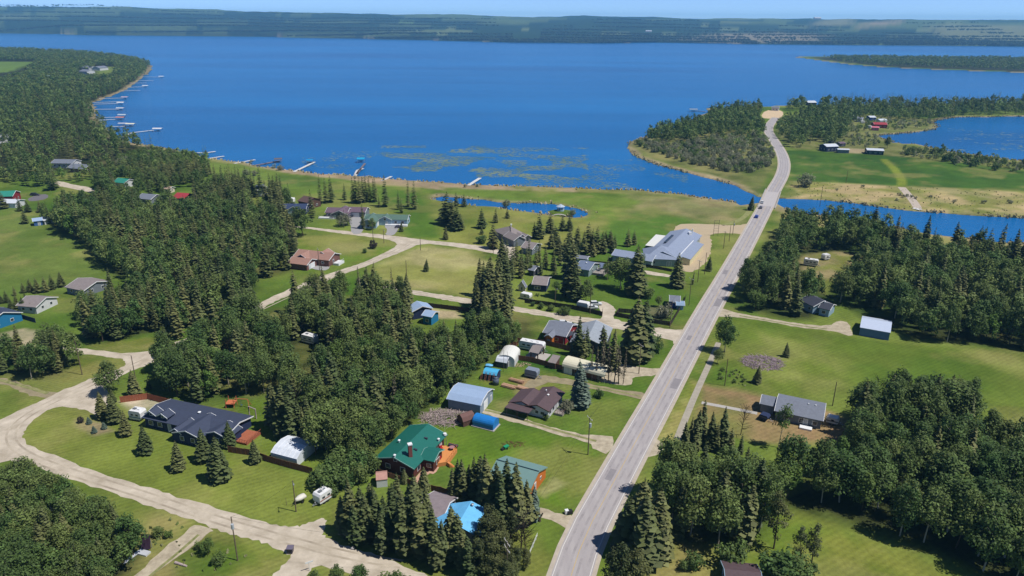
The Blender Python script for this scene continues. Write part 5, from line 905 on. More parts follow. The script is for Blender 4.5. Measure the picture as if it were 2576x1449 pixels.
# pergola frame post on the deck
def chair(x, y, z, rz, m, label, grp=None):
    t = thing('deck_chair', label, 'chair', (x, y, z), grp); mb = MB(); c, s = math.cos(rz), math.sin(rz); mb.box((x, y), .55, .55, .08, rz, z+.4); obj('seat', mb, m, t)
    mb = MB(); mb.box((x-.26*c, y-.26*s), .07, .55, .6, rz, z+.45); obj('backrest', mb, m, t)
    for a in (-.22, .22):
        for b in (-.22, .22): mb = MB(); mb.box((x+a*c-b*s, y+a*s+b*c), .06, .06, .4, rz, z); obj('leg', mb, m, t)
REDP = mat('red_plastic', K(196, 40, 54), .5, .05)
for (px, py), l in [((1107, 1128), 'red deck chair against the log house wall, upper one'), ((1111, 1130), 'red deck chair beside the upper red chair'), ((1107, 1148), 'red deck chair near the wing gable of the log house'), ((1106, 1156), 'lowest red deck chair by the stairs side')]: chair(*G(px, py, 1.1), 1.1, rnd.uniform(0, 6), REDP, l)
t = thing('patio_table', 'round patio table with pinkish top on the orange deck', 'table', (*G(1137, 1131, 1.1), 1.1)); x, y, z = t.location; mb = MB(); mb.tube((x, y, z+.72), (x, y, z+.78), .75, .75, 12); obj('tabletop', mb, mat('table_top', K(180, 130, 130)), t); mb = MB(); mb.tube((x, y, z), (x, y, z+.72), .07, .07, 6); obj('pedestal', mb, STEEL, t)
t = thing('hot_tub', 'dark covered bench on the far corner of the orange deck', 'bench', (*G(1140, 1124, 1.1), 1.1)); t.name = 'deck_bench'; BASE[t.name] = Vector(t.location); x, y, z = t.location; mb = MB(); mb.box((x, y), 2.6, .8, .45, -.35, z+.25); obj('seat', mb, RDARK, t); mb = MB(); mb.box((x-1, y+.35), .15, .6, .25, -.35, z); mb.box((x+1, y-.35), .15, .6, .25, -.35, z); obj('leg', mb, STEEL, t)
t = thing('mast', 'white-capped tower pipe at the far corner of the log house', 'antenna', (*G(1120, 1124), 0)); x, y, _ = t.location; mb = MB(); [mb.tube((x+a*.35, y+b*.35, 0), (x+a*.22, y+b*.22, 3.6), .05, .05, 4) for a in (-1, 1) for b in (-1, 1)]; obj('frame', mb, STEEL, t); mb = MB(); mb.tube((x, y, 3.6), (x, y, 4.1), .5, .45, 10); mb.tube((x, y, 4.1), (x, y, 6.2), .04, .03, 4); obj('cap', mb, WHITE, t)
# --- white garage with rounded blue roof ---
B = frame((1142, 970), (1227, 986), 5.0, None, 5.2, 3.3, 0); T = thing('garage', 'pale steel garage with light blue gambrel roof beside the dirt drive', 'garage', (B.c.x, B.c.y, 0))
block(T, B, 'gambrel', WBARN, RBLUE, WHITE, .35, 0, [('b', .25, 1.4, 2.8, 2.6, 'garage'), ('b', -.75, 1.15, .9, 2.0, 'door')])
t = thing('tarp_lean_to', 'cyan tarp stretched behind the blue-roofed garage', 'tarp', (*G(1208, 985), 0)); mb = MB(); a, b, c, d = G(1189, 976, 3.2), G(1206, 976, 3.2), G(1226, 985, 2.6), G(1222, 990, 3.0); mb.poly([(*a, 3.2), (*b, 3.2), (*c, 2.6), (*d, 3.0)]); o = obj('tarp', mb, CYAN, t); md = o.modifiers.new('thick', 'SOLIDIFY'); md.thickness = .05; mb = MB(); [mb.tube((*q, 0), (*q, 2.6), .05, .05, 4) for q in (a, b, c, d)]; obj('post', mb, STEEL, t)
# --- brown bungalow ---
B = frame((1351, 1018.5), (1393, 972), 4.9, (1382, 1034.5), None, 2.9); T = thing('bungalow', 'white bungalow with dark brown shingle roof and side wing', 'house', (B.c.x, B.c.y, 0))
block(T, B, 'gable', WWHITE, RBROWN, WBROWN, .6, 0, [('a', -.1, 1.5, .9, .9), ('a', .6, 1.5, 1.2, .9), ('+', -.8, 1.5, 1.4, 1), ('+', -.3, 1.5, 1.2, 1), ('+', .15, 1.3, 1.0, 2.1, 'door'), ('+', .6, 1.5, 1.4, 1)])
mb = MB(); x = B.c-B.a*(B.hl-.02); mb.poly([(*(x+B.n*-B.hw*.98), 2.55), (*(x+B.n*B.hw*.98), 2.55), (*x, 4.5)]); 
B2 = Blk(); B2.a, B2.n = B.a, B.n; B2.L = B.L*.72; B2.w = 4.2; B2.c = B.c-B.n*(B.w*.62+2.6)-B.a*B.L*.12; B2.zr = 3.9; B2.ze = 2.5
block(T, B2, 'gable', WWHITE, RBROWN, WBROWN, .5, 0, [('a', -.3, 1.3, 1, 2.1, 'door'), ('a', .4, 1.5, 1.2, .9)], roofname='wing_roof', wallname='wing_wall')
mb = MB(); q = B2.c-B2.a*(B2.L/2+1.6); mb.box((q.x, q.y), 3.4, 7.4, .16, math.atan2(B2.a.y, B2.a.x), 2.5); obj('porch_roof', mb, RBROWN, T); mb = MB(); [mb.tube((*(q-B2.a*1.4+B2.n*k), 0), (*(q-B2.a*1.4+B2.n*k), 2.5), .09, .09, 6) for k in (-3.2, 0, 3.2)]; obj('porch_post', mb, WBROWN, T)
vent(T, B, .1, .15, .2, .4); vent(T, B, .5, -.3, .12, .5)
q = B.c+B.n*(B.w+1.3)-B.a*.05*B.L; mb = MB(); mb.box((q.x, q.y), 3.6, 2.6, .6, math.atan2(B.a.y, B.a.x), 0); obj('deck', mb, DECKG, T); rail(T, [tuple(q+B.n*1.3+B.a*1.8), tuple(q+B.n*1.3-B.a*1.8), tuple(q-B.n*1-B.a*1.8)], .6, .9, mat('weathered_rail', K(120, 92, 80)), .6)
# --- orange-ended green shed ---
T, B = simple('long workshop with pale green metal roof and orange end wall', (1250, 1156.5), (1355.5, 1186), 5.2, 3.0, E=None, w=5.4, wall=WORNG, roof=RPALE, cat='shed', name='workshop', trim=RPALE, wins=[('b', .3, 1.6, .9, 2.1, 'door'), ('b', -.4, 2.0, .7, .6)], o=.3)
x = B.c; mb = MB(); mb.tube((*(B.c-B.a*B.L/2), B.zr+.04), (*(B.c+B.a*B.L/2), B.zr+.04), .14, .14, 6); obj('ridge_cap', mb, WTEAL, T)
# --- blue tarp shelter, brown barn shed ---
B = frame((1196, 1040), (1248, 1053), 3.0, None, 1.9, 1.4, 0); T = thing('tarp_shelter', 'rounded shelter under a bright blue tarp by the dirt drive', 'shelter', (B.c.x, B.c.y, 0)); block(T, B, 'barrel', TARP, TARP, None, .05, 0, [], roofname='tarp', wallname='tarp_side')
mb = MB(); mb.box((B.c.x, B.c.y), B.L+.6, B.w*2+.5, .22, math.atan2(B.a.y, B.a.x), 0); obj('pallet_base', mb, CONC, T)
B = frame((1162, 1041), (1182, 1034), 3.3, None, 1.7, 1.7, 0); B.L = 4.0; T = thing('small_barn_shed', 'small brown barn-shaped shed between brush pile and blue tarp', 'shed', (B.c.x, B.c.y, 0)); block(T, B, 'gambrel', WBROWN, rf('old_brown', 120, 88, 82), None, .12, 0, [('b', 0, 1.0, .9, 1.7, 'door', WCREAM)])
# --- navy house ---
B = frame((392, 1017), (603, 1062), 6.0, (357.5, 1051), None, 3.0); T = thing('ranch_house', 'long navy house with slate-blue shingle roof and white-framed windows', 'house', (B.c.x, B.c.y, 0)); NV = B
block(T, B, 'gable', WNAVY, RNAVY, WHITE, .6, 0, [('+', -.9, 1.6, 1.3, 1.2), ('+', -.66, 1.6, 1.3, 1.2), ('+', -.4, 1.3, 1.0, 2.1, 'door'), ('+', .3, 1.6, 1.2, 1.1), ('+', .8, 1.6, 1.2, 1.1), ('a', 0, 1.7, 1.2, 1)])
def cross(T, B, s, w, zr, out, back, rn, wn, wins, roof, wall, trim=WHITE, ze=None):
    q = Blk(); q.a = B.n; q.n = B.a if B.a.dot(B.c) < 0 else -B.a; q.L = out+back; q.c = B.c+B.a*(s*B.L/2)+B.n*((out-back)/2+B.w); q.w = w; q.ze = ze or B.ze; q.zr = zr if ze else min(zr, B.ze+.5*w+.2, B.zr+.25); block(T, q, 'gable', wall, roof, trim, .4, 0, wins, roofname=rn, wallname=wn, z0=-.02 if not ze else B.ze-.6); return q
cross(T, B, -.8, 1.9, 5.3, -.5, 3.4, 'dormer_roof', 'dormer_wall', [('b', 0, 4.1, .8, .6)], RNAVY, WNAVY, ze=4.2); cross(T, B, -.52, 1.9, 5.3, -.5, 3.4, 'dormer_roof', 'dormer_wall', [('b', 0, 4.1, .8, .6)], RNAVY, WNAVY, ze=4.2)
cross(T, B, .28, 4.6, 5.7, 3.2, 6.5, 'front_gable_roof', 'front_gable_wall', [('b', -.5, 1.6, 1.1, 1.1), ('b', .45, 1.6, 1.1, 1.1)], RNAVY, WNAVY); cross(T, B, .02, 2.0, 4.3, 3.0, 3.0, 'porch_roof', 'porch_wall', [('b', 0, 1.2, 1.0, 2.1, 'door')], RNAVY, WNAVY)
cross(T, B, .80, 4.0, 5.4, .9, 5.0, 'side_gable_roof', 'side_gable_wall', [('b', 0, 1.6, 1.3, 1.1)], RNAVY, WNAVY); vent(T, B, .05, -.04, .25, .5)
q = B.c+B.a*(B.L/2+2.2)+B.n*.5; mb = MB(); mb.box((q.x, q.y), 4.4, 6, .5, math.atan2(B.a.y, B.a.x), 0); obj('deck', mb, FENR, T); rail(T, [tuple(q+B.n*3-B.a*2), tuple(q+B.n*3+B.a*2.2), tuple(q-B.n*3+B.a*2.2)], .5, 1.0, FENR, .5)
# --- tarp-covered house at the bottom ---
B = frame((1068, 1249), (1132, 1264), 4.8, None, 5.0, 2.9); T = thing('old_house', 'grey-brown roofed house with its front wing under pale blue tarps', 'house', (B.c.x, B.c.y, 0)); block(T, B, 'gable', WWHITE, rf('old_grey_brown', 150, 138, 142), WHITE, .5)
B2 = frame((1186, 1260), (1150, 1322), 5.6, None, 7.0, 3.0); block(T, B2, 'gable', WWHITE, TARPL, None, .5, 0, [('b', -.4, 1.6, 1.4, 1.1), ('b', .4, 1.6, 1.4, 1.1), ('+', .4, 1.6, 1.3, 1)], roofname='tarped_roof', wallname='wing_wall'); vent(T, B2, -.7, .1, .2, .6, STEEL)
# --- grey house at right ---
B = frame((1956, 999), (2077, 1024), 5.2, (2072, 1060), None, 2.9); T = thing('grey_house', 'grey-roofed house on the bare brown lot right of the road', 'house', (B.c.x, B.c.y, 0)); block(T, B, 'gable', WGREY, RGREY, WHITE, .45, 0, [('+', -.6, 1.5, 1.2, 1), ('+', .15, 1.5, 1.0, 1.3), ('+', .36, 1.2, 1.0, 2.0, 'door'), ('+', .8, 1.5, 1.1, 1), ('b', 0, 1.5, 1, 1)])
vent(T, B, .3, .05, .12, .3); vent(T, B, .6, .05, .12, .3); B2 = Blk(); B2.a, B2.n = B.a, B.n; B2.L = 4.2; B2.w = 3.1; B2.c = B.c-B.a*(B.L/2+2.2)-B.n*.3; B2.zr = 4.0; B2.ze = 2.7; block(T, B2, 'gable', WGREY, RGREY, WHITE, .3, 0, [], roofname='annex_roof', wallname='annex_wall')
mb = MB(); q = B.c+B.n*(B.w+1.0)+B.a*B.L*.18; mb.box((q.x, q.y), 3.2, 1.8, .5, math.atan2(B.a.y, B.a.x), 0); obj('steps', mb, WHITE, T)
# --- white-roofed shed on the right, light blue house ---
T, B = simple('pale steel shed with white-blue metal roof at the wood edge', (2168, 799), (2244, 812), 4.6, 3.1, E=(2240, 837), wall=wl('steel_blue', 110, 136, 170), roof=rf('bright_metal', 206, 218, 240, rough=.4, var=.04), cat='shed', name='metal_shed', trim=None, wins=[], o=.15)
T, B = simple('light blue house with slate roof half hidden by spruces', (2036, 740), (2072, 757), 5.6, 3.2, w=4.6, wall=WBLUE, roof=RDARK, wins=[('b', 0, 1.6, 1.2, 1), ('+', .6, 1.6, 1.2, 1)]); B2 = frame((2068, 758), (2098, 765), 4.6, None, 3.8, 3.0); block(T, B2, 'gable', WBLUE, RDARK, WHITE, .4, 0, [('+', -.1, 1.6, 1.3, 1.1)], roofname='wing_roof', wallname='wing_wall'); vent(T, B2, -.5, .1, .2, .7)
# --- the long hall ---
HALLR = rf('pale_slate_shingle', 150, 162, 186); zz = 8.2
B = frame((1668, 633), (1727, 575), 8.0, (1762, 597), None, 3.6); T = thing('community_hall', 'large grey-roofed hall complex beside the gravel lot', 'hall', (B.c.x, B.c.y, 0))
A0 = Vector(G(1738, 578, zz)); A1 = Vector(G(1668, 664, zz))
block(T, B, 'gable', wl('pale_aqua', 168, 186, 186), HALLR, WHITE, .7, 0, [('b', -.5, 1.8, 1.5, 1.2), ('b', .4, 1.8, 1.5, 1.2), ('+', .9, 1.6, 1.2, 1.1), ('+', .55, 1.4, 2.4, 2.2, 'garage')])
q = Blk(); q.a, q.n = B.a, B.n; q.L = B.L*.62; q.w = 2.6; q.c = B.c+B.n*(B.w+1.2)-B.a*B.L*.10; q.zr = 4.0; q.ze = 3.0; block(T, q, 'shed', wl('cream_yellow', 232, 222, 178), HALLR, None, .3, 0, [], roofname='side_roof', wallname='side_wall')
mb = MB(); k = q.c-q.n*q.w; mb.box((k.x, k.y), q.L, .3, .5, math.atan2(B.a.y, B.a.x), 3.75); obj('white_flashing', mb, WHITE, T)
mb = MB(); k = B.c-B.n*(B.w*.45)+B.a*2; mb.box((k.x, k.y), 14, 1.1, .9, math.atan2(B.a.y, B.a.x), roofz(B, .45)-.15); obj('clerestory', mb, GLASS, T)
x, y, _ = on(B, .72, .4); mb = MB(); mb.box((x, y), 1.6, 1.6, 1.5, .3, roofz(B, .4)-.3); mb.tube((x+1.2, y, 5.5), (x+1.2, y, 8), .25, .25, 8); obj('roof_unit', mb, WHITE, T)
C2 = frame((1640, 636), (1680, 646), 8.0, None, 7.8, 3.5, 0); C2.L = 15.6; C2.c = Vector(G(1663, 617, 7.8)); C2.a = Vector((math.cos(-.12), math.sin(-.12))); C2.n = Vector((math.sin(-.12), -math.cos(-.12))); C2.zr = 7.8; block(T, C2, 'hip', wl('pale_aqua', 168, 186, 186), HALLR, None, .6, 7.7, [('+', -.5, 1.6, 1.3, 1.1), ('+', .45, 1.3, 1.0, 2.1, 'door'), ('+', .62, 1.3, 1.0, 2.1, 'door')], roofname='pyramid_roof', wallname='corner_wall')
C3 = frame((1548, 626), (1650, 642), 4.8, None, 5.0, 3.1); block(T, C3, 'gable', wl('pale_aqua', 168, 186, 186), HALLR, WHITE, .5, 0, [('+', s, 1.6, 1.3, 1.1) for s in (-.8, -.45, -.1, .25)], roofname='wing_roof', wallname='wing_wall')
mb = MB(); a, b = Vector(G(1650, 622, 2.6)), Vector(G(1676, 594, 2.6)); d = (b-a).normalized(); k = (a+b)/2; mb.box((k.x-2.5, k.y+1.5), (b-a).length, 5, .15, math.atan2(d.y, d.x), 2.6); obj('canopy', mb, RCANV, T)
# --- gabled grey house by the pond ---
B = frame((1262, 572), (1306, 565), 7.6, None, 9.5, 3.4); T = thing('gabled_house', 'taupe-roofed house with white-trimmed front gables near the pond', 'house', (B.c.x, B.c.y, 0)); block(T, B, 'hip', WPURP, RTAUPE, None, .6, 5.5, [('+', .2, 1.7, 1.2, 1.3), ('-', 0, 1.7, 1.2, 1)])
B.hw = B.w-.6; B.hl = B.L/2-.6
cross(T, B, -.50, 3.6, 5.4, 3.4, 6.5, 'garage_roof', 'garage_wall', [('b', 0, 1.4, 3.6, 2.3, 'garage', WGREY)], RTAUPE, WGREY); cross(T, B, .62, 2.4, 5.8, 1.8, 6, 'bay_roof', 'bay_wall', [('b', 0, 2.2, 1.6, 2.6)], RTAUPE, WPURP); cross(T, B, .12, 3.0, 6.8, .7, 6, 'gable_roof', 'gable_wall', [('b', 0, 2.2, 1.2, 2.8)], RTAUPE, WGREY); vent(T, B, .1, -.02, .3, 1.0)
T, B = simple('plain taupe-roofed garage below the gabled grey house', (1322, 606), (1352, 611), 5.2, 3.0, w=5.2, wall=WGREY, roof=RTAUPE, cat='garage', name='garage')
# --- sage green roof house ---
B = frame((959, 522), (972, 541), 6.6, None, 4.6, 3.4); T = thing('family_house', 'light blue house with sage green roofs and white porch', 'house', (B.c.x, B.c.y, 0)); 
B = frame((940, 545), (1012, 533), 5.6, None, 4.6, 3.2); B.a = Vector((math.cos(-.06), math.sin(-.06))); B.n = Vector((B.a.y, -B.a.x)); B.L = 24; B.c = Vector(G(974, 536, 5.6)); block(T, B, 'gable', WBLUE, RSAGE, WHITE, .5, 0, [('+', .2, 1.7, 1.2, 1.2), ('+', .5, 1.7, 1.4, 1.2), ('+', .85, 1.7, 1.4, 1.2), ('b', 0, 1.7, 1.5, 1.3)])
cross(T, B, -.02, 4.0, 7.0, .8, 5, 'gable_roof', 'gable_wall', [('b', 0, 3.4, 1.1, 1.1), ('b', .3, 1.2, 1, 2.1, 'door')], RSAGE, WBLUE); cross(T, B, -.66, 4.6, 6.0, 7.5, 6, 'garage_roof', 'garage_wall', [('b', 0, 1.4, 1.2, 1.2), ('+', .3, 1.4, 3.4, 2.3, 'garage')], RSAGE, WBLUE)
q = B.c+B.n*(B.w+1.1)+B.a*6; mb = MB(); mb.box((q.x, q.y), 12, 2.4, .8, math.atan2(B.a.y, B.a.x), 0); obj('porch', mb, WHITE, T); rail(T, [tuple(q+B.n*1.1-B.a*5.8), tuple(q+B.n*1.1+B.a*5.8)], .8, 1, WHITE, .8)
# --- purple roof house ---
B = frame((824, 521), (880, 523), 4.9, None, 5.0, 3.0); T = thing('family_house', 'mauve house with purple-brown roof and attached double garage', 'house', (B.c.x, B.c.y, 0)); block(T, B, 'gable', WPURP, RPURP, WHITE, .5, 0, [('+', -.8, 1.5, 1.6, 1.1), ('+', -.45, 1.5, 1.2, 1.1)])
cross(T, B, .42, 5.0, 7.0, 2.6, 9, 'gable_roof', 'gable_wall', [('b', -.1, 2.0, 1.6, 3.2), ('b', .6, 1.6, 1.1, 1.2), ('b', -.65, 1.2, 1.0, 2.1, 'door')], RPURP, WPURP)
B2 = frame((883, 520), (912, 521), 4.9, None, 4.8, 2.9); B2.L = 12.5; block(T, B2, 'gable', WGREY, RPURP, WHITE, .4, 0, [('+', .05, 1.3, 4.6, 2.2, 'garage')], roofname='garage_roof', wallname='garage_wall'); q = B.c+B.n*(B.w+1.4)-B.a*5; mb = MB(); mb.box((q.x, q.y), 9, 2.6, .7, math.atan2(B.a.y, B.a.x), 0); obj('porch', mb, WHITE, T); rail(T, [tuple(q+B.n*1.2-B.a*4.4), tuple(q+B.n*1.2+B.a*4.4)], .7, 1, WHITE, .8)
# --- salmon roof house and garage ---
B = frame((807, 611), (836, 640), 5.6, None, 5.6, 3.1); B.L = 19; T = thing('family_house', 'brown brick house with salmon shingle roof and glazed gable', 'house', (B.c.x, B.c.y, 0)); B = frame((752, 626), (842, 636), 5.6, None, 5.4, 3.1); block(T, B, 'gable', WBRICK, RSALMON, WHITE, .5, 0, [('+', .7, 1.6, 1.2, 1), ('b', .2, 1.7, 1, 1), ('+', .2, 1.6, 1.3, 1)])
cross(T, B, -.42, 3.6, 6.6, 1.6, 5, 'gable_roof', 'gable_wall', [('b', 0, 2.0, 2.0, 3.0), ('b', -.8, 1.7, 1, 1.6), ('b', .8, 1.7, 1, 1.6)], RSALMON, WNAVY); cross(T, B, .35, 4.2, 6.6, -4.0, 10, 'rear_roof', 'rear_wall', [], RSALMON, WBRICK)
q = B.c+B.a*(B.L/2+1.6); mb = MB(); mb.box((q.x, q.y), 3, 5, 1.0, math.atan2(B.a.y, B.a.x), 0); obj('deck', mb, WHITE, T); rail(T, [tuple(q+B.n*2.4-B.a*1.4), tuple(q+B.n*2.4+B.a*1.4), tuple(q-B.n*2.4+B.a*1.4)], 1.0, 1, WHITE, .7)
T, B = simple('brick garage with salmon roof and white door beside the brick house', (735, 645), (785, 651), 4.6, 2.8, w=4.4, wall=WBRICK, roof=RSALMON, cat='garage', name='garage', wins=[('b', 0, 1.3, 4.6, 2.2, 'garage')])
# --- houses near the lake at left ---
B = frame((725, 512), (757, 512), 6.0, None, 5.0, 3.4); T = thing('cottage', 'navy cottage with dark blue roof and white-trimmed front gable', 'house', (B.c.x, B.c.y, 0)); B.L = 15; block(T, B, 'gable', WNAVY, rf('navy', 56, 70, 104), WHITE, .4); cross(T, B, .1, 3.6, 5.4, 2.4, 5, 'gable_roof', 'gable_wall', [('b', 0, 1.8, 1.6, 1.6)], rf('navy', 56, 70, 104), WBLUE)
simple('brown timber house behind the navy cottage', (765, 492), (790, 497), 7.2, 4.2, w=5.5, wall=WBROWN, roof=rf('dark_wood', 104, 82, 78), trim=WBROWN); simple('white house with grey roof between tall spruces near the lake', (637, 467), (664, 463), 6.2, 4.0, w=6.0, wall=WWHITE, roof=RGREY)
simple('dark cottage with a red metal roof in the woods', (446, 484), (477, 486), 6.8, 3.4, w=5.6, wall=WNAVY, roof=RRED, trim=RRED); simple('small white cottage with a teal roof among bright trees', (297, 447), (326, 450), 5.6, 3.4, w=5.0, wall=WWHITE, roof=RTEAL, cat='cottage', name='cottage')
simple('grey-roofed cottage left of the red-roofed one', (358, 486), (394, 489), 5.2, 3.2, w=5.5, wall=WGREY, roof=RGREY, cat='cottage', name='cottage'); simple('long pale house with blue-grey roof at upper left', (138, 400), (192, 401), 5.4, 3.4, w=6, wall=WWHITE, roof=RGREY); simple('lower grey-roofed house beside the long pale house at upper left', (182, 411), (226, 414), 5.4, 3.2, w=6, wall=WBROWN, roof=RGREY)
simple('tan-roofed hut beside a small yard at upper left', (415, 468), (433, 469), 4, 2.8, w=3, wall=WCREAM, roof=rf('tan_roof', 184, 160, 140), cat='hut', name='hut')
simple('dark blue shed by the pale lane among the trees at upper left', (256, 459), (266, 460), 3.8, 2.6, w=2.6, wall=WNAVY, roof=RDARK, cat='shed', name='shed', wins=[])
T, B = simple('red-walled house with teal roof at the left edge', (-18, 481), (40, 479), 6.4, 4.2, w=6, wall=WRED, roof=RTEAL); T, B = simple('white garage in front of the teal-roofed house at the left edge', (4, 500), (50, 501), 4.4, 3.0, w=4.6, wall=WWHITE, roof=RWHITE, cat='garage', name='garage', wins=[('+', -.3, 1.3, 3.4, 2.2, 'garage'), ('+', .6, 1.3, 3.0, 2.2, 'garage')])
simple('small blue shed with pale roof at the field edge', (80, 549), (106, 546), 3.8, 2.7, w=3.2, wall=wl('shed_blue', 70, 110, 170), roof=RBLUE, cat='shed', name='shed', wins=[('+', .3, 1.2, 1, 1.9, 'door')]); simple('white-roofed lean-to right of the small blue shed', (106, 545), (122, 549), 3.2, 2.4, w=2.6, wall=WWHITE, roof=RWHITE, cat='shed', name='shed', wins=[])
T, B = simple('grey-roofed house at the lower edge of the left green field', (196, 699), (243, 708), 4.8, 2.9, w=6.4, wall=WGREY, roof=RTAUPE); simple('low grey-roofed house beside the row of young spruces', (66, 744), (116, 748), 4.8, 2.9, w=5.6, wall=WWHITE, roof=RTAUPE)
simple('dark navy-roofed house cut by the left edge', (-40, 772), (8, 785), 6.0, 3.2, w=6.5, wall=WCYAN, roof=RNAVY)
# upper left and far houses
for a, b, l in [((214, 165), (232, 166), 'largest grey-roofed lakeside house on the left point'), ((240, 167), (262, 165), 'pale gabled house on the lawn of the left point'), ((208, 174), (228, 175), 'low brown-grey house on the left point')]: simple(l, a, b, 9, 5, w=9, wall=WWHITE, roof=RGREY, wins=[])
simple('small white house among dark spruces on the left shore', (118, 190), (126, 190), 9, 6, w=6, wall=WWHITE, roof=RWHITE, wins=[]); simple('white-walled house peeking at the left edge woods', (-6, 334), (4, 336), 9, 6, w=6, wall=WWHITE, roof=RWHITE, wins=[])
# --- blue-roofed place with yard in the middle ---
T, B = simple('light blue metal roofed shed leaning at the yard fence', (1049, 757), (1063, 770), 5.0, 3.4, w=4.2, wall=WNAVY, roof=RBLUE, cat='shed', name='shed', wins=[]); T, B = simple('bright blue-walled cabin with pale roof in the fenced yard', (1070, 779), (1096, 784), 4.6, 3.4, w=3.0, wall=WCYAN, roof=RBLUE, cat='cabin', name='cabin', wins=[('+', 0, 1.6, 1.2, 1)])
# --- deck house group ---
T, B = simple('blue-grey roofed house with white railed deck', (1460, 655), (1496, 661), 5.0, 3.2, w=6.0, wall=wl('soft_green_grey', 140, 160, 160), roof=rf('blue_grey', 120, 134, 160), wins=[('b', .2, 1.6, 1.3, 1.1), ('+', 0, 1.6, 1.2, 1)]); vent(T, B, 0, .2, .2, .4)
q = B.c+B.a*(B.L/2+2.4)-B.n*1; mb = MB(); mb.box((q.x, q.y), 5, 6, 1.0, math.atan2(B.a.y, B.a.x), 0); obj('deck', mb, DECKG, T); rail(T, [tuple(q+B.n*2.8-B.a*2.4), tuple(q+B.n*2.8+B.a*2.4), tuple(q-B.n*2.8+B.a*2.4)], 1.0, 1.0, WHITE, .6)
T, B = simple('octagon-like grey roofed gazebo beside the deck house', (1515, 661), (1521, 662), 4.6, 2.8, w=3.2, wall=None, roof=rf('blue_grey', 120, 134, 160), cat='gazebo', name='gazebo', wins=[], kind='hip', hip=2.4, trim=None)
mb = MB(); [mb.tube((*(B.c+B.a*i*2.0+B.n*j*2.4), 0), (*(B.c+B.a*i*2.0+B.n*j*2.4), 2.8), .12, .12, 6) for i in (-1, 1) for j in (-1, 1)]; obj('post', mb, WHITE, T); mb = MB(); mb.box((B.c.x, B.c.y), 5.6, 5.6, .8, 0, 0); obj('floor', mb, DECKG, T); rail(T, [tuple(B.c+Vector(k)) for k in ((-2.7, -2.7), (2.7, -2.7), (2.7, 2.7), (-2.7, 2.7), (-2.7, -2.7))], .8, 1.0, WHITE, .7)
T, B = simple('pale blue mobile home behind the deck house', (1448, 641), (1481, 645), 3.6, 2.9, w=2.6, wall=WBLUE, roof=RGREY, cat='mobile home', name='mobile_home'); T, B = simple('navy cottage with taupe roof above the dark fence', (1344, 694), (1382, 697), 4.8, 3.0, w=5.6, wall=WNAVY, roof=RTAUPE, cat='cottage', name='cottage', wins=[('+', -.7, 1.6, 1.1, 1.1), ('+', -.1, 1.6, 1.2, 1), ('a', 0, 1.6, 1, 1)])
simple('small grey hut behind the navy cottage', (1338, 667), (1353, 670), 3.8, 2.6, w=3.4, wall=WDARK, roof=RGREY, cat='hut', name='hut', wins=[]); T, B = simple('narrow white A-frame playhouse left of the navy cottage', (1312, 707), (1316, 703), 4.6, 1.8, w=1.9, wall=WCREAM, roof=RGREY, cat='playhouse', name='playhouse', wins=[('a', 0, 1.2, .8, 1.2)])
T, B = simple('blue-gabled little house with grey roof by the dark fenced garden', (1684, 742), (1712, 744), 4.4, 2.8, w=3.6, wall=wl('royal_blue', 50, 80, 160), roof=RGREY, wins=[('a', 0, 1.5, 1.2, 1)]); T, B = simple('glass-sided greenhouse lean-to right of the blue-gabled house', (1700, 757), (1722, 758), 3.0, 2.0, w=2.2, wall=WBLUE, roof=rf('clear_panel', 150, 176, 204, rough=.3), cat='greenhouse', name='greenhouse', wins=[], kind='gambrel')
# --- red-walled house group ---
T, B = simple('red-walled house with blue-grey shingle roof and arched porch', (1382, 806), (1441, 817), 5.4, 3.2, w=6.2, wall=WRED, roof=RGREY, wins=[('b', .6, 1.6, 1.1, 1.1), ('b', -.4, 1.6, 1.1, 1.1), ('+', .2, 1.5, 1.2, 1)])
cross(T, B, -.25, 1.6, 4.6, 2.6, 3, 'porch_roof', 'porch_wall', [('b', 0, 1.3, 1.2, 2.0, 'door', FENR)], RGREY, WORNG); T, B = simple('steep pale grey gable roof standing behind the bare spruces', (1500, 805), (1478, 850), 7.4, 3.4, w=6.0, wall=WDARK, roof=rf('light_grey', 160, 168, 178), wins=[('b', 0, 1.8, 1.2, 1.2)])
T, B = simple('open black-roofed lean-to over the red house deck', (1412, 838), (1434, 830), 3.4, 2.7, w=2.4, wall=None, roof=RDARK, cat='canopy', name='canopy', wins=[], trim=None); mb = MB(); [mb.tube((*(B.c+B.a*i*3+B.n*j*2), 0), (*(B.c+B.a*i*3+B.n*j*2), 2.8), .1, .1, 6) for i in (-1, 1) for j in (-1, 1)]; obj('post', mb, STEEL, T)
# --- sheds and shelters around the fenced yard ---
B = frame((1287, 868), (1272, 893), 4.0, None, 3.0, 2.2, 0); T = thing('fabric_shelter', 'round white fabric shelter beside the small dark shed', 'shelter', (B.c.x, B.c.y, 0)); block(T, B, 'barrel', WWHITE, RCANV, None, .05, 0, [('a', 0, 1.2, 1.6, 2.2, 'door')])
T, B = simple('small dark shed with white barn roof in the back yard corner', (1252, 893), (1281, 898), 3.4, 2.1, w=2.0, kind='gambrel', wall=WDARK, roof=RWHITE, cat='shed', name='shed', wins=[('b', 0, 1.1, 1, 1.8, 'door')], trim=None, o=.12)
T, B = simple('blue-roofed shed with wooden ladders leaning on its front', (1220, 925), (1255, 931), 3.2, 2.2, w=2.0, kind='gambrel', wall=WNAVY, roof=rf('sky_blue', 90, 190, 236, rough=.4, var=.05), cat='shed', name='shed', wins=[], trim=None, o=.15)
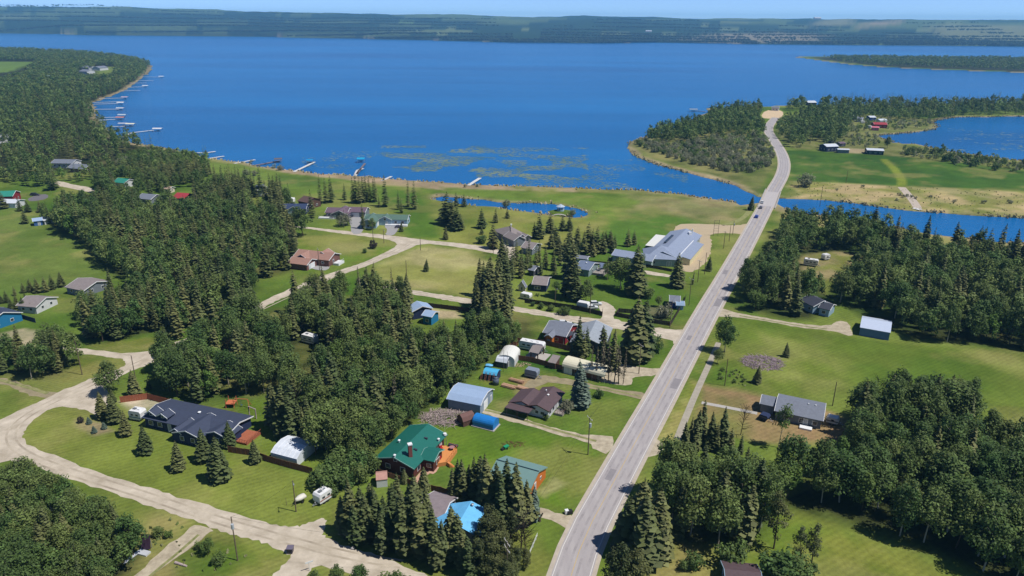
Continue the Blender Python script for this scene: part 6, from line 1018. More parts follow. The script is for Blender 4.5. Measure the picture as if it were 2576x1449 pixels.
for k, l in enumerate(['leftmost plank ladder leaning on the blue-roofed shed', 'second plank ladder from the left on the blue-roofed shed', 'third plank ladder from the left on the blue-roofed shed', 'rightmost plank ladder on the blue-roofed shed']):
    t = thing('ladder', l, 'ladder', (*(B.c+B.n*(B.w+.8)+B.a*(-2.6+k*1.3)), 0)); mb = MB(); p0 = B.c+B.n*(B.w+.9)+B.a*(-2.6+k*1.3); p1 = B.c+B.n*(B.w-.3)+B.a*(-2.4+k*1.3)
    for s in (-.22, .22): mb.tube((*(p0+B.a*s), 0), (*(p1+B.a*s), 3.0), .05, .05, 4)
    for i in range(1, 7): u = p0.lerp(p1, i/7); mb.tube((*(u-B.a*.22), 3.0*i/7), (*(u+B.a*.22), 3.0*i/7), .03, .03, 4)
    obj('frame', mb, mat('red_brown_plank', K(176, 120, 104)), t)
t = thing('water_tank', 'dark grey upright tank beside the ladders shed', 'tank', (*G(1247, 967), 0)); x, y, _ = t.location; mb = MB(); mb.tube((x, y, 0), (x, y, 2.2), 1.0, 1.0, 16); mb.tube((x, y, 2.2), (x, y, 2.6), 1.0, .3, 16); obj('tank_body', mb, mat('tank_grey', K(96, 106, 122), .5), t, True); mb = MB(); mb.tube((x, y, 2.55), (x, y, 2.75), .28, .28, 10); obj('lid', mb, BLACK, t)
T, B = simple('open timber pavilion with taupe roof on a pale slab', (1340, 868), (1364, 873), 4.3, 2.7, w=3.0, wall=None, roof=RTAUPE, cat='pavilion', name='pavilion', wins=[], trim=None, kind='gable')
mb = MB(); mb.box((B.c.x, B.c.y), 7.2, 6.6, .15, math.atan2(B.a.y, B.a.x), 0); obj('slab', mb, CONC, T)
for i in (-1, 1):
    for j in (-1, 1): mb = MB(); q = B.c+B.a*i*(B.L/2-.5)+B.n*j*2.4; mb.box((q.x, q.y), .3, .3, 2.6, math.atan2(B.a.y, B.a.x), .15); obj('post', mb, WBROWN, T)
B = frame((1425, 897), (1532, 924), 4.4, None, 3.0, 2.4, 0); T = thing('fabric_carport', 'long cream fabric carport among the bare spruces', 'shelter', (B.c.x, B.c.y, 0)); block(T, B, 'barrel', None, rf('cream_canvas', 240, 234, 206, rough=.6, var=.05), None, .05, 0, [], roofname='cover'); mb = MB()
for i in range(8):
    for j in (-1, 1): q = B.c+B.a*B.L*(i/7-.5)*.98+B.n*j*2.9; mb.tube((*q, 0), (*q, 2.4), .06, .06, 6)
obj('frame', mb, STEEL, T); mb = MB(); q = B.c+B.n*2.9; mb.box((q.x-B.a.x*B.L*.36, q.y-B.a.y*B.L*.36), B.L*.2, .08, 2.5, math.atan2(B.a.y, B.a.x), 0); obj('side_sheet', mb, RCANV, T)
T, B = simple('low brown shed at the fence beside the cream carport', (1384, 898), (1404, 902), 3.0, 2.2, w=2.2, kind='shed', wall=WBROWN, roof=RTAUPE, cat='shed', name='shed', wins=[], trim=None, o=.2)
# --- beyond the bridge ---
for a, b, zr, ze, w, wa, ro, l in [((2071, 362), (2102, 361), 6, 4.4, 5.5, WNAVY, RWHITE, 'tall navy shed with white roof at the green field top'), ((2106, 373), (2136, 374), 3.6, 3.0, 3.0, WGREY, RWHITE, 'low white-topped building between the two white-roofed sheds'), ((2179, 372), (2222, 374), 4.6, 3.6, 6, WTEAL, RWHITE, 'long dark teal shed with white roof by the green field'),
    ((2196, 307), (2230, 308), 5.5, 3.8, 6, WRED, RRED, 'red-roofed cottage on the lagoon shore'), ((2193, 317), (2212, 318), 4.0, 3.0, 4, wl('pink', 214, 130, 150), rf('pink_roof', 214, 120, 140), 'pink-roofed annex in front of the red-roofed cottage'),
    ((2144, 290), (2156, 291), 5, 3.6, 5, WWHITE, RWHITE, 'white trailer home among trees beyond the bridge'), ((2158, 294), (2172, 295), 5, 3.6, 5, WWHITE, RGREY, 'pale roofed cabin right of the white trailer home'), ((2184, 291), (2200, 291), 5, 3.6, 5, wl('royal_blue', 50, 80, 160), RWHITE, 'little blue cabin with white roof beyond the bridge'),
    ((2208, 299), (2226, 298), 5, 3.6, 4, WWHITE, RWHITE, 'white cabin just behind the red-roofed cottage'), ((2124, 266), (2148, 266), 8, 5, 7, WGREY, rf('pale_sage', 150, 170, 168), 'large pale green roofed house in the lakeside trees'), ((1942, 267), (1961, 268), 5, 3.8, 4, WWHITE, RGREY, 'long low white building behind the sandy lot'),
    ((2028, 253), (2050, 253), 6, 4, 7, WNAVY, RWHITE, 'navy lakeside house with pale roof behind the trees'), ((2016, 276), (2026, 277), 5, 3.6, 4, WWHITE, RWHITE, 'white cabin in the wood behind the road end'), ((2084, 250+95), (2096, 345), 5, 4, 4, WDARK, RGREY, 'grey hut in the trees above the navy shed'),
    ((2108, 357), (2122, 356), 3.8, 2.8, 3.5, WDARK, RPURP, 'small purple-roofed hut above the low white-topped building'), ((2382, 262), (2396, 262), 6, 4, 6, WWHITE, rf('orange_roof', 200, 140, 110), 'orange-roofed house on the wooded strip beyond the lagoon')]:
    simple(l, a, b, zr, ze, w=w, wall=wa, roof=ro, cat='shed' if 'shed' in l else 'house', name='shed' if 'shed' in l else 'cabin', wins=[] if 'house' in l else 'auto', o=.3)
# far shore farm buildings
for i, (x, y) in enumerate([(1745, 70), (1714, 71), (1628, 97), (1634, 97), (2050, 86.5), (1285, 73)]):
    X, Y = G(x, y); z = 40 if y < 80 else 10; B = Blk(); Y2 = Y*1.0; B.c = Vector((X, min(Y, 11500))); B.c.x = X*B.c.y/Y; B.a = Vector((1, 0)); B.n = Vector((0, -1)); B.L = [150, 70, 26, 22, 60, 60][i]; B.w = B.L*.22; zb = zat(B.c.x, B.c.y); B.ze = zb+B.L*.12; B.zr = zb+B.L*.28
    T = thing('farm_building', ['largest white dome-like farm roof on the far shore', 'smaller white farm roof left of the largest one', 'left white cabin on the far shoreline woods', 'right white cabin on the far shoreline woods', 'white farm shed near the far fields at right', 'white farm roof in the far left woods'][i], 'farm building', (B.c.x, B.c.y, zb)); block(T, B, 'barrel', WWHITE, RWHITE, None, .1, 0, [], z0=zb-3)
# --- bottom edge roof, plastic greenhouse ---
T, B = simple('brown-roofed shed with pale blue trim at the bottom edge', (1822, 1431), (1915, 1440), 4.2, 2.8, w=4.0, wall=WBLUE, roof=RBROWN, cat='shed', name='shed', trim=WBLUE)
B = frame((707, 1104.5), (772, 1121), 3.5, None, 4.3, 2.1, 0); B.w = 4.3; T = thing('greenhouse', 'white plastic-covered greenhouse behind the board fence', 'greenhouse', (B.c.x, B.c.y, 0)); PLA = mat('milky_plastic', (.62, .66, .72, 1), .35, .12, .7, spec=.5, bump=.3); block(T, B, 'gambrel', PLA, PLA, None, .03, 0, [], wallname='plastic_wall', roofname='plastic_roof')
mb = MB()
for i in range(7):
    for (d0, z0_), (d1, z1_) in zip(shape(B, 'gambrel'), shape(B, 'gambrel')[1:]): p, q = B.c+B.a*B.L*(i/6-.5)+B.n*d0*1.005, B.c+B.a*B.L*(i/6-.5)+B.n*d1*1.005; mb.tube((*p, z0_+.03), (*q, z1_+.03), .04, .04, 4)
obj('hoops', mb, WHITE, T)
simple('small shed with pinkish roof left of the log house', (975-1, 1187), (990-55+10, 1190), 3.0, 2.2, w=1.8, wall=WWHITE, roof=rf('pinkish', 196, 150, 136), cat='shed', name='shed', wins=[], o=.1, trim=None)
simple('dark-roofed hut in the shade behind the greenhouse', (785, 1052), (800, 1056), 4.2, 2.6, w=3.2, wall=WDARK, roof=RDARK, cat='hut', name='hut', wins=[], trim=None)
simple('teal-roofed cabin glimpsed between the central trees', (908, 1032-56), (925, 978), 5.0, 3.0, w=4, wall=WDARK, roof=RTEAL, cat='cabin', name='cabin', wins=[], trim=None)
# --- gazebo on the pond islet ---
t = thing('round_gazebo', 'small white round gazebo on the pond islet', 'gazebo', (*G(1410, 530), 0)); x, y, _ = t.location; mb = MB(); [mb.tube((x+2.0*math.cos(i*PI/4), y+2.0*math.sin(i*PI/4), 0), (x+2.0*math.cos(i*PI/4), y+2.0*math.sin(i*PI/4), 2.6), .12, .12, 6) for i in range(8)]; obj('post', mb, WHITE, t); mb = MB(); mb.tube((x, y, 2.6), (x, y, 3.9), 2.7, .3, 8); obj('roof', mb, rf('gazebo_blue', 190, 204, 220), t); mb = MB(); mb.tube((x, y, -.02), (x, y, 1.0), 2.1, 2.1, 16); obj('wall', mb, WBLUE, t)
t = thing('foot_bridge', 'little arched foot bridge to the pond islet', 'bridge', (*G(1406, 543), 0)); x, y, _ = t.location; mb = MB()
for i in range(8):
    a, b = -4+i, -3+i; za, zb_ = .2+.8*(1-(a/4)**2), .2+.8*(1-(b/4)**2); mb.raw([(x+a, y-.8, za), (x+b, y-.8, zb_), (x+b, y+.8, zb_), (x+a, y+.8, za), (x+a, y-.8, za-.2), (x+b, y-.8, zb_-.2), (x+b, y+.8, zb_-.2), (x+a, y+.8, za-.2)], [(0, 1, 2, 3), (7, 6, 5, 4), (0, 4, 5, 1), (3, 2, 6, 7), (0, 3, 7, 4), (1, 5, 6, 2)])
obj('deck', mb, CONC, t)
# ======================= FENCES =======================
def fence(label, pts, h, m, name='board_fence', post=True, gap=2.4, rails=False):
    p = [Vector(G(*q)) for q in pts]; t = thing(name, label, 'fence', (p[0].x, p[0].y, 0)); mb = MB(); pm = MB(); k = 0
    for a, b in zip(p, p[1:]):
        L_ = (b-a).length; d = (b-a)/L_; rz = math.atan2(d.y, d.x); n = max(1, int(L_/.6))
        if rails:
            for z in (.5, 1.0): mb.tube((*a, z), (*b, z), .04, .04, 4)
        else:
            for i in range(n): q = a+d*L_*(i+.5)/n; mb.box((q.x, q.y), L_/n-.03, .05+.03*(i % 2), h-.1+rnd.uniform(-.04, .04), rz, .05)
        for i in range(int(L_/gap)+1): q = a+d*min(L_, i*gap); pm.box((q.x, q.y), .13, .13, h+.08, rz, -.05)
    obj('boards' if not rails else 'rails', mb, m, t); obj('posts', pm, m, t); return t
fence('cedar board fence behind the white trailer and navy house', [(304,1013),(372,1004),(445,1024),(470,1034)], 2.0, FENR); fence('long brown board fence below the plastic greenhouse', [(575,1138),(634,1146.5),(674,1162),(730,1178),(787,1193)], 1.9, FENB)
fence('low dark fence behind the tarp-roofed house', [(1085,1235),(1110,1240),(1145,1252)], 1.7, FENB); fence('brown fence in front of the log house gable', [(945,1190),(985,1203),(1040,1222)], 1.5, FENB)
fence('brown fence on the upper side of the fenced yard', [(1280,878),(1303,868),(1302,862),(1372,868),(1440,884),(1450,888)], 1.9, FENB); fence('dark brown fence on the lower side of the fenced yard', [(1286,903),(1340,912),(1400,928),(1450,942),(1500,958)], 1.9, FENB)
fence('dark fence along the lane behind the roadside bushes', [(1320,762),(1380,770),(1440,778),(1495,790),(1515,795)], 1.9, FEND); fence('short dark fence return at the driveway gate', [(1515,795),(1516,785)], 1.9, FEND)
fence('dark fence along the lane side of the garden', [(1549,796),(1600,806),(1648,814),(1686,820)], 1.8, FEND); fence('dark fence at the upper side of the garden', [(1549,796),(1556,786),(1600,789)], 1.8, FEND); fence('right-hand fence of the garden beside the road verge', [(1686,820),(1722,760),(1725,748)], 1.4, FEND)
fence('dark board fence of the yard by the gravel lane', [(1068,772),(1112,777),(1160,783),(1210,790)], 1.9, FEND); fence('blue-grey fence beside the left edge house', [(8,795),(40,797),(90,812)], 1.8, wl('navy', 44, 56, 92)); fence('long dark fence behind the hall lawn', [(1420,655),(1450,662),(1530,668),(1560,664)], 1.8, FEND)
fence('thin rail fence at the bottom edge of the road verge', [(1333,1395),(1352,1350)], 1.1, WHITE, 'rail_fence', rails=True); fence('dark fence under the long hall wing', [(1625,672),(1660,678),(1690,684)], 1.4, FEND)
# ======================= VEHICLES =======================
def car(label, x, y, rz, m, big=1.0, cat='car', name='parked_car'):
    t = thing(name, label, cat, (0, 0, 0)); L_, w, h = 4.5*big, 1.85, 1.5*big; mb = MB()
    prof = [(-L_/2, .35), (-L_/2, .85), (-L_/2+.1, .98), (L_/2-1.15, .98), (L_/2-.15, .80), (L_/2, .62), (L_/2, .32)]
    n = len(prof); mb.raw([(a, -w/2, b) for a, b in prof]+[(a, w/2, b) for a, b in prof], [(i, (i+1) % n, n+(i+1) % n, n+i) for i in range(n)]+[tuple(range(n-1, -1, -1)), tuple(range(n, 2*n))]); obj('body', mb, m, t, bevel=.06)
    mb = MB(); a0, a1, b0, b1 = -L_/2+.25, L_/2-1.3, -L_/2+.75, L_/2-2.1; mb.raw([(a0, -w/2+.06, .97), (a1, -w/2+.06, .97), (a1, w/2-.06, .97), (a0, w/2-.06, .97), (b0, -w/2+.22, h-.08), (b1, -w/2+.22, h-.08), (b1, w/2-.22, h-.08), (b0, w/2-.22, h-.08)], [(0, 1, 5, 4), (1, 2, 6, 5), (2, 3, 7, 6), (3, 0, 4, 7)]); obj('windows', mb, GLASS, t)
    mb = MB(); mb.box(((b0+b1)/2, 0), b1-b0+.1, w-.4, .09, 0, h-.09); obj('cab_roof', mb, m, t)
    for a in (-L_/2+.85, L_/2-.9):
        for b in (-1, 1): mb = MB(); mb.tube((a, b*(w/2-.2), .33), (a, b*(w/2+.02), .33), .33, .33, 12); o = obj('wheel', mb, BLACK, t); mb = MB(); mb.tube((a, b*(w/2), .33), (a, b*(w/2+.035), .33), .18, .18, 8); obj('rim', mb, ALU, o)
    for b in (-.6, .6): mb = MB(); mb.box((L_/2-.02, b), .08, .36, .14, 0, .62); obj('headlight', mb, mat('lamp_glass', (.8, .8, .78, 1), .2), t)
    X, Y = (x, y); t.location = (X, Y, 0); t.rotation_euler = (0, 0, rz); return t
CP_ = lambda n, *c: mat('car_paint_'+n, K(*c), .3, .03, 2, spec=.6)
rd = R(90-24.5)
car('white car on the road at the near end of the bridge', *G(1917, 537-26+0), rd, CP_('white', 236, 238, 240), 1.05, name='car'); 
car('grey car just behind the white one by the bridge', *G(1913.5, 524), rd, CP_('grey', 128, 122, 130), 1.0, name='car'); car('blue car on the road below the two others', *G(1903, 547), rd, CP_('blue', 40, 74, 190), 1.0, name='car')
car('white SUV parked beside the driveway behind the dark fence', *G(1498, 767), .1, CP_('white', 236, 238, 240), 1.1); car('white car in front of the white SUV behind the dark fence', *G(1490, 776), .1, CP_('white', 236, 238, 240), 1.0); car('white car parked behind the red-walled house', *G(1419, 816), -.1, CP_('white', 236, 238, 240), 1.05); car('second white car right of the one behind the red-walled house', *G(1437, 821), -.1, CP_('white', 236, 238, 240), 1.0)
car('black SUV beside the pale grey gable roof', *G(1473, 823), .1, CP_('black', 40, 32, 52), 1.15); car('dark car on the driveway of the sage-roofed house', *G(1008-4, 573), .2, CP_('plum', 92, 80, 100), 1.0); car('black pickup on the dark paved pad at far left', *G(88, 492), .1, CP_('black', 40, 32, 52), 1.2)
car('dark car by the hut at upper left lane', *G(258, 468), .4, CP_('black', 40, 32, 52), 1.0); car('black car in front of the mauve house garage', *G(884, 546), 1.2, CP_('black', 40, 32, 52), 1.0)
def rv(label, A, B_, w, h, face=1, stripe=(90, 120, 150), fifth=False, name='travel_trailer', hitch=1, win=2, cat='trailer', body=None, ac=2):
    """A, B_: ends of the near lower edge on the ground"""
    a, b = Vector(G(*A)), Vector(G(*B_)); L_ = (b-a).length; d = (b-a)/L_; n = Vector((-d.y, d.x)); n = n if n.dot(a) > 0 else -n; c = (a+b)/2+n*w/2; rz = math.atan2(d.y, d.x); sg = 1 if (Vector((-d.y, d.x))).dot(n) > 0 else -1
    t = thing(name, label, cat, (c.x, c.y, 0)); bm_ = body or mat('trailer_white', K(232, 232, 232, .85), .4, .03, 1, spec=.5)
    def q(s, e, z): k = c+d*s+n*e; return (k.x, k.y, z)
    prof = [(-L_/2+.15, .6), (-L_/2, .9), (-L_/2, h-.5), (-L_/2+.35, h), (L_/2-.35, h), (L_/2, h-.5), (L_/2, 1.2), (L_/2-.35, .6)]; m_ = len(prof); mb = MB(); mb.raw([q(s, -w/2, z) for s, z in prof]+[q(s, w/2, z) for s, z in prof], [(i, (i+1) % m_, m_+(i+1) % m_, m_+i) for i in range(m_)]+[tuple(range(m_-1, -1, -1)), tuple(range(m_, 2*m_))]); obj('body', mb, bm_, t)
    mb = MB(); k = c-n*(w/2+.015); mb.box((k.x, k.y), L_*.98, .03, .28, rz, 1.15); obj('stripe', mb, mat('trailer_stripe_%d' % stripe[0], K(*stripe), .5), t)
    for i in range(win): mb = MB(); k = c-n*(w/2+.02)+d*L_*((i+.5)/win-.5)*.8; mb.box((k.x, k.y), min(1.0, L_/8+.3), .05, .5, rz, h*.56); obj('window', mb, GLASS, t)
    for i in range(ac): mb = MB(); k = c+d*L_*((i+.5)/max(1, ac)-.5)*.7; mb.box((k.x, k.y), .9, .7, .28, rz, h-.01); obj('roof_vent', mb, WHITE if ac != 2 or i else mat('vent_grey', K(120, 124, 130)), t)
    for i in (-.5, .5):
        for e in (-1, 1): mb = MB(); mb.tube(q(i*.95, e*(w/2-.25), .35), q(i*.95, e*(w/2-.02), .35), .35, .35, 10); obj('wheel', mb, BLACK, t)
    mb = MB(); s = hitch; mb.tube(q(s*L_/2, -.5, .55), q(s*(L_/2+1.2), 0, .5), .06, .06, 5); mb.tube(q(s*L_/2, .5, .55), q(s*(L_/2+1.2), 0, .5), .06, .06, 5); mb.tube(q(s*(L_/2+1.0), 0, 0), q(s*(L_/2+1.0), 0, .6), .05, .05, 5); mb.tube(q(s*(L_/2+.4), 0, .6), q(s*(L_/2+.4), 0, 1.0), .18, .18, 8); obj('hitch', mb, STEEL, t); return t
rv('white trailer with pinkish stripe parked on the lawn by the road', (806, 1275), (838, 1254), 2.4, 2.9, stripe=(176, 120, 110), hitch=-1); rv('white travel trailer parked against the navy house', (326, 1058), (356, 1063), 2.5, 3.2, stripe=(84, 120, 140), hitch=-1)
rv('long white fifth-wheel trailer inside the fenced yard', (1305, 879), (1366, 890), 2.5, 3.4, stripe=(70, 130, 160), win=4, hitch=1, ac=3); rv('white trailer half hidden by trees right of the road', (2020, 668), (2056, 673), 2.5, 3.3, win=3, stripe=(90, 96, 104)); rv('long pale enclosed trailer behind the dark fence', (1450, 776), (1478, 781), 2.4, 2.8, win=0, ac=0, stripe=(180, 190, 200))
rv('white box trailer above the left end of the dark fence', (1308, 752), (1332, 757), 2.4, 2.6, win=1, ac=0, stripe=(190, 196, 204)); rv('grey enclosed cargo trailer on the dirt driveway', (1319, 949), (1350, 956), 2.4, 2.9, win=0, ac=0, stripe=(96, 104, 116), body=mat('trailer_grey', K(140, 150, 166), .5, .08, 1)); rv('white camper behind trees right of the half hidden trailer', (2074, 656), (2088, 654), 2.4, 2.8, win=1, ac=0)
rv('white trailer roof seen through the central wood', (758, 862), (790, 870), 2.5, 3.2, win=2); rv('white camper beside the grey-roofed house at right', (2076, 1066), (2108, 1074), 2.2, 2.3, win=1, ac=0, hitch=1); rv('dark blue tent trailer left of the grey-roofed house', (1907, 1056), (1930, 1064), 2.2, 1.9, win=0, ac=0, body=WNAVY)
rv('white utility truck body beside the navy cottage by the lake', (726, 512), (738, 513), 2.4, 3.4, win=0, ac=0)
rv('white cabin trailer near the red-roofed cottage', (2180, 323), (2190, 324), 2.4, 3, win=1, ac=0); rv('small white truck in the far yard beyond the bridge', (2166, 311), (2175, 311), 2.4, 3, win=1, ac=0)
# covered boat on trailer
def boatthing(label, A, B_, w, m, hgt=1.1, base=.7, name='covered_boat', trailer=True, z=0):
    a, b = Vector(G(*A, z)), Vector(G(*B_, z)); L_ = (b-a).length; d = (b-a)/L_; n = Vector((-d.y, d.x)); t = thing(name, label, 'boat', (*((a+b)/2), z)); mb = MB(); st = 9; rows = []
    for i in range(st):
        u = i/(st-1); s = (u)*L_; ww = w/2*min(1, (1.05-u)*2.2)**.6; hh = hgt*(.85+.15*math.sin(PI*min(1, u*1.2)))
        ring = [(-ww, .25*hgt), (-ww*.9, hh*.7), (-ww*.3, hh), (ww*.3, hh), (ww*.9, hh*.7), (ww, .25*hgt), (ww*.35, 0), (-ww*.35, 0)]; rows.append([(*(a+d*s+n*e), z+base+zz+(.15*u*u if zz < .1 else 0)) for e, zz in ring])
    v = [p for r_ in rows for p in r_]; f = [(i*8+j, i*8+(j+1) % 8, (i+1)*8+(j+1) % 8, (i+1)*8+j) for i in range(st-1) for j in range(8)]+[tuple(range(7, -1, -1)), tuple(range((st-1)*8, st*8))]; mb.raw(v, f); obj('hull', mb, m, t, True)
    if trailer:
        mb = MB()
        for e in (-1, 1): mb.tube((*(a+d*L_*.45+n*e*(w/2)), .32), (*(a+d*L_*.45+n*e*(w/2-.2)), .32), .32, .32, 10)
        mb.tube((*(a+d*.1), .5), (*(b+d*1.0), .5), .07, .07, 5); obj('trailer', mb, BLACK, t)
    return t
boatthing('white covered boat beside the pole on the striped lawn', (767, 1256), (744, 1270), 1.7, mat('cream_cover', K(232, 228, 214), .5, .05))
boatthing('small blue-covered boat behind the ladders shed', (1222, 924), (1240, 926), 1.6, TARPL, .8, .5)
# ======================= BRIDGE =======================
ba, bb = Vector(G(1929, 520)), Vector(G(1944, 482)); d = (bb-ba).normalized(); n = Vector((-d.y, d.x)); c = (ba+bb)/2; L_ = (bb-ba).length+2; rz = math.atan2(d.y, d.x)
T = thing('road_bridge', 'short concrete road bridge over the channel with pale rails', 'bridge', (c.x, c.y, 0)); mb = MB(); mb.box((c.x, c.y), L_, 10.4, .9, rz, -.88); obj('deck', mb, CONC, T)
for s in (-1, 1): rail(T, [tuple(c+n*s*5.0-d*L_/2*1.15), tuple(c+n*s*5.0+d*L_/2*1.15)], .02, .9, mat('pale_rail', K(220, 216, 206), .6), 2.2); mb = MB(); k = c+n*s*4.75; mb.box((k.x, k.y), L_*1.1, .5, .35, rz, .03); obj('curb', mb, CONC, T)
for s in (-.33, .33): mb = MB(); k = c+d*L_*s; mb.box((k.x, k.y), .8, 9, 2.6, rz, -3.4); obj('pier', mb, CONC, T)
mb = MB(); mb.box((c.x, c.y), L_*.9, 7.8, .012, rz, .05); o = obj('bridge_surface', mb, mat('pale_bridge_deck', K(196, 190, 188), .85, .06), T)
# ======================= POLES =======================
def pole(label, x, yb, yt, arm=True, tr=False, m=WOODP, name='utility_pole', lamp=False, az=None, r=.15, two=False):
    X, Y = G(x, yb); H = HT(x, yb, yt); t = thing(name, label, 'pole', (X, Y, 0)); mb = MB(); mb.tube((X, Y, -.1), (X, Y, H), r, r*.7, 8); obj('post', mb, m, t); a = R(24.5-90) if az is None else az; u = Vector((math.cos(a), math.sin(a)))
    if arm:
        for zz in ((H-.3,) if not two else (H-.3, H-1.8)):
            mb = MB(); mb.tube((X-u.x*1.3, Y-u.y*1.3, zz), (X+u.x*1.3, Y+u.y*1.3, zz), .08, .08, 4); o = obj('crossarm', mb, mat('pale_crossarm', K(196, 190, 180)), t)
            for s in (-1.15, 0, 1.15): mb = MB(); mb.tube((X+u.x*s, Y+u.y*s, zz+.05), (X+u.x*s, Y+u.y*s, zz+.32), .07, .05, 6); obj('insulator', mb, WHITE, o)
    if tr: mb = MB(); mb.tube((X+u.x*.45, Y+u.y*.45, H-2.6), (X+u.x*.45, Y+u.y*.45, H-1.5), .3, .3, 10); obj('transformer', mb, mat('transformer_grey', K(186, 194, 200), .4), t)
    if lamp: mb = MB(); mb.tube((X, Y, H-.3), (X+u.x*1.4, Y+u.y*1.4, H), .05, .05, 5); mb.box((X+u.x*1.6, Y+u.y*1.6), .6, .25, .15, a, H-.06); obj('lamp_arm', mb, STEEL, t)
    return t, (X, Y, H)
Pp = {}
for k, (l, x, yb, yt, kw) in enumerate([('tall pole with transformer beside the gravel road at lower left', 598, 1410, 1300, dict(arm=False, tr=True)), ('slim light pole on the striped lawn by the covered boat', 745, 1287, 1209, dict(arm=False, lamp=True)), ('pole with crossarm and transformer at the driveway mouth', 1479, 1144, 1050, dict(tr=True)),
    ('pole with double crossarm at the bottom conifers', 1275, 1475, 1362, dict(two=True)), ('crossarm pole at the grass corner by the bare spruces', 1607, 940, 866, dict()), ('bare wooden pole in the rough grass by the footpath', 1823, 970, 902, dict(arm=False)), ('bare pole at the far side of the right-hand meadow', 2094, 1021, 961, dict(arm=False)),
    ('leaning pole with short shadow by the left gravel junction', 207, 943, 854, dict(arm=False)), ('pole top beside the gravel junction spruce', 342, 958, 894, dict(arm=False)), ('pole at the garden fence by the road verge', 1685, 825, 757, dict()), ('pole behind the dark fence with a lamp', 1396, 771, 724, dict(arm=False, lamp=True)), ('thin pole beside the lane left of the driveway gate', 1484, 790, 728, dict(arm=False)),
    ('pole on the verge by the trimmed column evergreen', 1755, 710, 655, dict()), ('pole right of the bushy evergreen near the lot', 1772, 690, 635, dict(arm=False)), ('leftmost of three poles at the hall lot entrance', 1820, 625, 582, dict()), ('middle of three poles at the hall lot entrance', 1834, 607, 566, dict(arm=False)), ('rightmost of three poles at the hall lot entrance', 1843, 590, 555, dict(arm=False, tr=True)),
    ('pole by the lane fork in front of the dry field', 1058, 630, 597, dict(arm=False)), ('pole standing in the dry mown field', 1023, 700, 655, dict(arm=False)), ('pole by the purple shrub on the road curve', 939, 606, 560, dict(arm=False)), ('pole left of the mauve house shrub', 867, 563+5, 528, dict(arm=False)), ('pole in front of the brick garage', 804, 680, 625, dict(arm=True)), ('pole behind the deck house', 1527, 705, 645, dict(arm=False, lamp=True)),
    ('pole in the tan marsh near the channel', 2062, 520, 470, dict(arm=False)), ('pole on the far edge of the marsh at the field', 2128, 460, 428, dict(arm=False)), ('pole by the road fork into the column evergreen', 1733, 768, 700, dict()), ('pole by the brown bungalow corner', 1440, 1000, 960, dict(arm=False, r=.08)), ('rightmost pole on the curve below the mauve house', 966, 612, 578, dict(arm=False, lamp=True)),
    ('net pole at the back of the hedge, left one', 1325-58, 935, 880, dict(arm=False, r=.06)), ('net pole at the back of the hedge, right one', 1282-6, 925, 885, dict(arm=False, r=.06)), ('clothes pole on the striped lawn', 717+30, 1262, 1240, dict(arm=False, r=.06)), ('short stake on the striped lawn left of the covered boat', 721, 1271, 1253, dict(arm=False, r=.06))]):
    t, Pp[k] = pole(l, x, yb, yt, **kw)
# overhead wires
def wire(label, p, q, sag=1.0):
    mb = MB(); p, q = Vector(p), Vector(q)
    for i in range(10):
        a, b = i/10, (i+1)/10; A = p.lerp(q, a); A.z -= 4*sag*a*(1-a); Bv = p.lerp(q, b); Bv.z -= 4*sag*b*(1-b); mb.tube(A, Bv, .02, .02, 3)
    t = obj('overhead_wire', mb, BLACK); tag(t, label, 'wire')
wire('wire from the driveway pole down to the bottom conifer pole', Pp[2], Pp[3], 1.5); wire('wire from the driveway pole up to the grass corner pole', Pp[2], Pp[4], 1.5); wire('wire from the grass corner pole to the garden fence pole', Pp[4], Pp[9], 1.2); wire('wire from the lower-left transformer pole to the bottom conifer pole', Pp[0], Pp[3], 2); wire('wire from the garden fence pole up to the verge pole', Pp[9], Pp[12], 1); wire('wire from the verge pole up to the lot entrance poles', Pp[12], Pp[14], 1); wire('wire from the lower-left transformer pole to the lawn light pole', Pp[0], Pp[1], 1); wire('wire between the poles at the left gravel junction', Pp[7], Pp[8], .8)
# double ladder-like frame at the lot
t = thing('lattice_frame', 'tall dark lattice frame standing at the hall lot edge', 'frame', (*G(1800, 585+8), 0)); x, y, _ = t.location; mb = MB(); [mb.tube((x+s, y, 0), (x+s, y, 8.5), .09, .09, 5) for s in (-1.2, 1.2)]; [mb.tube((x-1.2, y, z), (x+1.2, y, z), .06, .06, 4) for z in (1.2, 2.6, 4, 5.4, 6.8, 8.2)]; obj('frame', mb, mat('rusty_steel', K(96, 86, 80)), t)
# ======================= DOCKS =======================
DW = mat('white_dock_planks', K(226, 224, 220), .7, .08, 1); DB = mat('weathered_dock_planks', K(128, 116, 120), .8, .15, 1)
def dock(label, pts, w=1.6, m=DW, lift=None, boat=None, canopy=(232, 232, 236)):
    p = [Vector(G(*q, .2)) for q in pts]; t = thing('dock', label, 'dock', (p[0].x, p[0].y, 0)); mb = MB(); lg = MB()
    for a, b in zip(p, p[1:]):
        dd = b-a; k = (a+b)/2; mb.box((k.x, k.y), dd.length+w*.5, w, .18, math.atan2(dd.y, dd.x), .12)
        for i in range(int(dd.length/5)+1):
            q = a+dd*min(1, i*5/dd.length); nn = Vector((-dd.y, dd.x)).normalized()*w*.4
            for s in (-1, 1): lg.tube((*(q+nn*s), -2.5), (*(q+nn*s), .3), .06, .06, 4)
    obj('planks', mb, m, t); obj('legs', lg, STEEL, t); return t
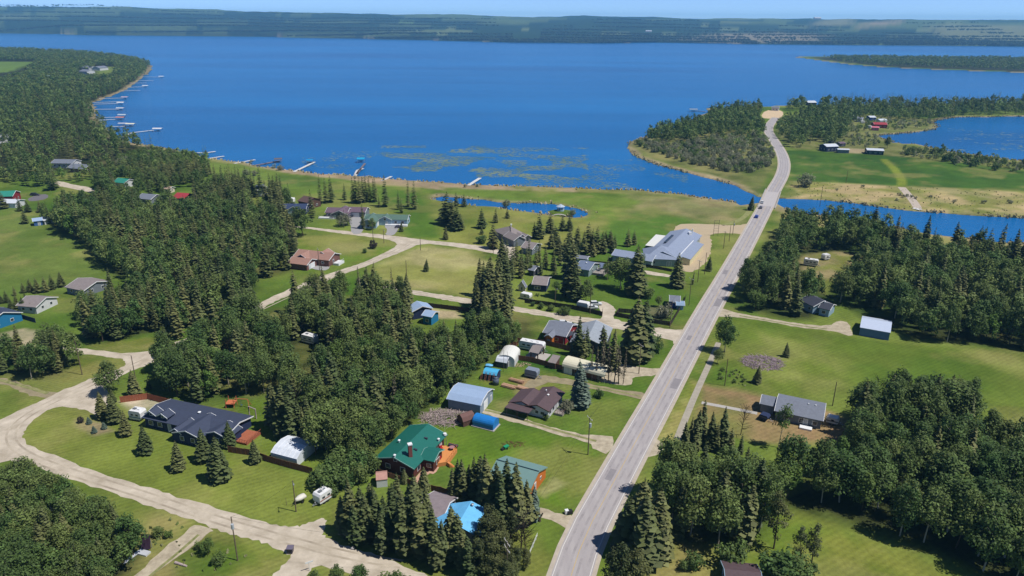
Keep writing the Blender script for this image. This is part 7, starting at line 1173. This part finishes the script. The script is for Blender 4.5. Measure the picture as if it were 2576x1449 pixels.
def boatlift(label, x, y, col, L_=8, w=4, rz=0.0):
    X, Y = G(x, y, 1.5); t = thing('boat_lift', label, 'boat lift', (X, Y, 0)); q = Blk(); q.a = Vector((math.cos(rz), math.sin(rz))); q.n = Vector((q.a.y, -q.a.x)); q.c = Vector((X, Y)); q.L = L_; q.w = w/2; q.ze = 2.5; q.zr = 3.3; block(t, q, 'gambrel', None, mat('canopy_%d_%d' % (col[0], col[2]), K(*col), .6, .05), None, .05, 0, [], roofname='canopy'); mb = MB()
    for i in (-1, 1):
        for j in (-1, 1): k = q.c+q.a*i*L_*.42+q.n*j*w*.45; mb.tube((*k, -2.5), (*k, 2.6), .09, .09, 5)
    obj('frame', mb, STEEL, t); k = q.c; mb = MB(); mb.raw([(k.x-q.a.x*2.8, k.y-q.a.y*2.8, .9), (k.x+q.a.x*3, k.y+q.a.y*3, 1.0), (k.x+q.n.x*.9, k.y+q.n.y*.9, .9), (k.x-q.n.x*.9, k.y-q.n.y*.9, .9), (k.x, k.y, .1)], [(0, 2, 1, 3), (0, 4, 2), (2, 4, 1), (1, 4, 3), (3, 4, 0)]); obj('boat_hull', mb, mat('hull_grey', K(150, 150, 156)), t)
sd = [('longest white dock in the left bay with a canopy lift at its end', [(310,344),(330,334),(385,327.5)]), ('dock with two boats below the wooded bulge', [(280,318),(300,318.5),(333,315.5)]), ('lower of two close docks in the left bay', [(250,302),(305,299.5)]), ('upper of two close docks in the left bay', [(245,296),(305,294.5)]), ('dock with a white pontoon in the left bay', [(240,275),(298,274.5)]),
   ('dock under the wide white canopy in the left bay', [(238,262),(296,260.5)]), ('long thin dock just above the wide canopy', [(236,258),(310,255.5)]), ('thin dock in the shadowed corner of the bay', [(250,248),(310,246.5)]), ('dock below the sandy spit shore', [(300,229),(352,227)]), ('dock with a white runabout at its end', [(312,220),(362,218)]), ('short dock right above the runabout dock', [(325,209),(368,208.5)]), ('dock crossing the bay corner near the point', [(345,203),(385,202.5)]), ('farthest dock with a canopy lift near the point', [(355,193),(402,194)])]
for l, p in sd: dock(l, p, 2.2)
for l, x, y, c in [('canopy lift at the end of the longest dock in the left bay', 397, 326, (232, 232, 236)), ('white covered lift above the two close docks', 308, 291, (200, 214, 224)), ('wide white canopy lift in the left bay', 304, 260, (232, 232, 236)), ('small pinkish canopy lift in the bay corner', 314, 246, (206, 180, 190)), ('white pontoon canopy below the wide one', 303, 274, (216, 220, 226)), ('white canopy lift at the farthest dock', 406, 193.5, (232, 232, 236)),
    ('left covered boat on the dock below the bulge', 310, 313, (190, 196, 214)), ('right covered boat on the dock below the bulge', 329, 314, (236, 232, 210)), ('white boat at the end of the runabout dock', 366, 217, (232, 232, 236)), ('low red-hulled boat on the lower close dock', 303, 297.5, (214, 150, 140))]: boatlift(l, x, y, c, 9, 4.6)
dock('dock with a small white boat at the beach point', [(492,384),(520,384),(540,381)], 2.2); dock('short dock right of the beach point', [(528,398),(562,393)], 2.0); dock('white dock left of the brown one', [(590,411),(640,402)], 2.0); dock('long brown weathered dock near the lake lawn', [(640,416),(668,411),(703,404)], 2.6, DB); boatlift('dark low lift at the end of the brown dock', 700, 403, (110, 100, 100), 6, 4, .3)
dock('white dock with a bright blue covered boat', [(740,432),(790,408)], 2.2); dock('white dock zigzagging to a bright blue canopy', [(893,442),(900,428),(912,424)], 2.4); dock('second section of the zigzag dock', [(897,438),(918,411)], 1.6, DB); boatlift('bright blue canopy lift at the zigzag dock', 908, 402, (20, 170, 220), 6, 5, .1); boatlift('low bright blue covered boat by the white dock', 779, 406, (20, 150, 210), 5, 3, .2)
dock('lone white dock on the reedy shore', [(1179,466),(1207,448)], 2.4); dock('white dock behind the tall lakeside spruces', [(962,454),(984,444)], 2.0); dock('grey dock on the tip across the lake', [(1776,281),(1758,279),(1740,279)], 2.4, DB); boatlift('dark canopy lift at the dock across the lake', 1744, 277, (150, 160, 170), 10, 6)
dock('small white landing at the end of the marsh boardwalk', [(2300,524),(2313,527)], 3.4)
# small items
def heap(label, x, y, rx, ry, n, m, name, cat, hgt=.9, seed=1, ln=2.2, r0=.06):
    X, Y = G(x, y); t = thing(name, label, cat, (X, Y, 0)); r = random.Random(seed); mb = MB()
    for _ in range(n):
        a = r.random()*6.28; k = math.sqrt(r.random()); px, py = X+rx*k*math.cos(a), Y+ry*k*math.sin(a); z = hgt*(1-k*.8)*r.random()+.05; b = r.random()*6.28; l = ln*r.uniform(.3, 1); mb.tube((px, py, z), (px+l*math.cos(b), py+l*math.sin(b), max(.03, z+r.uniform(-.3, .4))), r0*r.uniform(.5, 1.2), r0*.4, 4)
    obj('branches', mb, m, t); return t
GREYW = mat('grey_dead_wood', K(190, 172, 168), .9, .25, 2); heap('big pile of grey branches behind the log house', 1122, 1052, 6.8, 4.4, 620, GREYW, 'brush_pile', 'brush pile', 1.8, 3, 2.6, .09); heap('sprawling grey brush pile on the right-hand meadow', 1918, 913, 6.8, 5.5, 650, mat('mauve_dead_wood', K(182, 160, 170), .9, .2, 2), 'brush_pile', 'brush pile', 1.2, 4, 2.0, .09)
heap('small brown branch heap on the lawn by the green tub', 1290, 1118, 3.2, 1.6, 60, mat('brown_dead_wood', K(130, 92, 70), .9, .2, 2), 'brush_pile', 'brush pile', .4, 5, 1.4); heap('scattered firewood along the lower yard fence', 1300, 918, 4.5, 1.5, 90, mat('fresh_wood', K(206, 184, 150), .9, .2, 2), 'firewood_pile', 'firewood', .4, 6, .8, .12)
t = thing('garden_cart', 'green garden tub standing beside the branch heap', 'cart', (*G(1273, 1128), 0)); x, y, _ = t.location; mb = MB(); mb.box((x, y), 1.5, .9, .5, .8, .35); obj('tub', mb, mat('cart_green', K(40, 160, 110), .5), t, bevel=.08); mb = MB(); [mb.tube((x+s*.3, y-.5*s, .25), (x+s*.3, y-.6*s, .25), .25, .25, 8) for s in (-1, 1)]; obj('wheels', mb, BLACK, t); mb = MB(); mb.box((x-.9, y-.7), .9, .7, .5, .8, .0); obj('box', mb, BLACK, t)
LUM = mat('lumber', K(214, 172, 140), .85, .12, 1.5)
for l, a, b, w in [('upper lumber stack on the bare yard', (1281,956), (1318,966), 1.3), ('lower left lumber stack on the bare yard', (1262,970), (1297,979), 1.6), ('lower right lumber stack on the bare yard', (1300,975), (1334,986), 1.5)]:
    A, Bv = Vector(G(*a)), Vector(G(*b)); d_ = (Bv-A); k = (A+Bv)/2; t = thing('lumber_stack', l, 'lumber', (k.x, k.y, 0)); mb = MB(); rz = math.atan2(d_.y, d_.x); nn = Vector((-d_.y, d_.x)).normalized()
    for i in range(7):
        for j in range(3): q = k+nn*(i-3)*w/7; mb.box((q.x+rnd.uniform(-.2, .2), q.y), d_.length*rnd.uniform(.85, 1), w/7-.03, .16, rz, .2+j*.19)
    obj('planks', mb, LUM, t)
t = thing('waste_bin', 'dark wheeled bin standing at the edge of the gravel road', 'bin', (*G(731, 1390), 0)); x, y, _ = t.location; mb = MB(); mb.raw([(x-.5, y-.5, 0), (x+.5, y-.5, 0), (x+.5, y+.5, 0), (x-.5, y+.5, 0), (x-.65, y-.65, 1.3), (x+.65, y-.65, 1.3), (x+.65, y+.65, 1.3), (x-.65, y+.65, 1.3)], [(3, 2, 1, 0), (0, 1, 5, 4), (1, 2, 6, 5), (2, 3, 7, 6), (3, 0, 4, 7), (4, 5, 6, 7)]); obj('bin_body', mb, mat('bin_plum', K(72, 66, 84), .5), t); mb = MB(); mb.box((x, y), 1.4, 1.4, .12, 0, 1.3); obj('lid', mb, mat('bin_lid', K(120, 112, 130), .5), t)
t = thing('road_sign', 'white blank street sign at the bottom junction', 'sign', (*G(779, 1436), 0)); x, y, _ = t.location; mb = MB(); mb.tube((x, y, 0), (x, y, 2.2), .06, .06, 6); obj('post', mb, WHITE, t); mb = MB(); mb.box((x+.1, y), 1.6, .05, .35, .5, 2.0); obj('sign_panel', mb, WHITE, t)
t = thing('rock', 'grey boulder at the verge of the gravel road', 'rock', (*G(888, 1381), 0)); x, y, _ = t.location; mb = MB(); r = random.Random(4); vv = []; [vv.append((x+.5*math.cos(i)*r.uniform(.7, 1.2), y+.4*math.sin(i)*r.uniform(.7, 1.2), z)) for z in (0, .35) for i in (0, 1.05, 2.1, 3.14, 4.2, 5.2)]; vv.append((x, y, .6)); mb.raw(vv, [(i, (i+1) % 6, 6+(i+1) % 6, 6+i) for i in range(6)]+[(6+i, 6+(i+1) % 6, 12) for i in range(6)]); obj('stone', mb, CONC, t)
t = thing('mailbox', 'white-topped black box at the driveway mouth by the road', 'box', (*G(1433, 1292), 0)); x, y, _ = t.location; mb = MB(); mb.box((x, y), 1.2, .9, .9, .3, 0); obj('box', mb, BLACK, t); mb = MB(); mb.box((x-.7, y), .8, .8, 1.0, .3, 0); obj('bag', mb, WHITE, t)
t = thing('tree_stump', 'forked dark stump beside the short driveway', 'stump', (*G(1357, 1311), 0)); x, y, _ = t.location; mb = MB(); mb.tube((x, y, 0), (x-.1, y, 2.2), .35, .25, 8); mb.tube((x, y, .6), (x+.7, y, 2.2), .2, .15, 6); obj('trunk', mb, BARK, t)
t = thing('solar_panel', 'dark tilted panel on a stand at the thicket edge', 'panel', (*G(371, 1383), 0)); x, y, _ = t.location; mb = MB(); mb.raw([(x-1, y-.4, .6), (x+1, y-.6, .6), (x+.7, y+.7, 3.4), (x-1.2, y+.9, 3.4), (x-1, y-.3, .5), (x+1, y-.5, .5), (x+.7, y+.8, 3.3), (x-1.2, y+1.0, 3.3)], [(0, 1, 2, 3), (7, 6, 5, 4), (0, 4, 5, 1), (1, 5, 6, 2), (2, 6, 7, 3), (3, 7, 4, 0)]); obj('panel_face', mb, mat('panel_dark', K(70, 52, 70), .35), t); mb = MB(); [mb.tube((x+s, y+.6, 0), (x+s, y+.5, 2.2), .06, .06, 5) for s in (-.9, .7)]; obj('stand', mb, STEEL, t)
t = thing('plank_pile', 'grey planks lying below the dark tilted panel', 'planks', (*G(330, 1405), 0)); a, b = Vector(G(312, 1420)), Vector(G(352, 1390)); mb = MB(); [mb.tube((*(a+Vector((0, i*.3))), .15+.05*i), (*(b+Vector((0, i*.3))), .15), .12, .12, 4) for i in range(5)]; mb.box((*G(362, 1393),), 2.4, 1.4, .4, -.3, 0); obj('planks', mb, ALU, t)
t = thing('log', 'fallen grey log on the grass at the bottom left', 'log', (*G(455, 1422), 0)); a, b = G(441, 1417), G(470, 1426); mb = MB(); mb.tube((*a, .25), (*b, .2), .28, .2, 8); obj('log_body', mb, GREYW, t)
t = thing('swing_frame', 'pale post-and-beam swing frame on the lawn behind the navy house', 'frame', (*G(637, 1048), 0)); a, b = Vector(G(628, 1046)), Vector(G(645, 1053)); mb = MB(); mb.tube((*a, 0), (*a, 3), .18, .18, 6); mb.tube((*b, 0), (*b, 3), .18, .18, 6); mb.tube((*a, 3), (*b, 3), .14, .14, 6); obj('frame', mb, GREYW, t)
t = thing('play_set', 'orange timber play set under the trees behind the navy house', 'play set', (*G(583, 1022), 0)); x, y, _ = t.location; mb = MB(); [mb.tube((x+i*1.2, y+j*1.2, 0), (x+i*1.1, y+j*1.1, 2.8), .1, .1, 5) for i in (-1, 1) for j in (-1, 1)]; mb.box((x, y), 2.6, 2.6, .15, 0, 1.3); mb.tube((x+1, y, 2.6), (x+5, y-.5, 2.6), .1, .1, 5); mb.tube((x+5, y-.5, 2.6), (x+5.6, y-1.4, 0), .08, .08, 5); mb.tube((x+5, y-.5, 2.6), (x+5.4, y+.8, 0), .08, .08, 5); obj('frame', mb, mat('orange_timber', K(206, 120, 80)), t); mb = MB(); mb.box((x+3, y-.3), .5, .25, .06, 0, .6); mb.tube((x+2.8, y-.3, .6), (x+2.8, y-.3, 2.6), .02, .02, 3); mb.tube((x+3.2, y-.3, .6), (x+3.2, y-.3, 2.6), .02, .02, 3); obj('swing', mb, mat('swing_blue', K(30, 70, 160)), t)
# ======================= HAZE =======================
mb = MB(); mb.box((0, 5320, 0), 22600, 11520, 205, 0, -5)
m = bpy.data.materials.new('haze'); m.use_nodes = True; n = m.node_tree.nodes; L = m.node_tree.links; n.remove(n['Principled BSDF'])
pv = n.new('ShaderNodeVolumePrincipled'); pv.inputs['Color'].default_value = (.24, .60, 1, 1); pv.inputs['Density'].default_value = 8e-5; pv.inputs['Anisotropy'].default_value = 0.0
L.new(pv.outputs[0], n['Material Output'].inputs['Volume'])
hz = obj('haze', mb, m); tag(hz, 'thin blue air haze over the whole view', kind='stuff')
print('OBJECTS', len(bpy.data.objects))
